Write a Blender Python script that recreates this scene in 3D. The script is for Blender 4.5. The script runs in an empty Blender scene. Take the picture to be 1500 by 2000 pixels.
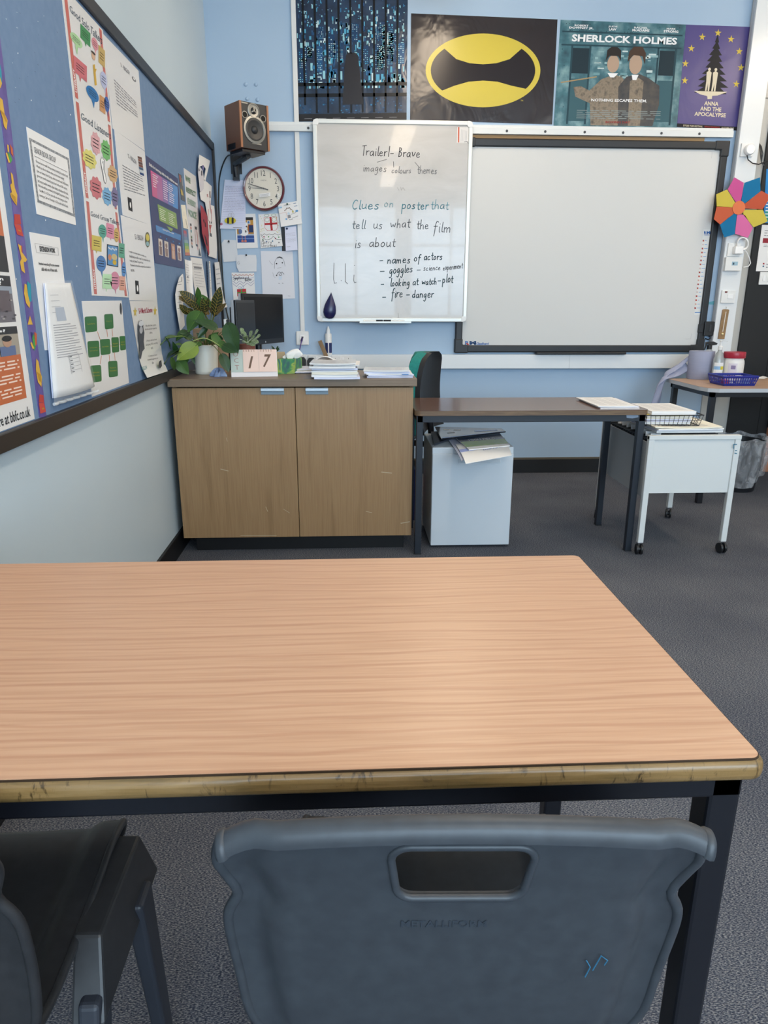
import bpy, bmesh, math, random
from mathutils import Vector, Matrix
random.seed(7)
SC = bpy.context.scene
COL = SC.collection

# ------------------------------------------------------------------ camera
FPX, CW, CH, CZ = 1380.0, 1500.0, 2000.0, 1.195
PIT, YAW, ROL = 0.28749, 0.05082, 0.00271
_cp, _sp, _cy, _sy = math.cos(PIT), math.sin(PIT), math.cos(YAW), math.sin(YAW)
FWD = Vector((_sy * _cp, _cy * _cp, -_sp))
_r0 = Vector((_cy, -_sy, 0)); _u0 = _r0.cross(FWD)
RGT = math.cos(ROL) * _r0 + math.sin(ROL) * _u0
UPV = -math.sin(ROL) * _r0 + math.cos(ROL) * _u0
CAMP = Vector((0, 0, CZ))
cam_data = bpy.data.cameras.new('camera')
cam_data.sensor_fit = 'VERTICAL'; cam_data.sensor_height = 36.0
cam_data.lens = 36.0 * FPX / CH
cam_data.clip_start = 0.02
cam = bpy.data.objects.new('camera', cam_data); COL.objects.link(cam)
m = Matrix((( RGT.x, UPV.x, -FWD.x, 0), (RGT.y, UPV.y, -FWD.y, 0), (RGT.z, UPV.z, -FWD.z, CZ), (0, 0, 0, 1)))
cam.matrix_world = m
SC.camera = cam

# ------------------------------------------------------------------ world, lights, exposure
world = bpy.data.worlds.new('world'); SC.world = world
world.use_nodes = True
world.node_tree.nodes['Background'].inputs[0].default_value = (0.75, 0.86, 1.0, 1)
world.node_tree.nodes['Background'].inputs[1].default_value = 1.2
SC.view_settings.view_transform = 'Standard'; SC.view_settings.look = 'None'
SC.view_settings.exposure = 0.10; SC.view_settings.gamma = 1.0
SC.view_settings.use_curve_mapping = False
try:
    SC.cycles.use_denoising = True
    SC.cycles.max_bounces = 8; SC.cycles.diffuse_bounces = 5; SC.cycles.glossy_bounces = 4
    SC.cycles.transparent_max_bounces = 8
    SC.cycles.sample_clamp_indirect = 6.0
except Exception:
    pass
XW, XR, YB, YF, ZT = -0.85, 5.2, 5.025, -2.6, 3.3        # left wall, right wall, back wall, wall behind the camera, ceiling
WINDOWS = [(-0.55, 0.85), (1.05, 2.45), (2.65, 4.05)]     # daylight windows in the wall behind the camera
WZ0, WZ1 = 0.95, 2.75
CEIL_LIGHTS = [(0.62, -1.1), (3.1, -1.1), (0.62, 1.5), (3.1, 1.5), (0.62, 3.95), (3.1, 3.95)]
LZ = 2.88                                                 # underside of the hanging light fittings
WIN_W, CEIL_E = 74.0, 16.5
for wx0, wx1 in WINDOWS:
    ld = bpy.data.lights.new('daylight', 'AREA'); ld.shape = 'RECTANGLE'
    ld.size = wx1 - wx0 - 0.06; ld.size_y = WZ1 - WZ0 - 0.06
    ld.energy = WIN_W; ld.color = (0.60, 0.81, 1.0)
    lo = bpy.data.objects.new('daylight', ld); COL.objects.link(lo)
    lo.location = ((wx0 + wx1) / 2, YF - 0.09, (WZ0 + WZ1) / 2)
    lo.rotation_euler = (math.radians(90), 0, 0)           # emits towards +Y, into the room

# ------------------------------------------------------------------ pixel helpers: a pixel of the photograph onto a real plane
def ray(px, py):
    return FWD + RGT * ((px - 750) / FPX) + UPV * ((1000 - py) / FPX)
def onY(px, py, Y):
    d = ray(px, py); return CAMP + d * (Y / d.y)
def onX(px, py, X):
    d = ray(px, py); return CAMP + d * (X / d.x)
def onZ(px, py, Z):
    d = ray(px, py); return CAMP + d * ((Z - CZ) / d.z)

# ------------------------------------------------------------------ materials
def lin(c):
    if isinstance(c, str):
        c = tuple(int(c[i:i + 2], 16) / 255 for i in (0, 2, 4))
    return tuple((x / 12.92 if x <= 0.04045 else ((x + 0.055) / 1.055) ** 2.4) for x in c) + (1.0,)
MATS = {}
def mat(name, col='808080', rough=0.6, metal=0.0, spec=0.5, alpha=1.0, emit=None, es=1.0, coat=0.0, trans=0.0):
    if name in MATS: return MATS[name]
    m_ = bpy.data.materials.new(name); m_.use_nodes = True
    b = m_.node_tree.nodes['Principled BSDF']
    b.inputs['Base Color'].default_value = lin(col)
    b.inputs['Roughness'].default_value = rough
    b.inputs['Metallic'].default_value = metal
    b.inputs['Specular IOR Level'].default_value = spec
    b.inputs['Alpha'].default_value = alpha
    b.inputs['Coat Weight'].default_value = coat
    b.inputs['Transmission Weight'].default_value = trans
    if emit:
        b.inputs['Emission Color'].default_value = lin(emit); b.inputs['Emission Strength'].default_value = es
    MATS[name] = m_
    return m_
def nodes_of(m_):
    nt = m_.node_tree; return nt, nt.nodes, nt.links, nt.nodes['Principled BSDF']
def tex_coord(nt, scale=(1, 1, 1), rot=(0, 0, 0), kind='Object'):
    tc = nt.nodes.new('ShaderNodeTexCoord'); mp = nt.nodes.new('ShaderNodeMapping')
    mp.inputs['Scale'].default_value = scale; mp.inputs['Rotation'].default_value = rot
    nt.links.new(tc.outputs[kind], mp.inputs['Vector']); return mp.outputs['Vector']
def noise(nt, vec, scale, detail=4, rough=0.5, dist=0.0):
    n = nt.nodes.new('ShaderNodeTexNoise'); n.inputs['Scale'].default_value = scale
    n.inputs['Detail'].default_value = detail; n.inputs['Roughness'].default_value = rough
    n.inputs['Distortion'].default_value = dist
    nt.links.new(vec, n.inputs['Vector']); return n.outputs['Fac']
def ramp(nt, fac, stops):
    r = nt.nodes.new('ShaderNodeValToRGB'); e = r.color_ramp.elements
    while len(e) < len(stops): e.new(0.5)
    for el, (p, c) in zip(e, stops): el.position = p; el.color = lin(c)
    nt.links.new(fac, r.inputs['Fac']); return r.outputs['Color']
def bump(nt, fac, strength, dist, b):
    bn = nt.nodes.new('ShaderNodeBump'); bn.inputs['Strength'].default_value = strength
    bn.inputs['Distance'].default_value = dist
    nt.links.new(fac, bn.inputs['Height']); nt.links.new(bn.outputs['Normal'], b.inputs['Normal'])
def mixc(nt, a, b_, fac, mode='MIX'):
    mx = nt.nodes.new('ShaderNodeMix'); mx.data_type = 'RGBA'; mx.blend_type = mode
    if isinstance(fac, float): mx.inputs[0].default_value = fac
    else: nt.links.new(fac, mx.inputs[0])
    for s, i in ((a, 6), (b_, 7)):
        if isinstance(s, tuple): mx.inputs[i].default_value = s
        else: nt.links.new(s, mx.inputs[i])
    return mx.outputs[2]
def noisy(name, stops, scale, vscale=(1, 1, 1), rough=0.6, spec=0.5, detail=4, dist=0.0, bmp=0.0, bdist=0.002, metal=0.0, coat=0.0, nrough=0.5):
    if name in MATS: return MATS[name]
    m_ = mat(name, rough=rough, spec=spec, metal=metal, coat=coat)
    nt, N, L, b = nodes_of(m_)
    v = tex_coord(nt, vscale); f = noise(nt, v, scale, detail, nrough, dist)
    L.new(ramp(nt, f, stops), b.inputs['Base Color'])
    if bmp: bump(nt, f, bmp, bdist, b)
    return m_

# ------------------------------------------------------------------ mesh builder
class MB:
    def __init__(s): s.v = []; s.f = []; s.fm = []; s.m = []
    def mi(s, m_):
        if m_ not in s.m: s.m.append(m_)
        return s.m.index(m_)
    def add(s, vs, fs, m_):
        o = len(s.v); s.v += [Vector(p) for p in vs]; k = s.mi(m_)
        for f in fs: s.f.append([i + o for i in f]); s.fm.append(k)
        return s
    def box(s, x0, x1, y0, y1, z0, z1, m_, M=None):
        vs = [Vector((x, y, z)) for z in (z0, z1) for y in (y0, y1) for x in (x0, x1)]
        if M is not None: vs = [M @ p for p in vs]
        return s.add(vs, [(0, 2, 3, 1), (4, 5, 7, 6), (0, 1, 5, 4), (2, 6, 7, 3), (0, 4, 6, 2), (1, 3, 7, 5)], m_)
    def poly(s, pts, m_): return s.add(pts, [list(range(len(pts)))], m_)
    def prism(s, pts, vec, m_):
        n = len(pts); vec = Vector(vec); vs = [Vector(p) for p in pts] + [Vector(p) + vec for p in pts]
        fs = [list(range(n)), list(range(2 * n - 1, n - 1, -1))] + [(i, (i + 1) % n, n + (i + 1) % n, n + i) for i in range(n)]
        return s.add(vs, fs, m_)
    def tube(s, pts, r, m_, n=8, cap=True):
        pts = [Vector(p) for p in pts]; N_ = len(pts); rs = r if isinstance(r, (list, tuple)) else [r] * N_
        vs = []; fs = []; ref = None
        for i, p in enumerate(pts):
            t = (pts[min(i + 1, N_ - 1)] - pts[max(i - 1, 0)]).normalized()
            if ref is None: ref = t.orthogonal().normalized()
            ref = (ref - t * ref.dot(t)); ref = ref.normalized() if ref.length > 1e-6 else t.orthogonal().normalized()
            q = t.cross(ref)
            vs += [p + (ref * math.cos(a) + q * math.sin(a)) * rs[i] for a in [2 * math.pi * k / n for k in range(n)]]
        for i in range(N_ - 1):
            for k in range(n):
                fs.append((i * n + k, i * n + (k + 1) % n, (i + 1) * n + (k + 1) % n, (i + 1) * n + k))
        if cap: fs += [list(range(n - 1, -1, -1)), list(range((N_ - 1) * n, N_ * n))]
        return s.add(vs, fs, m_)
    def bar(s, a, b, w, h, m_, up=(0, 0, 1)):
        a = Vector(a); b = Vector(b); t = (b - a).normalized(); u = Vector(up)
        r = t.cross(u).normalized(); u = r.cross(t)
        vs = [p + r * sx * w / 2 + u * sz * h / 2 for p in (a, b) for sx, sz in ((-1, -1), (1, -1), (1, 1), (-1, 1))]
        return s.add(vs, [(3, 2, 1, 0), (4, 5, 6, 7), (0, 1, 5, 4), (1, 2, 6, 5), (2, 3, 7, 6), (3, 0, 4, 7)], m_)
    def lathe(s, prof, c, m_, n=24, M=None, cap=(True, True)):
        c = Vector(c); vs = []; fs = []; k = len(prof)
        for r, z in prof:
            for a in range(n):
                p = Vector((r * math.cos(2 * math.pi * a / n), r * math.sin(2 * math.pi * a / n), z))
                vs.append(c + (M @ p if M is not None else p))
        for i in range(k - 1):
            for a in range(n):
                fs.append((i * n + a, i * n + (a + 1) % n, (i + 1) * n + (a + 1) % n, (i + 1) * n + a))
        if cap[0]: fs.append(list(range(n - 1, -1, -1)))
        if cap[1]: fs.append(list(range((k - 1) * n, k * n)))
        return s.add(vs, fs, m_)
    def ball(s, c, r, m_, n=12, M=None):
        r = r if isinstance(r, (tuple, list)) else (r, r, r); c = Vector(c); h = n // 2; vs = []; fs = []
        for i in range(1, h):
            th = math.pi * i / h
            for k in range(n):
                p = Vector((r[0] * math.sin(th) * math.cos(2 * math.pi * k / n), r[1] * math.sin(th) * math.sin(2 * math.pi * k / n), r[2] * math.cos(th)))
                vs.append(c + (M @ p if M is not None else p))
        t = Vector((0, 0, r[2])); t = M @ t if M is not None else t
        vs += [c + t, c - t]; T = len(vs) - 2
        for i in range(h - 2):
            for k in range(n): fs.append((i * n + k, (i + 1) * n + k, (i + 1) * n + (k + 1) % n, i * n + (k + 1) % n))
        for k in range(n):
            fs.append((T, k, (k + 1) % n)); fs.append((T + 1, (h - 2) * n + (k + 1) % n, (h - 2) * n + k))
        return s.add(vs, fs, m_)
    def grid(s, fn, nu, nv, m_):
        vs = [fn(i / nu, j / nv) for j in range(nv + 1) for i in range(nu + 1)]
        fs = [(j * (nu + 1) + i, j * (nu + 1) + i + 1, (j + 1) * (nu + 1) + i + 1, (j + 1) * (nu + 1) + i) for j in range(nv) for i in range(nu)]
        return s.add(vs, fs, m_)
    def build(s, name, parent=None, smooth=None, bevel=0.0, seg=2, solid=0.0, normals=True, org=None):
        me = bpy.data.meshes.new(name)
        if parent is not None: o0 = wloc(parent)
        elif org is not None: o0 = Vector(org)
        else:
            xs = [p.x for p in s.v]; ys = [p.y for p in s.v]; zs = [p.z for p in s.v]
            o0 = Vector(((min(xs) + max(xs)) / 2, (min(ys) + max(ys)) / 2, min(zs)))
        me.from_pydata([p - o0 for p in s.v], [], s.f)
        for m_ in s.m: me.materials.append(m_)
        me.polygons.foreach_set('material_index', s.fm)
        if normals:
            bm = bmesh.new(); bm.from_mesh(me); bmesh.ops.recalc_face_normals(bm, faces=bm.faces); bm.to_mesh(me); bm.free()
        if smooth is not None:
            me.polygons.foreach_set('use_smooth', [True] * len(me.polygons))
            me.set_sharp_from_angle(angle=math.radians(smooth))
        me.update()
        o = bpy.data.objects.new(name, me); COL.objects.link(o)
        if parent is not None: o.parent = parent
        else: o.location = o0
        if solid:
            md = o.modifiers.new('thick', 'SOLIDIFY'); md.thickness = solid; md.offset = 0
        if bevel:
            md = o.modifiers.new('bevel', 'BEVEL'); md.width = bevel; md.segments = seg; md.limit_method = 'ANGLE'
            md.angle_limit = math.radians(40)
        return o
def wloc(o):
    p = Vector(o.location)
    while o.parent is not None: o = o.parent; p = p + Vector(o.location)
    return p
def tag(o, label=None, cat=None, group=None, kind=None):
    if label: o['label'] = label
    if cat: o['category'] = cat
    if group: o['group'] = group
    if kind: o['kind'] = kind
    return o
def thing(name, label, cat, loc, group=None):
    o = bpy.data.objects.new(name, None); COL.objects.link(o); o.location = loc; o.empty_display_size = 0.05
    return tag(o, label, cat, group)
def struct(o): o['kind'] = 'structure'; return o

# ------------------------------------------------------------------ lettering
_TX = {}
def text_geo(s, bold=0.0, shear=0.0):
    k = (s, bold, shear)
    if k in _TX: return _TX[k]
    cu = bpy.data.curves.new('t', 'FONT'); cu.body = s; cu.resolution_u = 2; cu.offset = bold; cu.shear = shear
    ob = bpy.data.objects.new('t', cu); me = ob.to_mesh()
    vs = [(v.co.x, v.co.y) for v in me.vertices]; fs = [list(p.vertices) for p in me.polygons]
    ob.to_mesh_clear(); bpy.data.objects.remove(ob); bpy.data.curves.remove(cu)
    x0 = min(v[0] for v in vs); x1 = max(v[0] for v in vs); y0 = min(v[1] for v in vs); y1 = max(v[1] for v in vs)
    _TX[k] = ([((x - x0) / (x1 - x0 + 1e-9), (y1 - y) / (y1 - y0 + 1e-9)) for x, y in vs], fs, x1 - x0, y1 - y0)
    return _TX[k]
# single-stroke handwriting: x 0..1, baseline 0, x-height 1, ascender 2, descender -1
HW = {
 'a': '.9,.95 .5,1 .1,.7 .1,.2 .4,0 .8,.3 .9,.95 .9,.2 1.05,0', 'b': '.1,2 .1,0|.1,.7 .5,1 .85,.7 .85,.25 .45,0 .1,.2',
 'c': '.85,.85 .5,1 .1,.6 .15,.15 .5,0 .9,.2', 'd': '.85,.8 .5,1 .1,.6 .15,.15 .5,0 .85,.4|.85,2 .85,.2 1,0',
 'e': '.1,.5 .85,.6 .7,.95 .35,1 .1,.6 .2,.1 .55,0 .95,.2', 'f': '.9,1.8 .65,2 .4,1.7 .35,0 .3,-.8|.05,1 .8,1.05',
 'g': '.85,.9 .45,1 .1,.6 .2,.1 .6,.15 .85,.9 .8,-.5 .5,-1 .1,-.7', 'h': '.1,2 .1,0|.1,.6 .5,1 .8,.75 .85,0',
 'i': '.3,1 .3,.1 .45,0|.3,1.5 .36,1.5', 'k': '.1,2 .1,0|.8,1 .12,.45 .85,0', 'l': '.3,2 .25,.2 .4,0 .55,.1',
 'm': '.05,1 .08,0|.08,.6 .3,1 .45,.8 .45,0|.45,.6 .7,1 .88,.8 .9,0', 'n': '.1,1 .1,0|.1,.6 .5,1 .8,.75 .85,0',
 'o': '.5,1 .12,.7 .15,.2 .5,0 .85,.3 .85,.75 .5,1', 'p': '.1,1 .12,-1|.1,.7 .5,1 .85,.7 .8,.2 .45,0 .12,.2',
 'r': '.1,1 .12,0|.12,.6 .4,.95 .8,.95', 's': '.8,.9 .45,1 .2,.8 .4,.55 .75,.4 .75,.1 .4,0 .1,.1',
 't': '.4,1.7 .38,.2 .6,0 .8,.1|.05,1.05 .85,1.1', 'u': '.1,1 .12,.25 .4,0 .8,.3|.85,1 .85,.2 1,0',
 'v': '.1,1 .45,0 .9,1', 'w': '.05,1 .25,0 .5,.8 .75,0 .95,1', 'x': '.1,1 .85,0|.85,1 .1,0', 'y': '.1,1 .2,.4 .5,.3 .85,1|.85,1 .7,-.4 .4,-1 .1,-.8',
 'T': '.05,1.9 1,2.05|.5,1.95 .5,0', 'B': '.15,2 .15,0|.1,2 .6,1.9 .65,1.4 .2,1.1 .8,.9 .8,.2 .1,0', 'C': '.9,1.7 .5,2 .1,1.3 .1,.5 .5,0 .95,.3',
 'M': '.05,0 .1,2 .5,.8 .9,2 .95,0', '1': '.3,2 .3,0', '-': '.1,.6 .9,.65', '=': '.1,.75 .8,.8|.1,.5 .8,.5', '.': '.3,0 .38,.05',
 'I': '.4,2 .4,0', 'S': '.9,1.8 .5,2 .15,1.6 .8,.7 .7,.1 .1,.1',
}
def bil(q, u, v):
    a, b, c, d = q
    return a.lerp(b, u).lerp(d.lerp(c, u), v)
def sq(quad, plane, off=0.0):
    """pixel quad (tl, tr, br, bl) -> points on the plane ('B', Y) / ('L', X), pushed off towards the room"""
    k, c = plane
    if k == 'B': return [onY(x, y, c - off) for x, y in quad]
    return [onX(x, y, c + off) for x, y in quad]
def R4(x0, y0, x1, y1): return [(x0, y0), (x1, y0), (x1, y1), (x0, y1)]
def L4(x0, y0, x1, y1):
    """pixel bounding box -> the skewed quad of a rectangle lying on the left wall"""
    cx, cy = (x0 + x1) / 2, (y0 + y1) / 2; sl = (585 - cy) / (678 - cx); w = x1 - x0; h = max((y1 - y0) - abs(sl) * w, (y1 - y0) * 0.35)
    def yy(x, s): return cy + s * h / 2 + sl * (x - cx)
    ln = lambda y: -(y - cy) * (cx - 700) / 4900
    return [(x0, yy(x0, -1)), (x1, yy(x1, -1)), (x1, yy(x1, 1)), (x0, yy(x0, 1))]
class Sheet:
    """one sheet of paper or a board face on a wall plane; printed layers sit a hair in front of it"""
    def __init__(s, plane, off): s.pl = plane; s.off = off
    def q(s, quad, k=1): return sq(quad, s.pl, s.off + 0.0005 * k)
    def p(s, pts, k=1): return sq(pts, s.pl, s.off + 0.0005 * k)
    def fill(s, b, quad, m_, k=1): b.poly(s.q(quad, k), m_)
    def sub(s, quad, u0, v0, u1, v1):
        Q = [Vector((x, y, 0)) for x, y in quad]
        return [tuple(bil(Q, u, v)[:2]) for u, v in ((u0, v0), (u1, v0), (u1, v1), (u0, v1))]
    def ell(s, b, quad, m_, k=1, n=20, sup=1.0, wob=0.0, wn=9):
        Q = s.q(quad, k); pts = []
        for i in range(n):
            a = 2 * math.pi * i / n; r = 0.5 * (1 + wob * math.cos(wn * a)); c_, s_ = math.cos(a), math.sin(a)
            c_ = math.copysign(abs(c_) ** sup, c_); s_ = math.copysign(abs(s_) ** sup, s_)
            pts.append(bil(Q, 0.5 + r * c_, 0.5 + r * s_))
        b.poly(pts, m_)
    def text(s, b, t, quad, m_, k=2, bold=0.0, shear=0.0):
        vs, fs, w, h = text_geo(t, bold, shear); Q = s.q(quad, k)
        b.add([bil(Q, u, v) for u, v in vs], fs, m_)
    def block(s, b, lines, quad, m_, k=2, bold=0.0, align='L', lead=0.72):
        n = len(lines); W = max(text_geo(t, bold)[2] for t in lines if t)
        for i, t in enumerate(lines):
            if not t: continue
            w = text_geo(t, bold)[2] / W; u0 = 0 if align == 'L' else (1 - w) / 2
            s.text(b, t, s.sub(quad, u0, (i + (1 - lead) / 2) / n, u0 + w, (i + (1 + lead) / 2) / n), m_, k, bold)
    def lines(s, b, quad, n, m_, k=2, th=0.35, seed=1, brk=True):
        """n rows of illegible small print: broken dashes"""
        rd = random.Random(seed)
        for i in range(n):
            end = 1 if i % 4 != 3 else rd.uniform(.4, .9); u = 0
            while u < end:
                w = rd.uniform(.06, .2) if brk else end
                s.fill(b, s.sub(quad, u, (i + .5 - th / 2) / n, min(u + w, end), (i + .5 + th / 2) / n), m_, k); u += w + .03
    def stroke(s, b, pts, m_, w=1.2, k=2, quad=None):
        """a drawn line through pixel points (or through 0..1 points of a quad), w pixels wide"""
        if quad is not None:
            Q = [Vector((x, y, 0)) for x, y in quad]; pts = [tuple(bil(Q, u, v)[:2]) for u, v in pts]
        for (xa, ya), (xb, yb) in zip(pts, pts[1:]):
            d = math.hypot(xb - xa, yb - ya)
            if d < 1e-6: continue
            ex, ey = (xb - xa) / d * w * .3, (yb - ya) / d * w * .3; nx, ny = -(yb - ya) / d * w / 2, (xb - xa) / d * w / 2
            b.poly(s.p([(xa - ex + nx, ya - ey + ny), (xb + ex + nx, yb + ey + ny), (xb + ex - nx, yb + ey - ny), (xa - ex - nx, ya - ey - ny)], k), m_)
    def hand(s, b, t, x, y, xh, adv, m_, w=1.2, slope=0.0, k=2, seed=3, slant=.12):
        """handwriting: x-height xh and letter advance adv in pixels, starting on the baseline at (x, y)"""
        rd = random.Random(seed)
        for ch in t:
            g = HW.get(ch)
            if g:
                jy = rd.uniform(-.08, .08) * xh; sc = rd.uniform(.92, 1.08)
                for st in g.split('|'):
                    P_ = [tuple(map(float, c.split(','))) for c in st.split()]
                    P_ = [(x + (a * (1.1 if ch in 'mw' else .8) + c * slant) * adv * sc, y + jy - c * xh * sc + slope * (a * adv)) for a, c in P_]
                    # round the corners once
                    Qn = [P_[0]]
                    for p0, p1 in zip(P_, P_[1:]):
                        Qn += [(p0[0] * .75 + p1[0] * .25, p0[1] * .75 + p1[1] * .25), (p0[0] * .25 + p1[0] * .75, p0[1] * .25 + p1[1] * .75)]
                    Qn.append(P_[-1]); s.stroke(b, Qn, m_, w, k)
            a = adv * (.5 if ch in 'il1.I' else 1.35 if ch in 'mw' else .75 if ch in 'tfr' else .8 if ch == ' ' else 1)
            x += a; y += slope * a
def paper(name, label, cat, plane, off, quad, m_, group=None, curl=0.0, poly=None, thick=0.0012, curl_side='r'):
    """a sheet pinned to a wall plane: a closed slab with slightly lifted edges"""
    S = Sheet(plane, off); b = MB()
    n = Vector((0, -1, 0)) if plane[0] == 'B' else Vector((1, 0, 0))
    if poly is not None:
        P_ = sq(poly, plane, off); b.prism(P_, -n * thick, m_)
    else:
        Q = sq(quad, plane, off)
        if curl:
            def fn(u, v):
                d = {'r': max(0, u - .6) / .4, 'l': max(0, .4 - u) / .4, 'b': max(0, v - .7) / .3, 't': max(0, .3 - v) / .3}[curl_side]
                return bil(Q, u, v) + n * curl * d * d
            b.grid(fn, 8, 8, m_); b.grid(lambda u, v: fn(u, v) - n * thick, 8, 8, m_)
        else: b.prism(Q, -n * thick, m_)
    o = b.build(name, smooth=40 if curl else None, normals=not curl)
    return tag(o, label, cat, group), S

# ================================================================== MATERIALS
PAINT_B = noisy('paint_blue_back', [(0.3, 'a3bad1'), (0.7, 'a9bfd5')], 1.5, rough=0.45, spec=0.3)
PAINT_L = noisy('paint_blue_left', [(0.3, 'b9c8d1'), (0.7, 'c0ced6')], 1.2, rough=0.4, spec=0.35)
PAINT_W = mat('paint_cream_room', 'd8d6d0', 0.6)
CEILM = mat('ceiling_white', 'e8e6e0', 0.7)
BLACKG = mat('black_gloss_paint', '0c0c0e', 0.5)
BLACKW = noisy('dark_stained_wood', [(0.3, '1e1a18'), (0.7, '28221f')], 6, (1, 0.1, 1), rough=0.35)
BLACKM = mat('black_powder_metal', '15161c', 0.35)
NAVYM = mat('dark_blue_grey_metal', '20262f', 0.4)
BLACKP = mat('black_plastic', '1a1b1d', 0.4)
WHITEP = mat('white_plastic', 'e4e4e2', 0.35)
WHITEM = mat('white_powder_metal', 'd0d2d0', 0.4)
PAPER = mat('white_paper', 'e6e5e4', 0.75, spec=0.2)
PAPERG = mat('paper_in_gloss_sleeve', 'e2e0de', 0.22)
PAPERL = mat('lilac_paper', 'd9dcee', 0.75, spec=0.2)
PAPERC = mat('cream_paper', 'e9e3d2', 0.75, spec=0.2)
CARD = mat('thick_card', 'd8dade', 0.8, spec=0.2)
CHROME = mat('chrome', 'd5dde2', 0.18, 1.0); PULLM = mat('pale_satin_metal', 'd3e2ee', .3, .35)
INK = mat('black_ink', '2b2b2e', 0.7, spec=0.2)
INKG = mat('grey_print', '8b8b90', 0.7, spec=0.2)
INKL = mat('pale_grey_print', 'b4b4b8', 0.7, spec=0.2)
WHITEI = mat('white_print', 'f0f0f0', 0.6, spec=0.2)
def C(hexs, rough=0.6, spec=0.3): return mat('colour_' + hexs + ('_g' if rough < .4 else ''), hexs, rough, spec=spec)

# carpet: short looped pile, dark blue and pale grey flecks
CARPET = mat('carpet', rough=0.95, spec=0.1)
nt, N, Lk, b = nodes_of(CARPET)
v = tex_coord(nt, (1, 1, 1)); v2 = tex_coord(nt, (0.6, 1.7, 1))
f1 = noise(nt, v2, 330, 2, 0.6); f2 = noise(nt, v, 2.2, 3)
c1 = ramp(nt, f1, [(0.36, '394052'), (0.5, '6f7480'), (0.64, 'b9b7b5')])
c2 = ramp(nt, f2, [(0.3, 'b8b8bc'), (0.7, 'd8d6d4')])
Lk.new(mixc(nt, c1, c2, 1.0, 'MULTIPLY'), b.inputs['Base Color']); bump(nt, f1, 0.9, 0.004, b)

# beech laminate
def wood(name, base, dark, light, axis='X', rough=0.35, sc=1.0, coat=0.0, cath=0.0):
    if name in MATS: return MATS[name]
    m_ = mat(name, rough=rough, coat=coat); nt, N, L, b = nodes_of(m_)
    s_ = {'X': (0.9, 14, 14), 'Z': (14, 14, 0.9)}[axis]
    v = tex_coord(nt, tuple(k * sc for k in s_))
    f = noise(nt, v, 2.2, 6, 0.55, 0.2)
    v3 = tex_coord(nt, tuple(k * sc * (9 if k > 5 else 4) for k in s_)); f3 = noise(nt, v3, 2.0, 2, 0.5)
    col = ramp(nt, f, [(0.25, dark), (0.45, base), (0.62, base), (0.8, light)])
    fine = ramp(nt, f3, [(0.35, 'e2d6d0'), (0.6, 'ffffff')])
    out = mixc(nt, col, fine, 0.45, 'MULTIPLY')
    if cath:
        w = nt.nodes.new('ShaderNodeTexWave'); w.wave_type = 'BANDS'; w.bands_direction = 'Y'
        w.inputs['Scale'].default_value = 7.0; w.inputs['Distortion'].default_value = 5.5; w.inputs['Detail'].default_value = 2.0
        w.inputs['Detail Scale'].default_value = 0.7
        nt.links.new(tex_coord(nt, (0.55, 1.5, 1)), w.inputs['Vector'])
        out = mixc(nt, out, ramp(nt, w.outputs['Fac'], [(0.0, 'dfc8bc'), (0.18, 'ffffff'), (1.0, 'f6efea')]), cath, 'MULTIPLY')
    L.new(out, b.inputs['Base Color']); return m_
BEECH = wood('beech_laminate', 'cba283', 'c89f80', 'cea586', 'X', 0.36, 1.0, cath=0.45)
BEECHP = wood('pale_beech', 'b99a80', 'a98a70', 'c8aa90', 'X', 0.4)
OAKZ = wood('brown_veneer_upright', '9a7b57', '886a48', 'a58763', 'Z', 0.42, 0.7)
OAKX = wood('brown_veneer_top', '7d6a56', '6c5a48', '8a7763', 'X', 0.4, 0.8)
MAHOG = wood('dark_table_laminate', '6b5247', '5c463c', '755c50', 'X', 0.2, 0.9)
LIPW = mat('varnished_lip', rough=0.28); nt, N, Lk, b = nodes_of(LIPW)
v = tex_coord(nt, (3, 30, 30)); f = noise(nt, v, 3, 6, 0.6, 0.4)
v2 = tex_coord(nt, (40, 6, 12), (0, 0, 0.5)); f2 = noise(nt, v2, 1.6, 5, 0.7, 1.2)
Lk.new(mixc(nt, ramp(nt, f, [(0.3, '65502f'), (0.5, '83663e'), (0.7, '93764e')]), ramp(nt, f2, [(0.34, '40382e'), (0.43, 'ffffff')]), 0.75, 'MULTIPLY'), b.inputs['Base Color'])
bump(nt, f2, 0.25, 0.001, b)
FELT = noisy('notice_board_felt', [(0.3, '6c84a3'), (0.7, '738aa8')], 40, rough=0.85, spec=0.15, bmp=0.15, bdist=0.001)

# ================================================================== SETTING
b = MB(); b.box(XW - .1, XR + .1, YF - .3, YB + .1, -0.1, 0, CARPET); struct(b.build('floor', org=(0, 0, 0)))
b = MB(); b.box(XW - .1, XR + .1, YF - .3, YB + .1, ZT, ZT + .1, CEILM); struct(b.build('ceiling'))
b = MB(); b.box(XW - .1, XR + .1, YB, YB + .1, 0, ZT, PAINT_B); struct(b.build('wall_back'))
b = MB(); b.box(XW - .1, XW, YF - .2, YB, 0, ZT, PAINT_L); struct(b.build('wall_left'))
b = MB(); b.box(XR, XR + .1, YF - .2, YB, 0, ZT, PAINT_W); struct(b.build('wall_right'))
b = MB()
y0, y1 = YF - .18, YF
b.box(XW, XR, y0, y1, 0, WZ0, PAINT_W); b.box(XW, XR, y0, y1, WZ1, ZT, PAINT_W)
xs = [XW] + [x for w in WINDOWS for x in w] + [XR]
for i in range(0, len(xs), 2): b.box(xs[i], xs[i + 1], y0, y1, WZ0, WZ1, PAINT_W)
struct(b.build('wall_front'))
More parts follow.
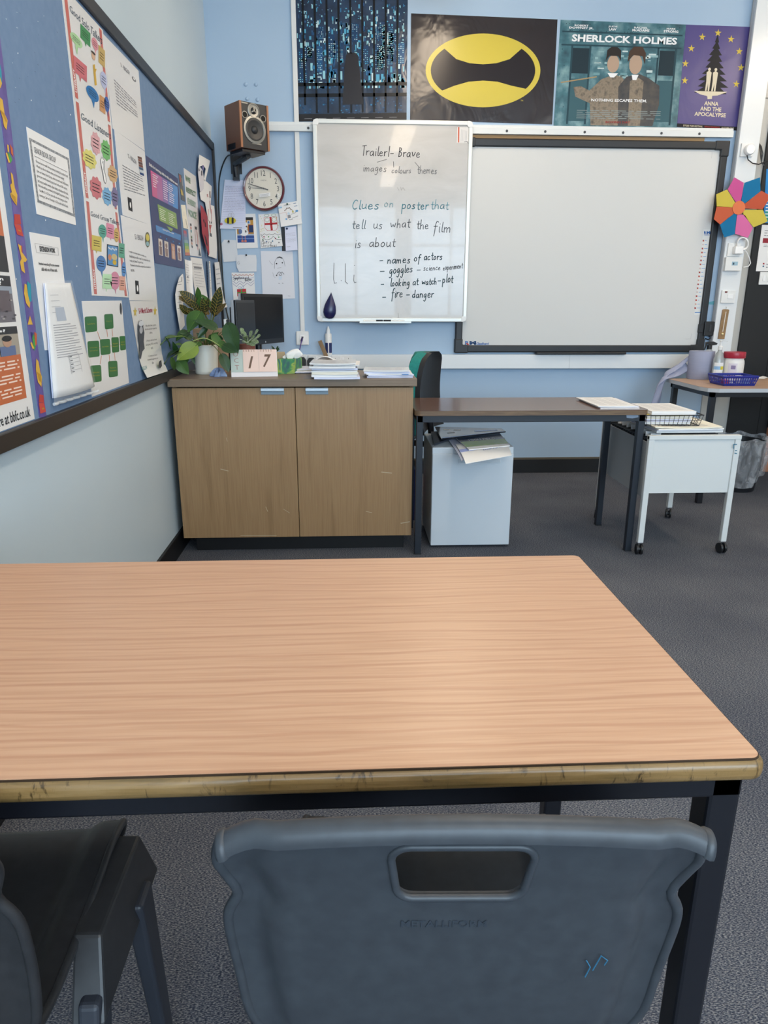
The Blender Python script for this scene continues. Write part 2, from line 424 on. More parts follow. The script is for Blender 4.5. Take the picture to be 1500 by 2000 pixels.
for i, (wx0, wx1) in enumerate(WINDOWS):
    b = MB(); t = .045
    for x in (wx0, (wx0 + wx1) / 2 - t / 2, wx1 - t): b.box(x, x + t, YF - .07, YF - .02, WZ0, WZ1, WHITEP)
    for z in (WZ0, 2.1, WZ1 - t): b.box(wx0, wx1, YF - .068, YF - .022, z, z + t, WHITEP)
    b.box(wx0 - .03, wx1 + .03, YF - .02, YF + .06, WZ0 - .03, WZ0, WHITEP)
    o = b.build('window_%d' % (i + 1)); struct(o)
b = MB(); b.box(XW, XW + .014, YF, YB, 0, .105, BLACKG); struct(b.build('baseboard_left', bevel=.002))
b = MB(); b.box(XW + .014, 2.56, YB - .016, YB, 0, .10, BLACKG); b.box(XW + .014, 2.56, YB - .016, YB, .10, .112, C('5a5347')); struct(b.build('baseboard_back'))
# painted strip and black joinery at the right end of the back wall
GREYP = mat('grey_beige_paint', 'b7b5af', 0.5)
b = MB(); b.box(2.56, 2.79, YB - .012, YB, 0, ZT, GREYP); b.box(2.56, 2.79, YB - .014, YB - .0115, 2.47, 2.476, C('77756f')); struct(b.build('trim_1'))
b = MB(); b.box(2.765, 3.16, YB - .03, YB - .012, 0, 2.42, BLACKG); b.box(2.99, 2.994, YB - .0315, YB - .03, 0, 2.42, C('050505'))
b.box(3.06, 3.17, YB - .06, YB - .012, .33, 2.42, BLACKG); struct(b.build('door_1', bevel=.002))
b = MB(); b.box(3.16, XR, YB - .02, YB, 0, ZT, GREYP); struct(b.build('trim_2'))

DIFF = mat('light_diffuser', 'ffffff', 0.5, emit='ffe9cd', es=CEIL_E)
for i, (lx, ly) in enumerate(CEIL_LIGHTS):
    t = thing('pendant_light', 'white hanging strip light above the ' + ('space behind the viewer', 'window side of the room', 'pupil table', 'middle of the room', 'dark teacher table and grey pedestal', 'white filing trolley')[i], 'light', (lx, ly, ZT))
    b = MB(); b.box(lx - .11, lx + .11, ly - .62, ly + .62, LZ + .085, LZ + .10, WHITEP); b.build('housing', t, bevel=.004)
    b = MB(); b.box(lx - .10, lx + .10, ly - .60, ly + .60, LZ, LZ + .084, DIFF); b.build('diffuser', t, bevel=.01)
    for dy in (-.45, .45): b = MB(); b.tube([(lx, ly + dy, LZ + .10), (lx, ly + dy, ZT)], .006, WHITEP, 8); b.build('suspension_rod', t)

# ================================================================== FOREGROUND TABLE
TZ, TX0, TX1, TY0, TY1 = 0.76, -0.79, 0.416, 0.583, 1.186
t = thing('pupil_table', 'long beech-topped pupil table with a worn wooden front lip and black metal legs', 'table', (-.19, .885, 0))
def rrect(x0, x1, y0, y1, r, z, n=6):
    pts = []
    for cx, cy, a0 in ((x1 - r, y1 - r, 0), (x0 + r, y1 - r, 90), (x0 + r, y0 + r, 180), (x1 - r, y0 + r, 270)):
        for k in range(n + 1):
            a = math.radians(a0 + 90 * k / n); pts.append((cx + r * math.cos(a), cy + r * math.sin(a), z))
    return pts
b = MB(); b.prism(rrect(TX0 + .006, TX1 - .006, TY0 + .006, TY1 - .006, .011, TZ - .004), (0, 0, .004), BEECH); b.build('laminate_top', t)
b = MB(); b.prism(rrect(TX0 + .0048, TX1 - .0048, TY0 + .0048, TY1 - .0048, .012, TZ - .004), (0, 0, .0034), C('3a2a1c')); b.build('edge_seam', t)
b = MB(); b.prism(rrect(TX0, TX1, TY0, TY1, .016, TZ - .026), (0, 0, .0245), LIPW); b.build('edge_lip', t, smooth=50, bevel=.009, seg=4)
b = MB()
fx0, fx1, fy0, fy1 = TX0 + .025, TX1 - .012, TY0 + .02, TY1 - .02
for y in (fy0, fy1 - .025): b.box(fx0, fx1, y, y + .025, TZ - .058, TZ - .026, BLACKM)
for x in (fx0, fx1 - .03): b.box(x, x + .03, fy0, fy1, TZ - .058, TZ - .026, BLACKM)
b.build('frame', t, bevel=.003)
for x in (fx0, fx1 - .034):
    for y in (fy0, fy1 - .034):
        b = MB(); b.box(x, x + .034, y, y + .034, .008, TZ - .026, BLACKM); lg = b.build('leg', t, bevel=.004)
        b = MB(); b.box(x - .001, x + .035, y - .001, y + .035, 0, .012, BLACKP); b.build('foot_cap', lg)

# ================================================================== PLASTIC CHAIRS
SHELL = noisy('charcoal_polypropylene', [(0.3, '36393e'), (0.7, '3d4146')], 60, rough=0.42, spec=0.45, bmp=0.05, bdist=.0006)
SHELL_SHADED = noisy('shaded_polypropylene', [(0.3, '2a2a2c'), (0.7, '313133')], 60, rough=0.42, spec=0.45, bmp=0.05, bdist=.0006)  # same charcoal plastic, shade under the table put into a darker colour
PROF = [(.425, .405), (.42, .428), (.40, .442), (.35, .447), (.28, .44), (.20, .432), (.14, .43), (.10, .438), (.072, .46), (.058, .50), (.048, .56), (.038, .62), (.032, .65), (.027, .677), (.021, .706), (.014, .735), (.005, .772), (0, .789), (-.005, .797), (-.011, .800), (-.017, .798), (-.020, .792), (-.0205, .787)]
WID = [.17, .177, .181, .182, .183, .183, .183, .184, .19, .202, .208, .212, .210, .199, .208, .212, .205, .199, .198, .1975, .197, .196, .195]
def back_y(z):
    for (ya, za), (yb_, zb) in zip(PROF[9:], PROF[10:]):
        if za <= z <= zb: return ya + (yb_ - ya) * (z - za) / (zb - za)
    return 0
def chair(label, M, sm, lm, with_slot=True):
    root = thing('school_chair', label, 'chair', M.to_translation())
    nx = 44
    def P(i, tt):
        (y, z), w = PROF[i], WID[i]; a = abs(tt)
        if i <= 7:        # seat: shallow dish with a raised flat band along the sides
            e = min(1, max(0, (a - .72) / .12)); e = e * e * (3 - 2 * e)
            return Vector((w * tt, y, z + .012 * e - .004 * (1 - a * a)))
        k = min(1, (i - 7) / 3)
        e = min(1, max(0, (a - .77) / .10)); e = e * e * (3 - 2 * e)
        g = min(1, max(0, (a - .86) / .14)) ** 1.4
        top = 1 if i < 15 else (.85, .6, .4, .3)[min(i - 15, 3)]
        cr = (-.011 * a * a - .009 * max(0, (a - .82) / .18) ** 2) * min(1, max(0, (z - .70) / .09))
        return Vector((w * tt, y + (.016 * e + .004 * g - .008 * min(1, max(0, (a - .90) / .1)) ** 1.5 + .004 * a * a) * k * top, z + cr + (.012 * (1 - k)) * min(1, max(0, (a - .72) / .12))))
    # refine the profile with Catmull-Rom between rows
    rows = []
    for i in range(len(PROF) - 1):
        for s_ in (0, 1 / 3, 2 / 3): rows.append((i, s_))
    rows.append((len(PROF) - 1, 0))
    def PP(r, tt):
        i, s_ = r
        if s_ == 0: return P(i, tt)
        p0, p1, p2, p3 = P(max(i - 1, 0), tt), P(i, tt), P(i + 1, tt), P(min(i + 2, len(PROF) - 1), tt)
        return 0.5 * ((2 * p1) + (p2 - p0) * s_ + (2 * p0 - 5 * p1 + 4 * p2 - p3) * s_ ** 2 + (3 * p1 - p0 - 3 * p2 + p3) * s_ ** 3)
    vs = [PP(r, -1 + 2 * k / nx) for r in rows for k in range(nx + 1)]
    fs = [(j * (nx + 1) + k, j * (nx + 1) + k + 1, (j + 1) * (nx + 1) + k + 1, (j + 1) * (nx + 1) + k) for j in range(len(rows) - 1) for k in range(nx)]
    me = bpy.data.meshes.new('shell'); me.from_pydata(vs, [], fs); me.materials.append(sm)
    me.polygons.foreach_set('use_smooth', [True] * len(me.polygons))
    o = bpy.data.objects.new('shell', me); COL.objects.link(o)
    md = o.modifiers.new('thick', 'SOLIDIFY'); md.thickness = .006; md.offset = 0
    slot = [(x, z) for x, z, y_ in rrect(-.0585, .061, .692, .758, .016, 0)]
    slot = [(x * (1.0 if z > .725 else .93), z) for x, z in slot]
    cut = MB(); cut.prism([(x, -.1, z) for x, z in slot], (0, .2, 0), sm); co = cut.build('cutter', org=(0, 0, 0))
    bo = o.modifiers.new('slot', 'BOOLEAN'); bo.object = co; bo.operation = 'DIFFERENCE'; bo.solver = 'EXACT'
    dg = bpy.context.evaluated_depsgraph_get(); me2 = bpy.data.meshes.new_from_object(o.evaluated_get(dg))
    bpy.data.objects.remove(co); bpy.data.objects.remove(o)
    R3 = M.to_3x3().to_4x4()
    me2.transform(R3); me2.set_sharp_from_angle(angle=math.radians(50)); me2.name = 'shell'
    o = bpy.data.objects.new('shell', me2); COL.objects.link(o); o.parent = root
    # rolled bead round the handle slot, moulded rims down both sides
    bd = MB(); loop = [M @ Vector((x * 1.02, back_y(z) - .003, .725 + (z - .725) * 1.04)) for x, z in slot]; loop += loop[:2]
    bd.tube(loop, .0038, sm, 8, cap=False); bd.build('handle_slot_rim', o, smooth=60)
    for sgn in (-1, 1):
        bd = MB(); pts = [M @ PP(r, sgn) for r in rows]
        bd.tube(pts, .0055, sm, 8); bd.build('side_rim', o, smooth=60)
    # seat side rails (leg housings) and four tapered legs
    for sgn in (-1, 1):
        bd = MB(); bd.add([M @ Vector((sgn * x, y, z)) for x, y, z in ((.180, .21, .453), (.214, .21, .452), (.214, .38, .452), (.180, .38, .453), (.187, .155, .372), (.228, .155, .372), (.229, .40, .372), (.187, .40, .372))],
            [(0, 1, 2, 3), (7, 6, 5, 4), (0, 4, 5, 1), (1, 5, 6, 2), (2, 6, 7, 3), (3, 7, 4, 0)], sm)
        bd.build('seat_rail', root, bevel=.004)
        for a, c in (((.221, .325, .40), (.222, .375, 0)), ((.209, .185, .40), (.221, .05, 0))):
            a, c = Vector((sgn * a[0], a[1], a[2])), Vector((sgn * c[0], c[1], c[2])); ax, ay, cx_, cy_ = .013, .026, .010, .016
            vs = [M @ (p + Vector((sx * wx, sy * wy, 0))) for p, wx, wy in ((a, ax, ay), (c, cx_, cy_)) for sx, sy in ((-1, -1), (1, -1), (1, 1), (-1, 1))]
            bd = MB(); bd.add(vs, [(3, 2, 1, 0), (4, 5, 6, 7), (0, 1, 5, 4), (1, 2, 6, 5), (2, 3, 7, 6), (3, 0, 4, 7)], lm)
            bd.build('leg', root, bevel=.006, seg=3)
    return root, o
LEGM = mat('blue_grey_leg_plastic', '2d3038', 0.5)
def place(x, y, deg): return Matrix.Translation((x, y, 0)) @ Matrix.Rotation(math.radians(deg), 4, 'Z')
M1 = place(.091, .478, -2.5)
ch1, sh1 = chair('charcoal plastic school chair in front of the table, its slotted back to the viewer', M1, SHELL, LEGM)
vs, fs, w, h = text_geo('METALLIFORM', .01)
b = MB(); b.add([M1 @ Vector((-.050 + u * .078, back_y(.659 - .0095 * v_) - .0035, .659 - .0095 * v_)) for u, v_ in vs], fs, mat('moulded_lettering', '333941', .5)); b.build('maker_lettering', sh1, solid=.0008)
b = MB()
for pts in (((.128, .575), (.131, .59), (.126, .60)), ((.134, .585), (.139, .607), (.146, .60), (.144, .593))):
    b.tube([M1 @ Vector((x, back_y(z) - .0042, z)) for x, z in pts], .0006, mat('pen_blue', '2f6f8f', .6), 5)
b.build('pen_scribble', sh1)
M2 = place(-.524, .49, 0)
ch2, sh2 = chair('charcoal plastic school chair, coloured darker for shade, pushed under the left half of the table', M2, SHELL_SHADED, LEGM)

# ================================================================== CABINET
CX0, CX1, CYF, CYB, CTZ = -.828, .322, 3.335, 3.76, .858
t = thing('storage_cabinet', 'brown veneered two-door cabinet with a thick worktop and black plinth', 'cabinet', (-.25, 3.55, 0))
b = MB(); b.box(CX0, CX1, CYF - .018, CYB, CTZ - .036, CTZ, OAKX); b.build('worktop', t, bevel=.003)
b = MB()
for x in (CX0 + .014, CX1 - .032): b.box(x, x + .018, CYF + .02, CYB - .01, .085, CTZ - .036, OAKZ)
b.box(CX0 + .03, CX1 - .03, CYF + .02, CYB - .01, .085, .103, OAKZ); b.box(CX0 + .014, CX1 - .014, CYB - .02, CYB - .008, .085, CTZ - .036, OAKZ)
b.build('body', t)
b = MB(); b.box(CX0 + .06, CX1 - .05, 3.40, CYB - .02, 0, .085, BLACKG); b.build('plinth', t)
mid = onY(580.5, 900, CYF).x
for x0, x1, hx0, hx1 in ((CX0 + .014, mid - .0015, 510, 555), (mid + .0015, CX1 - .016, 597, 641)):
    b = MB(); b.box(x0, x1, CYF, CYF + .019, .085, CTZ - .042, OAKZ); d = b.build('door', t, bevel=.0015)
    hx0 = onY(hx0, 764, CYF).x; hx1 = onY(hx1, 764, CYF).x; hz1 = onY(530, 757, CYF).z; hz0 = onY(530, 770.5, CYF).z
    b = MB(); m_ = (hz0 + hz1) / 2
    b.box(hx0, hx1, CYF - .004, CYF, hz0, hz1, C('7f8f9a', .3))
    b.prism([(hx0, CYF - .004, hz1), (hx0, CYF - .016, hz1 - .003), (hx0, CYF - .016, m_ + .002), (hx0, CYF - .004, m_ - .003)], (hx1 - hx0, 0, 0), PULLM)
    h = b.build('handle', d, bevel=.0008); h['label'] = 'shiny recessed metal pull'
SCR = C('b9a88c')
S = Sheet(('B', CYF), .0)     # scuffs on the doors
for p0, p1, w in (((431, 916), (446, 920), 1.2), ((442, 855), (444, 862), .8), ((519, 990), (523, 999), 1), ((553, 994), (566, 1002), .8), ((715, 999), (726, 1001), 1), ((783, 1022), (800, 1019), 1.6), ((745, 922), (765, 924), 1.5), ((470, 1046), (540, 1046), 1)):
    b = MB(); S.stroke(b, [p0, p1], SCR, w); b.build('scuff_mark', t)

# ================================================================== TEACHER TABLE
t = thing('teacher_table', 'dark brown laminate table on thin blue-black metal legs beside the cabinet', 'table', (.87, 3.5, 0))
b = MB(); b.prism(rrect(.312, 1.424, 3.272, 3.75, .03, .6905), (0, 0, .0215), noisy('ply_edge', [(.3, '5a4636'), (.7, '7a6248')], 60, (.2, 1, 6), rough=.5)); b.build('top_core', t, smooth=40)
b = MB(); b.prism(rrect(.312, 1.424, 3.272, 3.75, .03, .712), (0, 0, .0018), MAHOG); b.build('laminate_top', t, smooth=40)
b = MB(); b.box(.322, 1.41, 3.287, 3.315, .657, .6905, NAVYM); b.box(.322, 1.41, 3.71, 3.735, .657, .6905, NAVYM)
b.box(.322, .35, 3.287, 3.735, .657, .6905, NAVYM); b.box(1.384, 1.412, 3.287, 3.735, .657, .6905, NAVYM); b.build('frame', t, bevel=.002)
for x in (.319, 1.381):
    for y in (3.287, 3.72):
        b = MB(); b.box(x, x + .032, y, y + .032, .004, .6905, NAVYM); lg = b.build('leg', t, bevel=.003)
        b = MB(); b.box(x - .0005, x + .0325, y - .0005, y + .0325, 0, .006, BLACKP); b.build('foot_cap', lg)
b = MB(); S = Sheet(('B', 3.287), 0.0); b.poly(S.p([(1223, 807), (1246, 806), (1247, 815), (1235, 817), (1224, 816)]), C('8a96a6')); b.build('worn_tape', t)

# ================================================================== PEDESTAL
PX0, PX1, PY0 = .408, .811, 3.383
pzt = onY(844.4, 874.4, PY0).z; PY1 = onZ(826.5, 846.6, pzt).y
PEDM = mat('light_grey_metal', 'c3cbd2', 0.5); PEDD = mat('grey_metal_side', '8d8f90', .5)
t = thing('drawer_pedestal', 'plain light grey metal pedestal under the dark table', 'pedestal', (.61, 3.6, 0))
b = MB(); b.box(PX0, PX1, PY0 + .002, PY1, .012, pzt, PEDM); b.build('body', t, bevel=.004)
b = MB(); b.box(PX0 + .001, PX1 - .001, PY0 - .006, PY0 + .002, .014, pzt - .03, PEDM); b.build('back_panel', t, bevel=.003)
for x in (PX0 + .04, PX1 - .04):
    for y in (PY0 + .05, PY1 - .05): b = MB(); b.lathe([(.018, 0), (.018, .012)], (x, y, 0), BLACKP, 12); b.build('foot', t)

# papers and folders dumped on the pedestal
def loose(name, label, cat, corners, z, m_, th=.003, droop=0.0, group=None, parent=None, extra=None):
    """a sheet/folder lying at height z with the given (x, y) corners tl,tr,br,bl; the front edge may droop"""
    Q = [Vector((x, y, z)) for x, y in corners]; b = MB()
    def fn(u, v): return bil(Q, u, v) + Vector((0, 0, .0 - droop * max(0, v - .55) ** 2 / .2))
    b.grid(fn, 6, 8, m_); b.grid(lambda u, v: fn(u, v) + Vector((0, 0, th)), 6, 8, m_)
    for e in ((0, None), (1, None), (None, 0), (None, 1)):
        def sd(s_, w, e=e):
            u, v = (e[0], s_) if e[0] is not None else (s_, e[1]); return fn(u, v) + Vector((0, 0, th * w))
        b.grid(sd, 8, 1, m_)
    if extra: extra(b, fn, th)
    o = b.build(name, parent, smooth=40, bevel=0); tag(o, label, cat, group); return o
def patch(u0, v0, u1, v1, m_, n=6):
    def ex(b, fn, th): b.grid(lambda u, v: fn(u0 + (u1 - u0) * u, v0 + (v1 - v0) * v) + Vector((0, 0, th + .0008)), n, n, m_)
    return ex
def many(*fs):
    def ex(b, fn, th):
        for f in fs: f(b, fn, th)
    return ex
def wr(t_, u0, v0, u1, v1, m_, bold=0.0, k=.0014):
    def ex(b, fn, th):
        vs, fs, w, h = text_geo(t_, bold)
        b.add([fn(u0 + (u1 - u0) * u, v0 + (v1 - v0) * v) + Vector((0, 0, th + k)) for u, v in vs], fs, m_)
    return ex
GLOSSK = mat('black_glossy_film', '23262e', .12); FILM = mat('clear_film', 'dfe8ee', .1, alpha=.35)
pz = pzt + .001
def xy(px, py, z): p = onZ(px, py, z); return (p.x, p.y)
loose('plastic_sleeve', 'clear plastic sleeve hanging over the front of the grey pedestal', 'plastic sleeve', [(.52, 3.55), (.76, 3.55), (.745, 3.366), (.535, 3.366)], pz, FILM, .001, .075)
loose('leaflet', 'lilac and white sheet lying askew on the grey pedestal', 'paper', [xy(873, 853, pz + .01), xy(905, 853, pz + .01), xy(921, 880, pz + .01), xy(902, 893, pz + .01)], pz + .003, mat('lilac_grey_sheet', 'c6c9dc', .5), .002, .012)
loose('letter', 'white letter with a blue band lying over the pedestal edge', 'paper', [xy(890, 866, pz + .014), xy(985, 852, pz + .014), xy(1000, 882, pz + .014), xy(910, 898, pz + .014)], pz + .007, PAPER, .002, .012, extra=many(patch(.0, .35, .9, .52, C('a9b6ea')), wr('Dear Parent', .45, .55, .9, .62, C('6f7ab8'))))
loose('brochure', 'green and navy brochure under the black folder on the pedestal', 'brochure', [xy(885, 848, pz + .02), xy(975, 843, pz + .02), xy(996, 868, pz + .02), xy(916, 876, pz + .02)], pz + .011, PAPER, .004, 0, extra=many(patch(0, 0, 1, .5, C('27385a', .25)), patch(0, .5, 1, .85, C('6f8f2e', .25)), wr('HIGH FIELD', .2, .38, .8, .5, WHITEI, .01)))
loose('ring_folder', 'dark spiral folder lying near the left corner of the pedestal top', 'folder', [xy(842, 840, pz + .02), xy(880, 838, pz + .02), xy(884, 852, pz + .02), xy(848, 864, pz + .02)], pz + .004, mat('slate_folder', '3c414c', .4), .008)
loose('document_wallet', 'shiny black plastic document wallet topmost on the grey pedestal', 'folder', [xy(850, 829, pz + .04), xy(980, 829, pz + .05), xy(988, 838, pz + .04), xy(862, 852, pz + .04)], pz + .022, GLOSSK, .006, 0, extra=many(patch(.1, .25, .2, .3, WHITEI), patch(.13, .55, .24, .62, WHITEI), patch(.25, .3, .36, .36, WHITEI), patch(.55, .45, .9, .6, C('8fa8e6', .2)), patch(.02, .93, .98, 1, C('8fb0e8', .2))))

# ================================================================== TROLLEY
t = thing('filing_trolley', 'white metal filing trolley on black castors beside the dark table', 'trolley', (1.64, 3.55, 0))
gx0, gx1, gy0, gy1 = 1.42, 1.868, 3.235, 3.87
for x in (gx0, gx1 - .028):
    for y in (gy0, gy1 - .026):
        b = MB(); b.box(x, x + .028, y, y + .026, .062, .595, WHITEM); lg = b.build('leg', t, bevel=.003)
        cx_, cy_ = x + .014, y + .013; co = thing('castor', None, None, (0, 0, 0)); co.parent = lg; co.location = Vector((cx_, cy_, 0)) - wloc(lg)
        b = MB(); b.tube([(cx_, cy_, .055), (cx_, cy_, .07)], .006, CHROME, 8); b.build('stem', lg)
        bpy.data.objects.remove(co)
        w = random.uniform(-.5, .5); R_ = Matrix.Rotation(w, 3, 'Z') @ Matrix.Rotation(math.radians(90), 3, 'Y')
        b = MB()
        for dz in (-.016, .005): b.lathe([(.012, dz - .001), (.025, dz), (.027, dz + .003), (.027, dz + .008), (.025, dz + .011), (.012, dz + .012)], (cx_, cy_, .027), BLACKP, 18, R_)
        b.lathe([(.014, -.006), (.014, .006)], (cx_, cy_, .027), BLACKP, 12, R_)
        b.build('castor', lg, smooth=40)
b = MB(); b.box(gx0 + .028, gx1 - .028, gy0 + .008, gy0 + .014, .314, .585, WHITEM); b.build('end_panel', t)
b = MB(); b.box(gx0 + .028, gx1 - .028, gy1 - .014, gy1 - .008, .314, .585, WHITEM); b.build('end_panel', t)
b = MB(); b.box(gx0, gx1, gy0 - .002, gy0 + .028, .577, .597, WHITEM); b.build('top_rail', t, bevel=.002)
b = MB(); b.box(gx0, gx1, gy1 - .028, gy1 + .002, .577, .597, WHITEM); b.build('top_rail', t, bevel=.002)
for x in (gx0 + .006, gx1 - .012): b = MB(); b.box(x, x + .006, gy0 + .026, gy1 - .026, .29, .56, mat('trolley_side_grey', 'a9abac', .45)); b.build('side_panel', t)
b = MB(); b.box(gx0 + .014, gx1 - .014, gy0 + .02, gy1 - .02, .312, .32, WHITEM); b.build('base_tray', t)
b = MB(); S = Sheet(('B', gy0 - .002), 0.0)
for q in (((1433, 868), (1439, 868)), ((1433, 868), (1433, 876)), ((1436, 880), (1439, 880)), ((1435, 885), (1439, 886))): S.stroke(b, q, C('2f6d86'), 1.6)
b.build('pen_mark', t)
HF = mat('black_file_plastic', '202227', .3)
for i in range(9):
    y = gy0 + .06 + i * .062; f = thing('suspension_file', 'black suspension files hanging in the white trolley', 'file', (1.64, y, .34), 'suspension files in the trolley')
    b = MB(); b.prism([(gx0 + .03, y - .018, .565), (gx0 + .03, y, .34), (gx0 + .03, y + .018, .565), (gx0 + .03, y + .015, .565), (gx0 + .03, y, .346), (gx0 + .03, y - .015, .565)], (gx1 - gx0 - .06, 0, 0), HF); b.build('pocket', f)
    b = MB(); b.bar((gx0 + .01, y - .018, .567), (gx1 - .01, y - .018, .567), .004, .008, HF); b.bar((gx0 + .01, y + .018, .567), (gx1 - .01, y + .018, .567), .004, .008, HF); b.build('hanging_bar', f)
    b = MB(); b.box(gx0 + .05, gx0 + .1, y - .021, y - .018, .565, .59, WHITEI); b.build('index_tab', f)

def stack(name, label, cat, x0, x1, y0, y1, z0, n, th=.006, seed=1, group=None, rot=0.0, tabs=None, mats=None, jit=.012):
    """a pile of papers: every sheaf in the pile is one part, each a little askew"""
    rd = random.Random(seed); cx_, cy_ = (x0 + x1) / 2, (y0 + y1) / 2; t_ = thing(name, label, cat, (cx_, cy_, z0), group); z = z0
    mats = mats or [PAPER, PAPERL, PAPER, PAPERC, PAPERL, PAPER]
    for i in range(n):
        a = rot + rd.uniform(-.07, .07); h = th * rd.uniform(.6, 1.5); dx, dy = rd.uniform(-jit, jit), rd.uniform(-jit, jit); b = MB(); w, l = (x1 - x0) / 2, (y1 - y0) / 2
        M = Matrix.Translation((cx_ + dx, cy_ + dy, z)) @ Matrix.Rotation(a, 4, 'Z'); e = rd.uniform(0, .006)
        top = lambda u, v, s_: M @ Vector(((u * 2 - 1) * w, (v * 2 - 1) * l, h * s_ + e * (2 * u - 1) ** 2 * (1 if i == n - 1 else .3)))
        m_ = mats[i % len(mats)]
        b.grid(lambda u, v: top(u, v, 0), 6, 2, m_); b.grid(lambda u, v: top(u, v, 1), 6, 2, m_)
        b.grid(lambda u, v: top(u, 0, v), 6, 1, m_); b.grid(lambda u, v: top(u, 1, v), 6, 1, m_); b.grid(lambda u, v: top(0, u, v), 2, 1, m_); b.grid(lambda u, v: top(1, u, v), 2, 1, m_)
        if i == n - 1:
            for k in range(7):
                for c in range(3):
                    uu = .12 + c * .27; vv = .15 + k * .11
                    b.poly([top(uu, vv, 1.15), top(uu + .2, vv, 1.15), top(uu + .2, vv + .018, 1.15), top(uu, vv + .018, 1.15)], INKL)
        o = b.build('sheaf', t_, smooth=40)
        z += h + .0005
        if tabs and i in tabs:
            b = MB(); tx, cl = tabs[i]; b.box(cx_ + tx, cx_ + tx + .03, y0 - .01, y0 + .015, z - .004, z - .002, C(cl)); b.build('sticky_tab', t_)
    return t_, z
tt, z_ = stack('paper_stack', 'tall loose paper stack in the white filing trolley under the wire tray', 'papers', 1.47, 1.80, 3.29, 3.60, .598, 4, .008, 5)
b = MB()   # carrier under the stack: two file bars already reach; a thin board keeps the sheets level
# wire tray
t = thing('wire_tray', 'black wire letter tray holding papers on top of the white trolley', 'tray', (1.42, 3.6, z_))
wx0, wx1, wy0, wy1, wz0, wz1 = 1.44, 1.70, 3.33, 3.66, z_ + .003, z_ + .055
wq = [Vector((wx0 - .012, wy0 - .012, wz1)), Vector((wx1 + .012, wy0 - .012, wz1)), Vector((wx1 + .012, wy1 + .012, wz1)), Vector((wx0 - .012, wy1 + .012, wz1))]
bq = [Vector((wx0, wy0, wz0)), Vector((wx1, wy0, wz0)), Vector((wx1, wy1, wz0)), Vector((wx0, wy1, wz0))]
b = MB(); b.tube(wq + [wq[0]], .0028, BLACKM, 6); b.build('rim', t, smooth=60)
b = MB(); b.tube(bq + [bq[0]], .002, BLACKM, 6); b.build('base_wire', t, smooth=60)
b = MB()
for k in range(13):
    u = k / 12
    for i in range(4):
        if k < 12: b.tube([wq[i].lerp(wq[(i + 1) % 4], u), bq[i].lerp(bq[(i + 1) % 4], u)], .0013, BLACKM, 5)
    b.tube([bq[0].lerp(bq[1], u), bq[3].lerp(bq[2], u)], .0013, BLACKM, 5)
for zz in (.5,):
    mq = [w_.lerp(b_, zz) for w_, b_ in zip(wq, bq)]; b.tube(mq + [mq[0]], .0013, BLACKM, 5)
b.build('side_wires', t, smooth=60)
stack('paper_stack', 'papers filling the black wire tray, a yellow edge showing', 'papers', wx0 + .02, wx1 - .02, wy0 + .02, wy1 - .02, wz0 + .003, 7, .008, 8, mats=[PAPER, PAPERL, PAPERC, PAPER, C('e3d36a'), PAPER, PAPER])
stack('paper_stack', 'flat white papers on the right end of the dark teacher table', 'papers', 1.2, 1.39, 3.33, 3.66, .7138, 3, .003, 12)

# ================================================================== RIGHT-HAND TABLE AND WHAT STANDS ON IT
RZ = .716
rt = thing('side_table', 'light wood side table with a grey edge by the black door', 'table', (2.6, 4.4, 0))
def rtop(z): return [(2.135, 4.70, z), (2.125, 4.21, z), (2.14, 4.14, z), (2.19, 4.10, z), (3.25, 4.10, z), (3.25, 4.70, z)]
b = MB(); b.prism(rtop(RZ - .024), (0, 0, .0225), mat('grey_pvc_edge', 'b9bcc0', .5)); b.build('edge_band', rt)
b = MB(); b.prism(rtop(RZ - .0015), (0, 0, .0015), BEECHP); b.build('tabletop', rt)
b = MB()
for y in (4.13, 4.655): b.box(2.16, 3.23, y, y + .025, RZ - .054, RZ - .024, BLACKM)
for x in (2.16, 3.2): b.box(x, x + .025, 4.13, 4.68, RZ - .054, RZ - .024, BLACKM)
b.build('frame', rt)
for x, y in ((2.165, 4.14), (2.165, 4.645), (3.19, 4.14), (3.19, 4.645)):
    b = MB(); b.box(x, x + .034, y, y + .034, 0, RZ - .024, BLACKM); b.build('leg', rt, bevel=.003)
ROLL = noisy('blue_paper_roll', [(0.3, '9196ad'), (0.7, '9b9fb5')], 30, (.3, .3, 30), rough=.85, bmp=.2, bdist=.001)
rc = onZ(1367.5, 740, RZ); rx, ry = rc.x + .0, rc.y + .02
t = thing('paper_towel_roll', 'fat lilac-blue paper towel roll with its loose end hanging off the side table', 'paper roll', (rx, ry, RZ))
rr_ = .08; rh = onY(1372, 687, ry - .08).z - RZ
b = MB(); b.lathe([(.02, 0), (rr_ - .002, 0), (rr_, .003), (rr_, rh - .003), (rr_ - .002, rh), (.024, rh), (.024, rh - .02)], (rx, ry, RZ), ROLL, 40); b.build('roll', t, smooth=40)
def tail(u, v):
    # sheet leaving the roll on its left side, running over the table edge and hanging down
    P_ = [(rx - .07, ry + .03, RZ + rh * .55), (rx - .14, ry + .02, RZ + rh * .3), (2.115, ry + .0, RZ + .02), (2.09, ry - .01, RZ - .03), (2.07, ry - .02, RZ - .12), (2.05, ry - .02, RZ - .2)]
    s_ = v * (len(P_) - 1); i = min(int(s_), len(P_) - 2); f = s_ - i; a = Vector(P_[i]).lerp(Vector(P_[i + 1]), f)
    W_ = Vector((.0, .01, .11)).lerp(Vector((.06, .06, .0)), min(1, v * 1.6))
    return a + W_ * (u - .5) + Vector((.012, -.01, 0)) * math.sin(u * 9 + v * 5)
b = MB(); b.grid(tail, 12, 24, ROLL); b.build('loose_end', t, smooth=80, solid=.001)
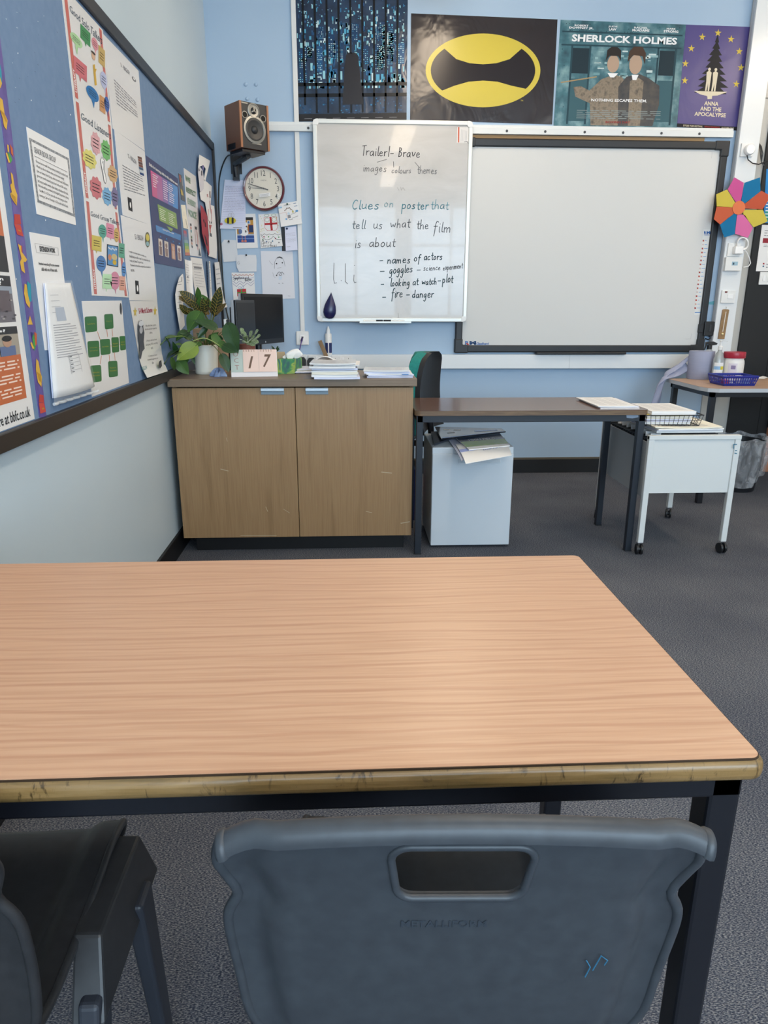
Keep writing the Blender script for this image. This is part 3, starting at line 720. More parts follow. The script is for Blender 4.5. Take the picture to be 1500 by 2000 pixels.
# spray bottle behind the roll
q = onY(1384, 690, ry + .1); sx, sy = q.x, ry + .1
t = thing('spray_bottle', 'spray bottle with a black trigger head behind the paper roll', 'spray bottle', (sx, sy, RZ))
zt = onY(1388, 668, sy).z
b = MB(); b.lathe([(.036, 0), (.038, .01), (.038, .13), (.03, .165), (.014, .19), (.014, zt - RZ - .04)], (sx, sy, RZ), mat('clear_pet', 'cdd6da', .1, trans=.5), 20); b.build('bottle', t, smooth=50)
b = MB(); b.lathe([(.017, zt - RZ - .05), (.017, zt - RZ - .02)], (sx, sy, RZ), BLACKP, 14); b.prism([(sx - .03, sy - .01, zt - .012), (sx - .028, sy - .01, zt), (sx + .02, sy - .01, zt + .004), (sx + .05, sy - .01, zt - .008), (sx + .045, sy - .01, zt - .018), (sx + .01, sy - .01, zt - .022)], (0, .02, 0), BLACKP)
b.prism([(sx - .03, sy - .006, zt - .012), (sx - .02, sy - .006, zt - .015), (sx - .028, sy - .006, zt - .05), (sx - .036, sy - .006, zt - .055)], (0, .012, 0), BLACKP); b.build('trigger_head', t, bevel=.002)
# sanitiser pump
q = onY(1401, 724, 4.56); sx, sy = q.x, 4.56; zt = onY(1402, 664, sy).z
t = thing('pump_bottle', 'clear sanitiser pump bottle with a white label between roll and red-lidded tub', 'pump bottle', (sx, sy, RZ))
hh = zt - RZ
b = MB(); b.lathe([(.03, 0), (.033, .006), (.033, hh * .5), (.024, hh * .66), (.013, hh * .72), (.013, hh * .78)], (sx, sy, RZ), mat('clear_gel', 'd9dfdf', .08, trans=.6), 20); b.build('bottle', t, smooth=50)
b = MB(); b.lathe([(.015, hh * .76), (.015, hh * .84), (.006, hh * .86), (.006, hh * .96), (.01, hh * .97), (.01, hh)], (sx, sy, RZ), WHITEP, 14); b.bar((sx, sy, RZ + hh * .985), (sx + .035, sy - .02, RZ + hh * .965), .01, .006, WHITEP); b.build('pump', t, smooth=50)
b = MB()
for k in range(8):
    a0, a1 = [math.radians(200 + 14 * (k + d)) for d in (0, 1)]
    b.poly([(sx + .0336 * math.cos(a), sy + .0336 * math.sin(a), RZ + z) for a, z in ((a0, .03), (a1, .03), (a1, hh * .45), (a0, hh * .45))], PAPER)
    b.poly([(sx + .034 * math.cos(a), sy + .034 * math.sin(a), RZ + z) for a, z in ((a0, hh * .28), (a1, hh * .28), (a1, hh * .36), (a0, hh * .36))], C('8fb5d8' if k < 5 else 'd8c84a'))
b.build('bottle_label', t)
# tub
q = onY(1430, 728, 4.55); sx, sy = q.x, 4.55; zt = onY(1430, 688, sy - .045).z; hh = zt - RZ
wr_ = (onY(1449, 705, sy).x - onY(1411, 705, sy).x) / 2
t = thing('wipes_tub', 'white plastic tub with a red screw lid on the side table', 'tub', (sx, sy, RZ))
b = MB(); b.lathe([(wr_ * .94, 0), (wr_, .006), (wr_, hh * .62), (wr_ * .96, hh * .7), (wr_ * .9, hh * .74), (wr_ * .9, hh * .8)], (sx, sy, RZ), mat('white_hdpe', 'e6e4e0', .35), 32); b.build('body', t, smooth=40)
b = MB(); b.lathe([(wr_ * 1.0, hh * .79), (wr_ * 1.03, hh * .81), (wr_ * 1.03, hh * .97), (wr_, hh)], (sx, sy, RZ), mat('red_lid', 'a5273a', .35), 40); b.build('lid', t, smooth=40)
b = MB()
for k in range(10):
    a0, a1 = [math.radians(215 + 8 * (k + d)) for d in (0, 1)]; r_ = wr_ + .0006
    if k < 6: b.poly([(sx + r_ * math.cos(a), sy + r_ * math.sin(a), RZ + z) for a, z in ((a0, hh * .25), (a1, hh * .25), (a1, hh * .62), (a0, hh * .62))], C('d9d2da'))
    if 1 < k < 5: b.poly([(sx + (r_ + .0004) * math.cos(a), sy + (r_ + .0004) * math.sin(a), RZ + z) for a, z in ((a0, hh * .42), (a1, hh * .42), (a1, hh * .55), (a0, hh * .55))], C('8c7fa0'))
    if k < 7: b.poly([(sx + (r_ + .0004) * math.cos(a), sy + (r_ + .0004) * math.sin(a), RZ + z) for a, z in ((a0, hh * .14), (a1, hh * .14), (a1, hh * .2), (a0, hh * .2))], C('c2404a'))
b.build('tub_label', t)
# basket
BASK = mat('blue_basket_plastic', '1f2f8f', .35)
t = thing('plastic_basket', 'small blue slotted plastic basket in front of the red-lidded tub', 'basket', (2.38, 4.32, RZ))
bx0, bx1, by0, by1, bz = 2.285, 2.475, 4.235, 4.40, .058
T = [Vector((bx0 - .015, by0 - .012, RZ + bz)), Vector((bx1 + .015, by0 - .012, RZ + bz)), Vector((bx1 + .015, by1 + .012, RZ + bz)), Vector((bx0 - .015, by1 + .012, RZ + bz))]
Bq = [Vector((bx0, by0, RZ + .001)), Vector((bx1, by0, RZ + .001)), Vector((bx1, by1, RZ + .001)), Vector((bx0, by1, RZ + .001))]
b = MB(); b.prism(Bq, (0, 0, .003), BASK); b.build('base', t)
b = MB()
for i in range(4):
    n = 14 if i % 2 == 0 else 10; A, B_, C_, D_ = Bq[i], Bq[(i + 1) % 4], T[(i + 1) % 4], T[i]
    def pt(u, v): return A.lerp(B_, u).lerp(D_.lerp(C_, u), v)
    for v0, v1 in ((0, .22), (.46, .56), (.8, 1)): b.poly([pt(0, v0), pt(1, v0), pt(1, v1), pt(0, v1)], BASK)
    for k in range(n + 1):
        u0 = k / n * .985; b.poly([pt(u0, 0), pt(u0 + .015 + .012, 0), pt(u0 + .015 + .012, 1), pt(u0, 1)], BASK)
b.build('slotted_side', t, solid=.0025)
b = MB(); b.tube(T + [T[0]], .004, BASK, 6); b.build('rim', t)
for k, (cl, x, y) in enumerate((('b8434f', 2.31, 4.28), ('e8e6e0', 2.36, 4.33), ('8c9fc8', 2.425, 4.26), ('e8e6e0', 2.435, 4.34))):
    b = MB(); b.box(x, x + .035, y, y + .05, RZ + .005, RZ + .03 + .006 * k, C(cl)); tag(b.build('eraser', bevel=.003), ('red', 'long white', 'pale blue', 'tall white')[k] + ' block lying in the blue basket', 'eraser')
b = MB(); P_ = [onZ(1474, 739, RZ + .002), onZ(1490, 735, RZ + .002), onZ(1500, 737, RZ + .002), onZ(1492, 740, RZ + .002)]
b.prism(P_, (0, 0, .002), PAPER); tag(b.build('paper'), 'loose white paper on the side table right of the blue basket', 'paper')

# ================================================================== BIN, BOX, OFFICE CHAIR, DESK
bx, by = 2.60, 4.50
t = thing('waste_bin', 'black waste bin wrapped in a clear plastic liner behind the trolley', 'bin', (bx, by, 0))
b = MB(); b.lathe([(.115, 0), (.118, .01), (.145, .335), (.140, .335), (.112, .015)], (bx, by, 0), mat('bin_plastic', '1c1d21', .4), 32, cap=(True, True)); b.build('bin_body', t, smooth=40)
LINER = mat('clear_bin_liner', 'd6d7da', .18, alpha=.4)
nt, N, Lk, b_ = nodes_of(LINER); f = noise(nt, tex_coord(nt, (1, 1, .6)), 16, 3, .5, 1.0)
r_ = nt.nodes.new('ShaderNodeMapRange'); r_.inputs[1].default_value = .35; r_.inputs[2].default_value = .7; r_.inputs[3].default_value = .15; r_.inputs[4].default_value = .5
Lk.new(f, r_.inputs[0]); Lk.new(r_.outputs[0], b_.inputs['Alpha']); bump(nt, f, .8, .02, b_)
rd = random.Random(4)
def liner(u, v):
    a = 2 * math.pi * u; r0 = (.152 + .022 * math.sin(3 * a + 1) * v + .008 * math.sin(11 * a + 5 * v) + .006 * math.sin(17 * a))
    prof = [(.142, .345), (.158, .362), (.172, .33), (.175, .22), (.16, .12), (.15, .07)]
    s_ = v * 5; i = min(4, int(s_)); f_ = s_ - i; R_, z = prof[i][0] * (1 - f_) + prof[i + 1][0] * f_, prof[i][1] * (1 - f_) + prof[i + 1][1] * f_
    R_ += r0 - .152; z += .03 * math.sin(2 * a + 2) * v * v + .012 * math.sin(7 * a) * (1 - v)
    return Vector((bx + R_ * math.cos(a), by + R_ * math.sin(a), max(z, .004)))
b = MB(); b.grid(liner, 64, 24, LINER); b.build('liner', t, smooth=80)
b = MB(); b.box(3.065, 3.70, 4.968, 5.004, 0, .335, C('b07a5e')); tag(b.build('wooden_board', bevel=.004), 'orange-brown wooden board standing at the foot of the wall by the black door', 'board')
GREEN = noisy('teal_upholstery', [(.3, '1f7a72'), (.7, '268880')], 80, rough=.9)
t = thing('office_chair', 'swivel office chair with a teal cushion and black back shell behind the dark table', 'chair', (.43, 4.05, 0))
A_ = math.radians(112)           # the backrest is seen almost edge-on, its back shell towards the viewer
Mc = Matrix.Translation((.435, 4.03, 0)) @ Matrix.Rotation(-A_, 4, 'Z')
zt = onY(838, 688, 4.0).z
def backpad(off, th, m_, nm):
    b = MB()
    def fn(u, v, s_):
        a = u * 2 - 1; z = .50 + (zt - .50) * v; w = .21 * (1 - .25 * max(0, (v - .55) / .45) ** 2) * (1 if v < .9 else math.sqrt(max(0, 1 - ((v - .9) / .1) ** 2 * .75)))
        return Mc @ Vector((a * w, off + s_ * th + .035 * a * a - .03 * math.sin(v * 3), z))
    b.grid(lambda u, v: fn(u, v, 0), 14, 18, m_); b.grid(lambda u, v: fn(u, v, 1), 14, 18, m_)
    b.grid(lambda u, v: fn(0, u, v), 18, 1, m_); b.grid(lambda u, v: fn(1, u, v), 18, 1, m_); b.grid(lambda u, v: fn(u, 1, v), 14, 1, m_); b.grid(lambda u, v: fn(u, 0, v), 14, 1, m_)
    return b.build(nm, t, smooth=60)
backpad(0.0, .028, mat('black_shell', '1d1d1f', .5), 'back_shell'); backpad(-.055, .055, GREEN, 'backrest_cushion')
b = MB(); b.prism([Mc @ Vector(p) for p in rrect(-.22, .22, -.50, -.06, .07, .44)], (0, 0, .06), GREEN); b.build('seat_cushion', t, bevel=.02, seg=3)
b = MB(); b.prism([Mc @ Vector(p) for p in rrect(-.2, .2, -.48, -.08, .06, .42)], (0, 0, .02), BLACKP); b.build('seat_pan', t)
b = MB(); b.tube([Mc @ Vector(p) for p in ((0, -.2, .42), (0, .02, .41), (0, .045, .46), (0, .03, .62))], .018, BLACKM, 8); b.build('back_bar', t, smooth=60)
b = MB(); c_ = Mc @ Vector((0, -.27, 0)); b.tube([(c_.x, c_.y, .09), (c_.x, c_.y, .43)], .022, BLACKM, 12); b.build('gas_column', t, smooth=60)
b = MB()
for k in range(5):
    a = 2 * math.pi * k / 5 + .3; b.tube([c_ + Vector((0, 0, .10)), c_ + Vector((.24 * math.cos(a), .24 * math.sin(a), .065))], [.024, .014], BLACKM, 8)
b.build('star_base', t)
for k in range(5):
    a = 2 * math.pi * k / 5 + .3; p = c_ + Vector((.24 * math.cos(a), .24 * math.sin(a), 0)); b = MB()
    b.lathe([(.02, -.018), (.026, -.014), (.026, .014), (.02, .018)], (p.x, p.y, .026), BLACKP, 14, Matrix.Rotation(a, 3, 'Z') @ Matrix.Rotation(math.radians(90), 3, 'Y')); b.tube([(p.x, p.y, .03), (p.x, p.y, .07)], .006, BLACKP, 6); b.build('castor', t, smooth=40)
# bags/folders standing between cabinet and pedestal
b = MB(); b.box(.352, .375, 3.86, 4.14, 0, .30, C('26305e')); b.box(.3755, .378, 3.86, 4.14, .02, .29, C('b83a3a')); tag(b.build('ring_binder', bevel=.002), 'navy ring binder standing on the floor between cabinet and pedestal', 'binder')
# desk that carries the monitors, hidden behind the cabinet
DZ = .74
t = thing('computer_desk', 'plain desk in the corner behind the cabinet carrying the two monitors', 'desk', (-.35, 4.4, 0))
b = MB(); b.box(-.80, .06, 3.80, 4.96, DZ - .025, DZ, BEECHP); b.build('desktop', t, bevel=.002)
for x, y in ((-.79, 3.82), (.02, 3.82), (-.79, 4.9), (.02, 4.9)): b = MB(); b.box(x, x + .03, y, y + .03, 0, DZ - .025, BLACKM); b.build('leg', t)
SCRN = mat('dark_screen', '0e0f13', .3, spec=.25); BEZ = mat('monitor_black', '17181b', .3); SILV = mat('monitor_silver', 'a9adb3', .35)
def monitor(label, nearTop, w, h, deg, nm, edge):
    A = Vector(nearTop); d = Vector((math.cos(math.radians(deg)), math.sin(math.radians(deg)), 0)); n = Vector((d.y, -d.x, 0)); z = Vector((0, 0, 1))
    t = thing(nm, label, 'monitor', A + d * w / 2 - z * (A.z - DZ))
    def slab(u0, u1, v0, v1, d0, d1, m_, name, bev=0):
        b = MB(); b.prism([A + d * (w * u) - z * (h * v) + n * d0 for u, v in ((u0, v0), (u1, v0), (u1, v1), (u0, v1))], n * (d1 - d0), m_); return b.build(name, t, bevel=bev)
    slab(0, 1, 0, 1, -.012, 0, BEZ, 'bezel', .002); slab(0, 1, 0, 1, -.03, -.0125, edge, 'rear_shell', .003)
    slab(.15, .85, .15, .85, -.055, -.031, BEZ, 'rear_bulge', .006); slab(.04, .96, .06, .9, 0, .0008, SCRN, 'screen')
    b = MB(); c = A + d * w / 2 - n * .05; b.tube([c - z * h * .55, Vector((c.x, c.y, DZ + .012))], .02, BEZ, 10); b.build('stand_neck', t)
    b = MB(); b.lathe([(.10, 0), (.10, .008), (.09, .012)], (c.x + n.x * .04, c.y + n.y * .04, DZ), BEZ, 28); b.build('stand_base', t, smooth=40)
    b = MB(); c2 = A + d * w / 2 - z * h * .955 + n * .0009; b.lathe([(.006, 0), (.006, .0005)], c2, SILV, 12, n.to_track_quat('Z', 'Y').to_matrix()); b.build('badge', t)
    return t
p0 = onY(473, 573, 4.32); monitor('wide black computer monitor turned towards the green office chair', p0, .48, onY(473, 573, 4.32).z - onY(474, 676, 4.32).z, 66, 'computer_monitor', SILV)
p0 = onY(459.8, 586, 3.93); monitor('narrow-looking monitor with a silver side standing nearest the fittonia plant', p0, .30, onY(460, 586, 3.93).z - onY(468, 674, 3.93).z, 78, 'computer_monitor', SILV)

# ================================================================== BACK WALL: rail, trunking, sockets
RAILM = mat('white_rail_paint', 'dcdedd', 0.35)
def wz(px, py, Y=YB): return onY(px, py, Y)
b = MB(); z0, z1 = 2.238, 2.292; yb0 = YB - .03
b.prism([(-.56, YB, z0), (-.56, yb0, z0), (-.56, yb0, z0 + .036), (-.56, yb0 + .008, z0 + .038), (-.56, yb0 + .008, z1), (-.56, YB, z1)], (2.53 + .56, 0, 0), RAILM)
rail = tag(b.build('wall_rail', bevel=.0015), 'long white slotted hanging rail running across the back wall above the boards', 'rail')
for px in (523, 602, 990, 1065, 1142, 1217, 1292, 1366):
    p = wz(px, 247 + (px - 520) * .0165, yb0); b = MB(); b.lathe([(.008, 0), (.008, .002), (.003, .003)], (p.x, yb0, z0 + .018), C('4b4d50'), 12, Matrix.Rotation(math.radians(90), 3, 'X')); b.build('screw', rail)
b = MB(); q0, q1 = wz(925, 272), wz(1374, 275); b.box(q0.x - .3, q1.x, YB - .012, YB, 2.217, 2.236, C('a3835c')); tag(b.build('wooden_batten'), 'thin bare wooden batten between the rail and the projection board', 'batten')
# dado trunking
TRUNK = mat('trunking_white', 'dfe2e4', 0.3)
b = MB(); dx1 = wz(1340, 705).x; b.box(-.42, dx1, YB - .05, YB, .757, .853, TRUNK); dado = tag(b.build('dado_trunking', bevel=.003), 'wide white cable trunking along the back wall below the boards', 'trunking')
b = MB(); b.box(.62, .622, YB - .0507, YB - .05, .757, .853, C('b9bdc2')); b.box(1.55, 1.552, YB - .0507, YB - .05, .757, .853, C('b9bdc2')); b.build('joint', dado)
yd = YB - .05
def socket(label, px0, py0, px1, py1, Y, plugs=(), switch=True, name='wall_socket', group=None, holes=2):
    a = wz(px0, py0, Y - .01); c = wz(px1, py1, Y - .01); t = thing(name, label, 'socket', ((a.x + c.x) / 2, Y, c.z), group)
    b = MB(); b.box(a.x, c.x, Y - .011, Y, c.z, a.z, WHITEP); b.build('face_plate', t, bevel=.002)
    w = c.x - a.x; h = a.z - c.z
    if switch:
        b = MB(); b.box(a.x + w * .40, a.x + w * .49, Y - .0145, Y - .011, c.z + h * .5, c.z + h * .86, WHITEI); b.box(a.x + w * .51, a.x + w * .6, Y - .0145, Y - .011, c.z + h * .5, c.z + h * .86, WHITEI); b.build('rocker_switch', t, bevel=.001)
    b = MB()
    for k in range(holes):
        u = .18 + .64 * k
        for du, dv, ww, hh in ((0, .62, .018, .16), (-.07, .25, .03, .09), (.07, .25, .03, .09)): b.box(a.x + w * (u + du - ww / 2), a.x + w * (u + du + ww / 2), Y - .0116, Y - .011, c.z + h * dv, c.z + h * (dv + hh), C('3a3a3c'))
    b.build('pin_slots', t)
    for u in plugs:
        b = MB(); cx = a.x + w * u; cz = c.z + h * .3; b.prism([(cx + rx_ * .5, Y - .011, cz + rz_) for rx_, rz_ in ((-.05, -.028), (.05, -.028), (.056, .012), (.03, .03), (-.03, .03), (-.056, .012))], (0, -.03, 0), BLACKP); b.tube([(cx, Y - .03, cz - .02), (cx, Y - .04, cz - .06), (cx + .02, Y - .03, cz - .10)], .004, BLACKP, 6)
        tag(b.build('mains_plug', bevel=.003), plugs[u], 'plug')
    return t
socket('white double socket without plugs on the trunking right of the wooden ruler', 647.6, 695, 688, 712.5, yd)
socket('white double socket behind the wooden ruler and glue tube', 601.5, 694, 640, 712.5, yd, plugs={.17: 'black mains plug just left of the wooden ruler, in the middle double socket', .83: 'black mains plug just behind the wooden ruler'})
socket('white double socket partly hidden by the tissue box', 556, 692.5, 597.5, 711.5, yd, plugs={.82: 'black mains plug beside the tissue box'})
# vertical conduit and data socket
CONDM = mat('conduit_white', 'dcdcda', .35)
def vcond(pts, label, w=.036, d=.016):
    b = MB()
    b.box(min(p.x for p in pts) , max(p.x for p in pts), YB - d, YB, pts[-1].z, pts[0].z, CONDM)
    return tag(b.build('cable_conduit', bevel=.002), label, 'conduit')
x0 = wz(575.5, 258).x; x1 = wz(584.5, 258).x
vcond([Vector((x0, 0, ZT)), Vector((x1, 0, 2.292))], 'narrow white conduit rising from the rail past the night-city poster')
vcond([Vector((x0, 0, 2.238)), Vector((x1, 0, wz(590, 647).z))], 'narrow white conduit dropping from the rail to the data socket')
a, c = wz(578, 647, YB - .02), wz(603.5, 674, YB - .02)
t = thing('data_socket', 'square white data socket with a purple cable at the foot of the conduit', 'socket', ((a.x + c.x) / 2, YB, c.z))
b = MB(); b.box(a.x, c.x, YB - .022, YB, c.z, a.z, WHITEP); b.build('back_box', t, bevel=.006); b = MB(); w = c.x - a.x; h = a.z - c.z
b.box(a.x + w * .3, c.x - w * .3, YB - .026, YB - .022, c.z + h * .25, c.z + h * .75, WHITEI); b.build('outlet_module', t, bevel=.001)
b = MB(); b.box(a.x + w * .42, c.x - w * .42, YB - .0268, YB - .026, c.z + h * .5, c.z + h * .62, C('55585c')); b.build('port', t)
p = [wz(590, 661, YB - .03), wz(589, 666, YB - .05), wz(586, 680, YB - .07), wz(582, 692, YB - .10), wz(580, 706, YB - .12)]
b = MB(); b.tube(p, .0035, C('5a4a86'), 6); b.tube(p[:2], .007, C('453a66'), 6); tag(b.build('network_cable', smooth=60), 'purple network cable plugged into the data socket', 'cable')

# ================================================================== WHITEBOARD
WBY = 4.965
WBF = mat('whiteboard_frame', 'd9dad6', .3, .2)
wb0, wb1 = wz(611, 235, WBY), wz(905, 630, WBY); wx0, wx1, wz0_, wz1_ = -.203, .812, 1.073, 2.303
WBS = mat('whiteboard_enamel', 'd6d2cd', .16, spec=.5, coat=.3)
nt, N, Lk, b_ = nodes_of(WBS); f = noise(nt, tex_coord(nt, (1.2, 1, 3)), 2.2, 4, .6, .6)
Lk.new(ramp(nt, f, [(.3, 'b9b5b0'), (.7, 'c6c2be')]), b_.inputs['Base Color'])
r_ = nt.nodes.new('ShaderNodeMapRange'); r_.inputs[3].default_value = .17; r_.inputs[4].default_value = .27; Lk.new(f, r_.inputs[0]); Lk.new(r_.outputs[0], b_.inputs['Roughness'])
wbt = thing('whiteboard', 'portrait whiteboard covered in black and teal handwriting, hung on the rail', 'whiteboard', ((wx0 + wx1) / 2, WBY, wz0_))
b = MB(); b.box(wx0 + .015, wx1 - .015, WBY + .002, WBY + .012, wz0_ + .015, wz1_ - .015, WBS); b.build('writing_surface', wbt)
b = MB(); fw = .026
b.box(wx0, wx0 + fw, WBY - .006, WBY + .02, wz0_ + .02, wz1_ - .02, WBF); b.box(wx1 - fw, wx1, WBY - .006, WBY + .02, wz0_ + .02, wz1_ - .02, WBF)
b.box(wx0 + .02, wx1 - .02, WBY - .006, WBY + .02, wz0_, wz0_ + fw, WBF); b.box(wx0 + .02, wx1 - .02, WBY - .006, WBY + .02, wz1_ - fw, wz1_, WBF); b.build('frame', wbt, bevel=.004)
b = MB()
for x in (wx0, wx1):
    for z in (wz0_, wz1_):
        s_, u_ = (1 if x == wx0 else -1), (1 if z == wz0_ else -1); b.prism([(x + s_ * p_, WBY - .008, z + u_ * q_) for p_, q_ in ((0, .022), (.006, .006), (.022, 0), (.036, 0), (.036, .03), (.03, .036), (0, .036))], (0, .028, 0), WHITEP)
b.build('corner_caps', wbt, bevel=.002)
b = MB()
for x in (wx0 + .12, wx1 - .12): b.box(x - .03, x + .03, WBY + .012, YB - .031, wz1_ - .09, wz1_ - .02, WBF)
b.build('hanging_bracket', wbt)
PX0_, PX1_ = wz(702, 632, WBY).x, wz(802, 632, WBY).x
b = MB(); b.box(PX0_, PX1_, WBY - .05, WBY - .006, wz0_ - .008, wz0_ - .002, WBF); b.box(PX0_, PX1_, WBY - .053, WBY - .049, wz0_ - .008, wz0_ + .004, WBF); b.build('pen_tray', wbt, bevel=.001)
S = Sheet(('B', WBY + .002), 0.0)
TEAL = C('4f8f9d'); DKT = C('2f4a50'); FAINT = C('a7a29d')
def zp(x, y): return (600 + x / 4.545, 220 + y / 4.545)
b = MB()
def hw(t_, x, y, xh, adv, m_, w, slope=0.0, seed=1):
    px, py = zp(x, y); S.hand(b, t_, px, py, xh / 4.545, adv / 4.545, m_, w / 4.545, slope, 2, seed)
hw('Trailer1- Brave', 480, 378, 42, 42, INK, 6, .04, 2)
hw('images', 490, 522, 34, 38, C('6b6a69'), 5, 0, 3); hw('colours', 748, 538, 30, 29, C('77787a'), 5, .0, 4); hw('themes', 975, 540, 34, 30, C('77787a'), 5, .01, 5)
hw('Clues', 395, 858, 42, 56, TEAL, 7, 0, 6); hw('on', 680, 838, 40, 48, C('86aab2'), 6, 0, 7); hw('poster', 838, 856, 40, 44, TEAL, 7, .01, 8); hw('that', 1092, 858, 40, 48, C('5f98a5'), 6, 0, 9)
hw('tell', 395, 1030, 40, 46, C('51636a'), 6, 0, 10); hw('us', 585, 1030, 42, 46, C('4a5054'), 6, 0, 11); hw('what', 735, 1022, 42, 44, C('454b50'), 6, 0, 12); hw('the', 968, 1034, 40, 42, C('4b5257'), 6, 0, 13); hw('film', 1115, 1060, 46, 54, C('4b4f54'), 6, .02, 14)
hw('is', 418, 1198, 46, 46, C('4c4c4e'), 6, 0, 15); hw('about', 548, 1192, 42, 50, C('4c4c4e'), 6, .01, 16)
hw('- names', 638, 1338, 36, 40, DKT, 7, -.01, 17); hw('of', 945, 1322, 34, 36, DKT, 7, 0, 18); hw('actors', 1035, 1308, 34, 31, DKT, 7, -.01, 19)
hw('-', 640, 1425, 22, 52, DKT, 7); hw('goggles', 728, 1430, 38, 33, DKT, 7, -.06, 20); hw('-', 968, 1412, 20, 44, DKT, 7); hw('science', 1030, 1404, 26, 24, INK, 4.5, -.05, 21); hw('experiment', 1205, 1400, 26, 19, INK, 4.5, -.12, 22)
hw('-', 650, 1540, 22, 36, DKT, 7); hw('looking', 735, 1540, 34, 30, DKT, 7, -.02, 23); hw('at', 935, 1530, 30, 30, DKT, 7, 0, 24); hw('watch', 1015, 1528, 30, 27, DKT, 7, -.02, 25); hw('-', 1155, 1508, 20, 36, DKT, 7); hw('plot', 1200, 1510, 38, 30, DKT, 7, -.01, 26)
hw('-', 662, 1655, 22, 42, DKT, 7); hw('fire', 745, 1640, 40, 36, DKT, 7, -.01, 27); hw('-', 875, 1634, 22, 40, DKT, 8); hw('danger', 930, 1645, 36, 34, DKT, 7, -.02, 28)
for p_ in (((620, 440), (705, 415)), ((765, 435), (768, 485)), ((955, 440), (998, 488))): S.stroke(b, [zp(*q_) for q_ in p_], C('6e6c6a'), 1)
for p_ in (((238, 1335), (235, 1480), (242, 1515), (262, 1510)), ((300, 1490), (306, 1492)), ((340, 1340), (338, 1500), (360, 1520)), ((415, 1440), (412, 1490), (420, 1510), (435, 1505)), ((418, 1355), (422, 1357)), ((808, 1780), (808, 1830)), ((1395, 260), (1420, 258), (1432, 275), (1432, 345)), ((725, 640), (728, 640)), ((800, 665), (815, 690)), ((830, 660), (835, 690), (850, 665), (868, 690))):
    S.stroke(b, [zp(*q_) for q_ in p_], C('5c5a58') if p_[0][0] < 500 else FAINT if 700 < p_[0][0] < 900 else C('55575a'), 1.1)
b.build('handwriting', wbt)
b = MB(); S.fill(b, [zp(1332, 128), zp(1432, 128), zp(1428, 270), zp(1328, 268)], C('dcd9d6'), 1); S.fill(b, [zp(1340, 128), zp(1351, 128), zp(1349, 265), zp(1339, 265)], C('c7512f'), 2)
for k in range(5): S.stroke(b, [zp(1370 + k * 12, 150 + k * 3), zp(1366 + k * 12, 250)], INKL, .7)
b.build('maker_sticker', wbt)
# eraser and pens
p = wz(644.5, 597, WBY - .02); ER = mat('navy_eraser', '1d2150', .25)
b = MB()
prof = [(.0, .118), (.006, .1), (.016, .07), (.026, .04), (.034, .01), (.038, -.02), (.038, -.045), (.032, -.07), (.02, -.088), (.0, -.094)]
b.lathe([(max(r * 1.12, .0005), z * .81) for r, z in prof], (p.x, WBY - .018, p.z - .01), ER, 20, Matrix.Rotation(math.radians(6), 3, 'Y') @ Matrix.Diagonal((1, .55, 1)))
tag(b.build('board_eraser', smooth=60), 'navy teardrop magnetic eraser stuck on the lower left of the whiteboard', 'eraser')
for (xa, xb, cl, lb) in ((710, 745, WHITEP, 'white marker pen with a dark cap, left one on the whiteboard tray'), (752, 790, WHITEP, 'white marker pen with a dark cap, right one on the whiteboard tray')):
    P0, P1 = wz(xa, 630, WBY - .025), wz(xb, 630, WBY - .025); z = wz0_ + .006; t = thing('marker_pen', lb, 'pen', ((P0.x + P1.x) / 2, WBY - .025, wz0_ - .002)); cap = P0.x + (P1.x - P0.x) * (.7 if xa < 740 else .3)
    b = MB(); b.tube([(P0.x, WBY - .025, z), (P1.x, WBY - .025, z)], .008, cl, 10); b.build('barrel', t, smooth=50)
    b = MB(); e = P1.x if xa < 740 else P0.x; b.tube([(cap, WBY - .025, z), (e + (.01 if xa < 740 else -.01), WBY - .025, z)], .0085, C('23262c'), 10); b.build('cap', t, smooth=50)

# ================================================================== PROJECTION BOARD
IBY = 5.002; IBF = mat('board_frame_charcoal', '1c1e22', .45)
IBS = mat('projection_surface', 'd3d3d1', .55, spec=.3)
ix0, ix1, iz0, iz1 = .745, 2.508, .868, 2.213
t = thing('projection_board', 'wide blank white projection board with a charcoal frame', 'board', ((ix0 + ix1) / 2, IBY, iz0))
b = MB(); b.box(ix0 + .02, ix1 - .02, IBY + .004, IBY + .02, iz0 + .02, iz1 - .02, IBS); b.build('surface', t)
fw = .048
for n_, bb in (('frame_rail', (ix0 + .03, ix1 - .03, iz0, iz0 + fw)), ('frame_rail', (ix0 + .03, ix1 - .03, iz1 - fw, iz1)), ('frame_rail', (ix0, ix0 + fw, iz0 + .03, iz1 - .03)), ('frame_rail', (ix1 - fw, ix1, iz0 + .03, iz1 - .03))):
    b = MB(); b.box(bb[0], bb[1], IBY - .012, YB, bb[2], bb[3], IBF); b.build(n_, t, bevel=.008, seg=3)
for x in (ix0, ix1):
    for z in (iz0, iz1):
        s_, u_ = (1 if x == ix0 else -1), (1 if z == iz0 else -1); b = MB(); b.prism([(x - s_ * .004 + s_ * p_, IBY - .016, z - u_ * .004 + u_ * q_) for p_, q_ in ((0, 0), (.095, 0), (.095, .055), (.055, .055), (.055, .095), (0, .095))], (0, .05, 0), IBF); b.build('frame_corner', t, bevel=.006)
a = wz(1046, 690, IBY - .03); c = wz(1221, 690, IBY - .03)
b = MB(); b.box(a.x, c.x, IBY - .055, IBY - .012, iz0 - .012, iz0 + .003, BLACKP); b.build('pen_ledge', t, bevel=.004)
S = Sheet(('B', IBY + .004), 0.0); BLU = C('1d5fa8'); REDL = C('c1352f')
b = MB(); S.text(b, 'R', R4(908.5, 666, 916, 673.5), BLU, 1, .03); S.text(b, 'M', R4(917, 666, 930, 673.5), C('14406f'), 1, .05); S.poly if 0 else None
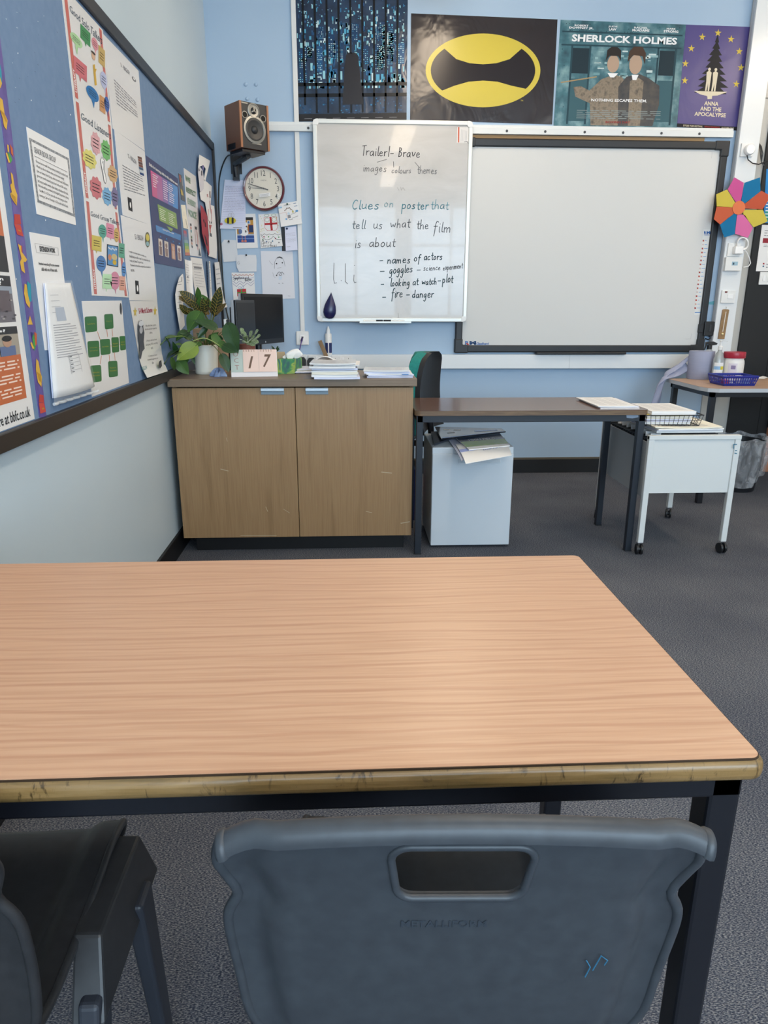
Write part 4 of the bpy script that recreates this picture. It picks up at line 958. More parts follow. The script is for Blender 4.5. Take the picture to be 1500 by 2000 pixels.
S.fill(b, [(910, 670), (913, 670), (917, 673.6), (913, 673.6)], REDL, 2); S.text(b, 'ClassBoard', R4(930.5, 668.8, 955, 673.4), BLU, 1, .03, .25); b.build('logo', t)
b = MB(); ST = C('dcdddb')
b.poly(S.p([(1374, 448), (1391, 448), (1369, 615), (1356, 615)], 1), ST); b.build('icon_strip', t)
b = MB(); S.text(b, 'R', R4(1375, 451.5, 1379.5, 457), BLU, 2, .04); S.text(b, 'M', R4(1380, 451.5, 1387, 457), BLU, 2, .05); S.text(b, 'ClassBoard', R4(1375, 457.6, 1387.5, 459.6), BLU, 2, .03)
b.build('logo', t)
for k in range(18):
    y = 470 + k * 7.75; x = 1374 - k * .95; b = MB()
    cl = ['b05a50', 'c9b7b5', 'a03a34', 'b34b40', 'd0a79a', '9a2f2b'][k % 6]
    if k not in (1, 11): b.poly(S.p(R4(x - 1.6, y - 1.6, x + 1.4, y + 1.6), 2), C(cl))
    else: S.ell(b, R4(x - 1.6, y - 1.6, x + 1.6, y + 1.6), C(cl), 2, 10)
    S.fill(b, R4(x + 3, y - .7, x + 3 + 3 + (k * 7 % 5), y + .5), C('7fa3cf'), 2); b.build('strip_icon', t)
b = MB(); S.fill(b, R4(1357, 609.5, 1369, 611), C('5f8fc8'), 2); b.build('strip_footer', t)
b = MB()
for pts in (((1383, 296), (1391, 296.5), (1389.5, 309)), ((925, 288), (934, 288.5)), ((1351, 651), (1349, 662), (1338, 662))): S.stroke(b, pts, INKL, .5, 1)
b.build('corner_marks', t)
a = wz(1367, 633, IBY - .02); c = wz(1371, 650, IBY - .02)
b = MB(); b.box(a.x, a.x + .03, IBY - .018, YB, c.z, a.z, IBF); b.build('side_switch', t, bevel=.002)

# black pen caddy on the wall right of the board
a = wz(1378, 628, YB - .05); c = wz(1399.5, 656, YB - .05)
t = thing('pen_caddy', 'small black box with two upright slots on the wall right of the projection board', 'box', ((a.x + c.x) / 2, YB, c.z))
b = MB(); b.box(a.x, c.x, YB - .05, YB, c.z, a.z, BLACKP); b.build('casing', t, bevel=.004)
for u in (.35, .7): b = MB(); x = a.x + (c.x - a.x) * u; b.box(x, x + .014, YB - .054, YB - .05, c.z + .03, a.z - .02, C('3c3f44')); b.build('slot', t, bevel=.002)
p = [wz(1384, 656, YB - .02), wz(1390, 660, YB - .025), wz(1383, 663, YB - .02), wz(1377, 661, YB - .015)]
b = MB(); b.tube(p, .004, BLACKP, 6); tag(b.build('cable', smooth=60), 'short black cable looping under the slotted black box', 'cable')

# ================================================================== COLUMN TRUNKING AND FITTINGS ON IT
TRY = YB - .058; cx0, cx1 = 2.558, 2.695
b = MB(); b.box(cx0, cx1, TRY, YB - .013, .60, ZT, TRUNK); b.box(cx0 - .003, cx0, TRY + .008, YB - .013, .6, ZT, C('b9bec4')); tr = tag(b.build('upright_trunking', bevel=.002), 'broad white upright cable trunking between the boards and the black door', 'trunking')
def cf(px, py, d=.012): return onY(px, py, TRY - d)
def plate(name, label, cat, px0, py0, px1, py1, lean, d=.012):
    """square-on accessory on the trunking; its real rectangle from its top-left and bottom-right pixels"""
    a, c = cf(px0, py0, d), cf(px1, py1, d); a2, c2 = onY(px0, py0, TRY - d), onY(px1, py1, TRY - d)
    t = thing(name, label, cat, ((a.x + c.x) / 2, TRY, c.z)); b = MB(); b.box(a.x, c.x, TRY - d, TRY, c.z, a.z, WHITEP); b.build('face_plate', t, bevel=.002); return t, a, c
t, a, c = plate('wall_socket', 'white socket with a round white plug high on the upright trunking', 'socket', 1449.5, 279.5, 1470, 306, 0)
b = MB(); q = cf(1462, 293); b.lathe([(.03, 0), (.034, .006), (.034, .02), (.028, .03)], (q.x, TRY - .012, q.z), WHITEI, 20, Matrix.Rotation(math.radians(90), 3, 'X')); tag(b.build('mains_plug', smooth=40), 'round white plug in the socket above the paper flower', 'plug')
pts = [cf(1459, 303, .03), cf(1461, 312, .03), cf(1470, 319, .03), cf(1482, 321, .02), cf(1492, 317, .02), onY(1503, 312, YB - .05)]
b = MB(); b.tube(pts, .0035, BLACKP, 6); tag(b.build('cable', smooth=60), 'black cable curving right from the round white plug', 'cable')
for k, dx in enumerate((0, 2.5, 5)):
    pts = [onY(1476.5 + dx * .2, 271 + k, YB - .03), onY(1483 + dx * .8, 284 + k, YB - .045), onY(1485 + dx, 300, YB - .045), onY(1487, 317, YB - .045), onY(1492, 322 + k, YB - .05)]
    b = MB(); b.tube(pts, .003, BLACKP, 6); tag(b.build('cable', smooth=60), 'thin black cable hanging loose on the grey strip beside the black door', 'cable', 'loose black cables by the black door')
t, a, c = plate('wall_socket', 'white socket with a square charger below the paper flower', 'socket', 1423.5, 475, 1445, 500.5, 0)
b = MB(); q0, q1 = cf(1431.5, 482), cf(1445.5, 496.5); b.box(q0.x, q1.x, TRY - .05, TRY - .013, q1.z, q0.z, WHITEI); tag(b.build('usb_charger', bevel=.004), 'square white plug-in charger below the paper flower', 'charger')
b = MB(); pts = []
for k in range(64):
    a_ = k / 64 * 2 * math.pi * 3.2 + 2; p = onY(1451 + 10.5 * math.cos(a_) + .3 * math.sin(k * .7), 474 + 11.5 * math.sin(a_) + .04 * k, TRY - .02 - .0004 * k); pts.append(p)
pts = [cf(1438, 484, .045), cf(1440, 479, .04)] + pts + [onY(1458, 492, TRY - .02), onY(1464, 505, TRY - .02), onY(1466, 514, TRY - .02), onY(1462, 520, TRY - .02), cf(1452, 522, .025)]
b.tube(pts, .0032, WHITEI, 6); tag(b.build('charger_cable', smooth=70), 'coiled white cable hanging at the square charger', 'cable')
t, a, c = plate('thermostat', 'square white thermostat with a small blue-grey display on the upright trunking', 'thermostat', 1419, 502, 1447, 529, 0, .028)
b = MB(); q0, q1 = cf(1430, 511, .0285), cf(1440.5, 518.5, .0285); b.box(q0.x, q1.x, TRY - .0288, TRY - .028, q1.z, q0.z, C('9fbccb', .2)); b.build('display', t)
b = MB(); q0 = cf(1431.5, 513, .029); q1 = cf(1434, 517, .029); b.box(q0.x, q1.x, TRY - .0292, TRY - .0288, q1.z, q0.z, C('3d4f5c')); b.build('digits', t)
t, a, c = plate('isolator_switch', 'white isolator switch with a red indicator above the thermometer', 'switch', 1411, 567, 1434, 592, 0)
b = MB(); q0, q1 = cf(1421.5, 575), cf(1430.5, 583.5); b.box(q0.x, q1.x, TRY - .017, TRY - .012, q1.z, q0.z, WHITEI); b.build('rocker', t, bevel=.001)
b = MB(); q0, q1 = cf(1416, 569), cf(1420.5, 572), ; b.box(q0.x, q1.x, TRY - .0128, TRY - .012, q1.z, q0.z, C('6b2f2f')); b.build('indicator', t)
# thermometer, hung slightly askew
BRASSW = noisy('thermometer_wood', [(.3, '8a6b45'), (.7, '9d7d55')], 20, rough=.5)
a, c = cf(1418.5, 604), cf(1409, 662); d = (a - c); nrm = Vector((-d.z, 0, d.x)).normalized() * .022; L_ = d.length
t = thing('wall_thermometer', 'brown wooden wall thermometer hanging askew on the upright trunking', 'thermometer', (c.x, TRY, c.z))
pts = [c - nrm, c + nrm, a + nrm * 1.0 - d * .02, a + nrm * .6 + d * .0, a - nrm * .6, a - nrm * 1.0 - d * .02]
b = MB(); b.prism([(p.x, TRY - .012, p.z) for p in pts], (0, .012, 0), BRASSW); b.build('backboard', t)
b = MB(); e, f_ = c + d * .25, a - d * .08; b.tube([(e.x, TRY - .014, e.z), (f_.x, TRY - .014, f_.z)], .0025, C('e6e2da'), 6); b.build('glass_tube', t)
b = MB(); b.ball((c + d * .17).xz.to_3d() if 0 else Vector(((c + d * .17).x, TRY - .015, (c + d * .17).z)), .008, C('e8d9a8', .2), 10); b.build('bulb', t)
b = MB()
for k in range(14):
    q = c + d * (.3 + .044 * k)
    for s_ in (-1, 1): b.bar(Vector((q.x, TRY - .0123, q.z)) + nrm * .35 * s_, Vector((q.x, TRY - .0123, q.z)) + nrm * .75 * s_, .0004, .002, C('4b3821'), up=(0, 1, 0))
b.build('scale_marks', t)
b = MB(); b.tube([Vector((a.x, TRY - .006, a.z)), Vector((a.x + .004, TRY - .006, a.z + .014)), Vector((a.x - .004, TRY - .006, a.z + .016))], .0015, CHROME, 5); b.build('hook', t)
# teal smear of paint on the wall
b = MB(); S = Sheet(('B', YB), .0008); b.poly(S.p([(1383, 590), (1394, 588), (1401, 584), (1401, 597), (1392, 595), (1383, 594.5)]), C('6aa9b6')); tag(b.build('paint_smear'), 'teal smear of paint on the blue wall left of the upright trunking', 'paint mark')

# ================================================================== PAPER FLOWER
FY = TRY - .035
def petal(cl, pts, lb, mat_=None):
    b = MB(); P_ = [onY(x, y, FY - .004) for x, y in pts]; b.prism(P_, (0, .0015, 0), C(cl, .8)); return b
fc = onY(1442.5, 406, FY)
t = thing('paper_flower', 'big paper flower with pink, blue, orange and yellow petals on the upright trunking', 'decoration', fc)
def z10(x, y): return (1280 + x / 4, 260 + y / 4)
for nm, cl, pts in (('pink', 'c2528f', ((630, 540), (565, 440), (618, 345), (690, 388), (672, 535))), ('blue', '0f6c9a', ((668, 530), (697, 388), (818, 345), (822, 455), (700, 548))),
    ('orange', 'b8533a', ((690, 560), (828, 450), (900, 490), (880, 530), (838, 594), (690, 588))), ('yellow', 'c8b54a', ((680, 600), (840, 598), (878, 690), (768, 736), (690, 640))),
    ('pink', 'd06a9f', ((640, 630), (700, 640), (762, 742), (722, 818), (622, 785))), ('blue', '0f6c9a', ((638, 620), (620, 790), (538, 815), (505, 715), (610, 620))),
    ('orange', 'c05c3e', ((620, 580), (480, 572), (457, 672), (507, 714), (625, 620))), ('yellow', 'c6b348', ((625, 545), (560, 440), (476, 478), (480, 575), (620, 580)))):
    b = petal(cl, [z10(*q) for q in pts], nm); b.build('petal', t)['label'] = nm + ' paper petal'
b = MB(); ctr = onY(*z10(653, 583), FY - .008); rr2 = onY(*z10(702, 583), FY - .008).x - ctr.x
b.lathe([(rr2, 0), (rr2, .0015)], (ctr.x, FY - .006, ctr.z), C('d9774f', .8), 28, Matrix.Rotation(math.radians(90), 3, 'X')); b.build('centre_disc', t)
b = MB(); b.box(ctr.x - .02, ctr.x + .02, FY - .001, TRY, ctr.z - .02, ctr.z + .02, WHITEP); b.build('sticky_pad', t)

# ================================================================== NOTICES AND SWITCH BY THE DOOR
DY = YB - .0315
o, S = paper('notice', 'blue and teal printed notice behind the paper flower', 'notice', ('B', DY), .001, [(1497, 330), (1560, 332), (1555, 437), (1491, 435)], C('2f7fc0', .3))
b = MB(); S.fill(b, [(1495, 412), (1556, 414), (1556, 432), (1493, 431)], C('2f8f86'), 1); S.lines(b, [(1497, 390), (1550, 392), (1550, 428), (1494, 427)], 6, WHITEI, 2, .3, 4); b.build('print', o)
o, S = paper('notice', 'white notice with a dark red block above the light switch', 'notice', ('B', DY), .001, [(1488.5, 439), (1560, 441), (1545, 530), (1476.3, 529.7)], PAPER)
b = MB(); S.fill(b, [(1490.5, 465), (1530, 466), (1529, 475.5), (1489.3, 474.5)], C('8f2a35'), 2); S.lines(b, [(1494, 448), (1530, 449), (1529, 463), (1492, 462)], 3, INKG, 2, .3, 2); S.fill(b, R4(1490, 513.5, 1493, 516.5), C('9a2f3a'), 2); S.ell(b, R4(1489.3, 518.5, 1492.5, 521.7), C('1f5a7c'), 2); S.lines(b, [(1497, 513), (1530, 514), (1529, 526), (1496, 525)], 2, INKG, 2, .3, 3)
S.lines(b, [(1492, 477), (1530, 478), (1528, 484), (1491, 483)], 2, INKG, 2, .3, 6); b.build('print', o)
a, c = onY(1485.5, 531, DY - .01), onY(1520, 556, DY - .01)
t = thing('light_switch', 'white multi-gang light switch on the black door joinery', 'switch', ((a.x + c.x) / 2, DY, c.z)); b = MB(); b.box(a.x, c.x, DY - .01, DY, c.z, a.z, WHITEP); b.build('face_plate', t, bevel=.002)
w = c.x - a.x; h = a.z - c.z
for u in (.16, .42, .68): b = MB(); b.box(a.x + w * u, a.x + w * (u + .14), DY - .014, DY - .01, c.z + h * .28, c.z + h * .72, WHITEI); b.build('rocker', t, bevel=.001)

# ================================================================== SPEAKER
A_ = math.radians(38); A0 = onY(466, 195.4, 4.60); d1 = Vector((math.cos(A_), math.sin(A_), 0)); d2 = Vector((-math.sin(A_), math.cos(A_), 0)); n_ = -d2
hz = A0.z - onY(469, 287, 4.60).z; Wd, Dp = .195, .17
VEN = mat('speaker_veneer', '6b4636', .4); VENL = mat('speaker_edge_veneer', '9a6545', .4); BAFF = mat('speaker_baffle', '24262a', .5); SILR = mat('speaker_silver', '8d8d89', .38, .6)
t = thing('wall_speaker', 'wooden bookshelf speaker with two silver-ringed cones on a wall bracket', 'speaker', A0 + d1 * Wd / 2 + d2 * Dp / 2 - Vector((0, 0, hz)))
TL = Matrix.Rotation(math.radians(0), 4, 'X')
def spk(u, v, w_): return A0 + d1 * (Wd * u) + Vector((0, 0, -hz * v)) + d2 * (Dp * w_)
b = MB(); b.prism([spk(0, 0, .02), spk(1, 0, .02), spk(1, 0, 1), spk(0, 0, 1)], (0, 0, -hz), VEN); b.build('cabinet', t, bevel=.002)
for u0, u1 in ((0, .065), (.935, 1)): b = MB(); b.prism([spk(u0, 0, -.03), spk(u1, 0, -.03), spk(u1, 0, .02), spk(u0, 0, .02)], (0, 0, -hz), VENL); b.build('edge_strip', t)
b = MB(); b.prism([spk(.065, 0, 0), spk(.935, 0, 0), spk(.935, 0, .02), spk(.065, 0, .02)], (0, 0, -hz), BAFF); b.build('baffle', t)
RM = n_.to_track_quat('Z', 'Y').to_matrix()
for nm, u, v, r, col_in in (('tweeter', .485, .17, .040, 'ring'), ('woofer', .50, .575, .074, 'cone')):
    c_ = spk(u, v, 0); b = MB(); b.lathe([(r, 0), (r, .004), (r * .85, .006), (r * .8, .003)], c_, SILR, 40, RM, cap=(False, False)); w = b.build(nm, t, smooth=40)
    b = MB()
    if nm == 'woofer': b.lathe([(r * .8, .003), (r * .72, .006), (r * .62, .002), (r * .3, -.0), (r * .28, .004), (r * .12, .01), (.0005, .011)], c_, mat('cone_black', '2b2c2e', .45), 36, RM, cap=(False, False)); b.build('cone', w, smooth=60)
    else:
        b.lathe([(r * .8, .003), (r * .5, .001), (.0005, .001)], c_, SILR, 32, RM, cap=(False, False)); b.build('dish', w, smooth=60); b = MB(); b.lathe([(r * .46, .002), (r * .4, .006), (.0005, .008)], c_, BLACKP, 24, RM, cap=(False, False)); b.build('dome', w, smooth=60)
        b = MB()
        for k in range(3):
            a_ = math.radians(90 + 120 * k); v_ = RM @ Vector((math.cos(a_), math.sin(a_), 0)) * r * .5; b.bar(c_ + n_ * .009, c_ + v_ + n_ * .007, .005, .003, SILR, up=n_)
        b.build('guard', w)
for u, v in ((.18, .285), (.81, .30)):
    c_ = spk(u, v, 0); b = MB(); b.lathe([(.019, 0), (.019, .003), (.0155, .003), (.0155, 0.0005)], c_, SILR, 24, RM, cap=(False, False)); w = b.build('port', t, smooth=40); b = MB(); b.lathe([(.0155, .0006), (.0005, .0006)], c_, C('060606'), 20, RM, cap=(False, False)); b.build('port_hole', w)
for u0, v0, u1, v1, nm in ((.09, .018, .3, .045, 'corner_badge'), (.4, .86, .72, .89, 'badge')):
    b = MB(); b.prism([spk(u0, v0, -.004), spk(u1, v0, -.004), spk(u1, v1, -.004), spk(u0, v1, -.004)], d2 * .002, SILR); b.build(nm, t)
# bracket
t = thing('speaker_bracket', 'black metal wall bracket holding the bookshelf speaker', 'bracket', (onY(462, 320, YB - .01).x, YB, onY(462, 340, YB).z))
a, c = onY(449.5, 300, YB - .006), onY(473, 340, YB - .006); b = MB(); b.box(a.x, c.x, YB - .008, YB, c.z, a.z + .04, BLACKM); b.build('wall_plate', t, bevel=.001)
cx_ = (a.x + c.x) / 2; zt = A0.z - hz; ctr = spk(.5, 1, .5)
b = MB(); b.bar((cx_, YB - .008, zt - .06), (cx_, YB - .05, zt - .06), .04, .12, BLACKM); b.tube([(cx_, YB - .04, zt - .10), (cx_, YB - .06, zt - .03), (ctr.x, ctr.y, zt - .025)], .016, BLACKM, 8); b.build('arm', t)
b = MB(); b.prism([spk(.1, 1, .1) + Vector((0, 0, -.002)), spk(.9, 1, .1) + Vector((0, 0, -.002)), spk(.9, 1, .95) + Vector((0, 0, -.002)), spk(.1, 1, .95) + Vector((0, 0, -.002))], (0, 0, -.016), BLACKM); b.build('support_plate', t, bevel=.002)
b = MB(); b.prism([spk(-.02, .87, .35), spk(-.02, .87, .85), spk(-.02, 1.0, .85), spk(-.02, 1.0, .35)], d1 * .0035, BLACKM); b.build('side_clamp', t)
b = MB(); q = onY(462, 337, YB - .01); b.lathe([(.009, 0), (.007, .003), (.001, .004)], (q.x, YB - .008, q.z), SILR, 12, Matrix.Rotation(math.radians(90), 3, 'X')); b.build('screw', t)
pts = [spk(.2, 1.0, .9) - Vector((0, 0, .02)), onY(444, 305, 4.95), onY(434, 325, 4.985), onY(428.5, 350, YB - .012), onY(427.3, 380, YB - .006), onY(428, 420, YB - .006), onY(435, 540, YB - .006), onY(441, 600, YB - .02), onY(452, 645, YB - .05)]
P2 = []
for i in range(len(pts) - 1):
    p0, p1, p2, p3 = pts[max(i - 1, 0)], pts[i], pts[i + 1], pts[min(i + 2, len(pts) - 1)]
    for k in range(6):
        s_ = k / 6; P2.append(0.5 * ((2 * p1) + (p2 - p0) * s_ + (2 * p0 - 5 * p1 + 4 * p2 - p3) * s_ ** 2 + (3 * p1 - p0 - 3 * p2 + p3) * s_ ** 3))
P2.append(pts[-1]); b = MB(); b.tube(P2, .0045, mat('dark_cable', '23292c', .5), 6); tag(b.build('speaker_cable', smooth=70), 'black speaker cable dropping down the corner of the room', 'cable')
for px, py in ((480, 165), (500, 165), (483, 193), (503, 195)):
    q = onY(px, py, YB); b = MB(); b.lathe([(.012, 0), (.011, .006), (.006, .009), (.001, .010)], (q.x, YB, q.z), PAINT_B, 12, Matrix.Rotation(math.radians(90), 3, 'X')); tag(b.build('wall_stud', smooth=50), 'blue painted bolt head on the wall above the speaker', 'bolt', 'painted bolt heads above the speaker')

# ================================================================== CLOCK
cc = onY(515, 368, YB - .03); R_ = .134; RX = Matrix.Rotation(math.radians(90), 3, 'X'); CY = YB - .034
t = thing('wall_clock', 'round dark red wall clock with a cream face on the back wall', 'clock', (cc.x, YB, cc.z - R_))
b = MB(); b.lathe([(R_ * .97, 0), (R_, .012), (R_, .026), (R_ * .95, .036), (R_ * .9, .034), (R_ * .88, .026)], (cc.x, YB, cc.z), mat('clock_red', '5e1f26', .22, coat=.5), 56, RX, cap=(True, False)); b.build('rim', t, smooth=50)
b = MB(); b.lathe([(R_ * .9, .022), (R_ * .9, .024)], (cc.x, YB, cc.z), mat('clock_face', 'd9d2c2', .6), 48, RX); b.build('dial', t)
FYc = YB - .0246
NUM = C('33332f'); b = MB()
for k in range(1, 13):
    a_ = math.radians(90 - 30 * k); x, z = cc.x + R_ * .68 * math.cos(a_), cc.z + R_ * .68 * math.sin(a_); vs, fs, w, h = text_geo(str(k), .006); H_ = .032; W_ = w / h * H_ * .8
    b.add([Vector((x + (u - .5) * W_, FYc, z + (.5 - v_) * H_)) for u, v_ in vs], fs, NUM)
b.build('numerals', t)
b = MB()
for k in range(12):
    a_ = math.radians(30 * k); b.box(cc.x + R_ * .84 * math.cos(a_) - .0012, cc.x + R_ * .84 * math.cos(a_) + .0012, FYc - .0003, FYc, cc.z + R_ * .84 * math.sin(a_) - .0012, cc.z + R_ * .84 * math.sin(a_) + .0012, NUM)
b.build('minute_marks', t)
vs, fs, w, h = text_geo('LONDON', .01); b = MB(); b.add([Vector((cc.x - .018 + u * .036, FYc, cc.z + .052 - v_ * .007)) for u, v_ in vs], fs, C('55544f')); b.build('dial_name', t)
def hand(ang, L_, tail_, w, nm, k):
    a_ = math.radians(90 - ang); d_ = Vector((math.cos(a_), 0, math.sin(a_))); p_ = Vector((-d_.z, 0, d_.x)); o_ = Vector((cc.x, FYc - .002 * k, cc.z)); b = MB(); b.prism([o_ - d_ * tail_ + p_ * w, o_ - d_ * tail_ - p_ * w, o_ + d_ * L_ - p_ * w * .5, o_ + d_ * L_ + p_ * w * .5], (0, -.001, 0), C('1e1e20')); b.build(nm, t)
hand(286, R_ * .78, R_ * .22, .0035, 'minute_hand', 2); hand(272, R_ * .62, R_ * .1, .002, 'hour_hand', 1)
b = MB(); b.lathe([(.005, 0), (.005, .006)], (cc.x, FYc, cc.z), C('1e1e20'), 14, RX); b.build('hand_hub', t)
GLS = mat('clock_glass', 'ffffff', .02, alpha=.12, spec=.8); b = MB(); b.lathe([(R_ * .9, .031), (R_ * .5, .034), (.0005, .035)], (cc.x, YB, cc.z), GLS, 40, RX, cap=(False, False)); b.build('glass', t, smooth=60)
b = MB(); S = Sheet(('B', CY - .0016), 0); S.fill(b, [(506, 378.5), (528, 376), (528.5, 383), (507, 385.5)], PAPER); S.stroke(b, [(508, 380.5), (525, 378.6)], INKG, .6); S.stroke(b, [(509, 383), (524, 381.5)], INKG, .6); b.build('property_sticker', t)

# ================================================================== POSTERS OVER THE RAIL
PB = ('B', YB - .0015)
def gloss_poster(name, stops, scale, rough=.22, wr_=.5):
    m_ = noisy(name, stops, scale, rough=rough, spec=.5); nt, N, L, b = nodes_of(m_)
    bump(nt, noise(nt, tex_coord(nt, (1, 1, .7)), 5, 3, .5, .8), wr_, .02, b); return m_
PBLK = gloss_poster('black_poster_gloss', [(.3, '241f22'), (.7, '2c2528')], 3)
YEL = mat('poster_yellow', 'c7b43c', .35)
# night city seen through glazing bars; plain dark pillar shape in the middle
PCITY = gloss_poster('night_poster_gloss', [(.3, '14243a'), (.7, '24405f')], 9)
zc0, zc1 = onY(582, 237.6, PB[1]), onY(794, 234, PB[1]); zt = 3.22
cq = [Vector((zc0.x, PB[1] - .001, zt)), Vector((zc1.x, PB[1] - .001, zt)), Vector((zc1.x, PB[1] - .001, zc1.z)), Vector((zc0.x, PB[1] - .001, zc0.z))]
b = MB(); b.prism(cq, (0, .001, 0), PCITY); o = tag(b.build('poster'), 'dark blue glossy poster of a night city behind bars, leftmost above the boards', 'poster')
def cuv(u, v, k): p = bil(cq, u, v); return Vector((p.x, p.y - .0004 * k, p.z))
def crect(b, u0, v0, u1, v1, m_, k): b.poly([cuv(u0, v0, k), cuv(u1, v0, k), cuv(u1, v1, k), cuv(u0, v1, k)], m_)
rd = random.Random(11); LITE = [C(h, .3) for h in ('2a6f9a', '4f9dbd', '8fc3cf', 'c3dbe0', '1f4f7a', '173a5e')]
vb = .80                           # sill of the glazing
b = MB()
for i in range(640):
    u, v = rd.uniform(.01, .97), rd.uniform(.18, vb - .01); s_ = .3 + .9 * (v - .18) / (vb - .18); w, h = rd.uniform(.008, .03) * s_, rd.uniform(.004, .05) * s_
    crect(b, u, v, min(.985, u + w), min(vb, v + h), rd.choice(LITE[:5] + LITE[1:3]), 1)
b.build('city_lights', o)
b = MB()
for i in range(26):
    u, v = rd.uniform(.02, .9), rd.uniform(.4, .66); w, h = rd.uniform(.04, .09), rd.uniform(.06, .16); m_ = rd.choice(LITE[3:6]); crect(b, u, v, u + w, min(vb, v + h), LITE[5] if i % 3 else m_, 1.4)
    for r_ in range(int(h / .012)):
        for c_ in range(4):
            if rd.random() < .6: crect(b, u + w * (.08 + .23 * c_), v + .006 + r_ * .012, u + w * (.2 + .23 * c_), v + .011 + r_ * .012, rd.choice(LITE[1:4]), 2)
b.build('city_blocks', o)
b = MB(); DKB = C('0c1119', .25)
for k in range(9): crect(b, .07 + .105 * k - .009, 0, .07 + .105 * k + .009, .95 if k else .9, DKB, 3)
crect(b, 0, .765, 1, .785, DKB, 3); crect(b, 0, .83, 1, .852, DKB, 3); crect(b, 0, .0, 1, .18, DKB, 2.5); b.build('window_bars', o)
b = MB()
for i in range(90):
    u, v = rd.uniform(.02, .95), rd.uniform(.86, .96); crect(b, u, v, u + rd.uniform(.006, .02), v + rd.uniform(.003, .012), rd.choice([LITE[0], LITE[4], LITE[5]]), 1.5)
b.build('floor_reflection', o)
b = MB(); PIL = C('201f25', .35)
b.poly([cuv(u, v, 4) for u, v in ((.41, .90), (.435, .66), (.448, .60), (.47, .585), (.53, .585), (.555, .60), (.565, .66), (.60, .90))], PIL); crect(b, .485, .50, .50, .59, PIL, 4); b.build('dark_pillar_shape', o)
b = MB(); crect(b, 0, .955, 1, 1, C('1c1a1d', .25), 4.5)
for k in range(7): crect(b, .06 + .13 * k, .982, .06 + .13 * k + .07, .9845, C('8b8b90'), 5)
b.build('credits_strip', o)
# black poster with a plain yellow ring and yellow shapes
o, S = paper('poster', 'black glossy poster with a yellow oval ring and yellow shapes inside it', 'poster', PB, .001, [(803, 26), (1089, 38), (1078.4, 243), (801, 234)], PBLK, thick=.001)
cx, cy, RXp, RYp = 943.4, 137.5, 112, 72
def elp(rx_, ry_, a0=0, a1=360, n=72, dx=0, dy=0): return [(cx + dx + rx_ * math.cos(math.radians(a0 + (a1 - a0) * k / n)), cy + dy + ry_ * math.sin(math.radians(a0 + (a1 - a0) * k / n)) + .055 * rx_ * math.cos(math.radians(a0 + (a1 - a0) * k / n)) * .0) for k in range(n + 1)]
b = MB(); b.poly(S.p(elp(RXp, RYp)[:-1], 1), YEL); b.build('oval_ring', o)
b = MB(); b.poly(S.p(elp(RXp - 10, RYp - 9)[:-1], 2), C('241f22', .25)); b.build('oval_centre', o)
b = MB()   # plain yellow caps above and below
b.poly(S.p([(cx + 103 * math.cos(math.radians(a)), cy + 65 * math.sin(math.radians(a))) for a in range(222, 319, 6)] + [(cx + 52, cy - 22), (cx + 26, cy - 14), (cx, cy - 12), (cx - 26, cy - 14), (cx - 52, cy - 22)], 3), YEL)
b.poly(S.p([(cx + 103 * math.cos(math.radians(a)), cy + 65 * math.sin(math.radians(a))) for a in range(34, 147, 6)] + [(cx - 56, cy + 30), (cx - 28, cy + 22), (cx, cy + 20), (cx + 28, cy + 22), (cx + 56, cy + 30)], 3), YEL)
b.build('yellow_shapes', o)
b = MB(); S.text(b, 'TM', R4(1017, 195, 1021.5, 198), YEL, 2); b.build('small_print', o)
# teal film poster
TEALP = gloss_poster('teal_poster', [(.3, '1d424d'), (.5, '3d6c77'), (.68, '7d9fa3')], 10, .35, .25)
o, S = paper('poster', 'teal film poster with two dark-coated figures and a white title', 'poster', PB, .001, [(1095, 38.6), (1340, 48), (1322, 249), (1081, 246)], TEALP, thick=.001)
PQ = [(1095, 38.6), (1340, 48), (1322, 249), (1081, 246)]
def pr(S, b, Q_, u0, v0, u1, v1, m_, k): S.fill(b, S.sub(Q_, u0, v0, u1, v1), m_, k)
b = MB(); TD, TM_, TL_ = C('23424c'), C('2f5c68'), C('8fb0b4')
for v0, v1 in ((.10, .115), (.225, .24)): pr(S, b, PQ, .02, v0, .98, v1, TD, 1)
for u0 in (.10, .245, .79, .93): pr(S, b, PQ, u0, .235, u0 + .015, .98, TD, 1)
for u0, u1 in ((.115, .245), (.81, .93)): pr(S, b, PQ, u0, .26, u1, .50, C('1c2f38'), 1); pr(S, b, PQ, u0, .55, u1, .95, C('3a5d66'), 1)
for i in range(40):
    u, v = rd.uniform(.28, .76), rd.uniform(.27, .52); pr(S, b, PQ, u, v, u + rd.uniform(.02, .06), v + rd.uniform(.008, .03), rd.choice([TL_, C('6f989e'), C('c3d3d2')]), 1.2)
b.build('shopfront_panels', o)
b = MB()
for i in range(60): q_ = S.sub(PQ, *(lambda u, v: (u, v, u + .006, v + .009))(rd.uniform(.01, .99), rd.choice([.03, .06, .09]) if i < 25 else rd.uniform(.25, .98))); S.fill(b, q_, TD, 1.1) if (i < 25 or q_[0][0] < 1105 or q_[0][0] > 1305) else None
b.build('rivets', o)
def blob(S, b, Q_, pts, m_, k): b.poly(S.p([tuple(bil([Vector((x, y, 0)) for x, y in Q_], u, v)[:2]) for u, v in pts], k), m_)
def eluv(u, v, ru, rv, n=20): return [(u + ru * math.cos(2 * math.pi * i / n), v + rv * math.sin(2 * math.pi * i / n)) for i in range(n)]
BROWN = noisy('mottled_coat', [(.3, '4f463c'), (.5, '8a7a66'), (.7, '6b6053')], 30, rough=.35); NVY = noisy('dark_coat', [(.3, '2a2b33'), (.7, '4b4640')], 25, rough=.35)
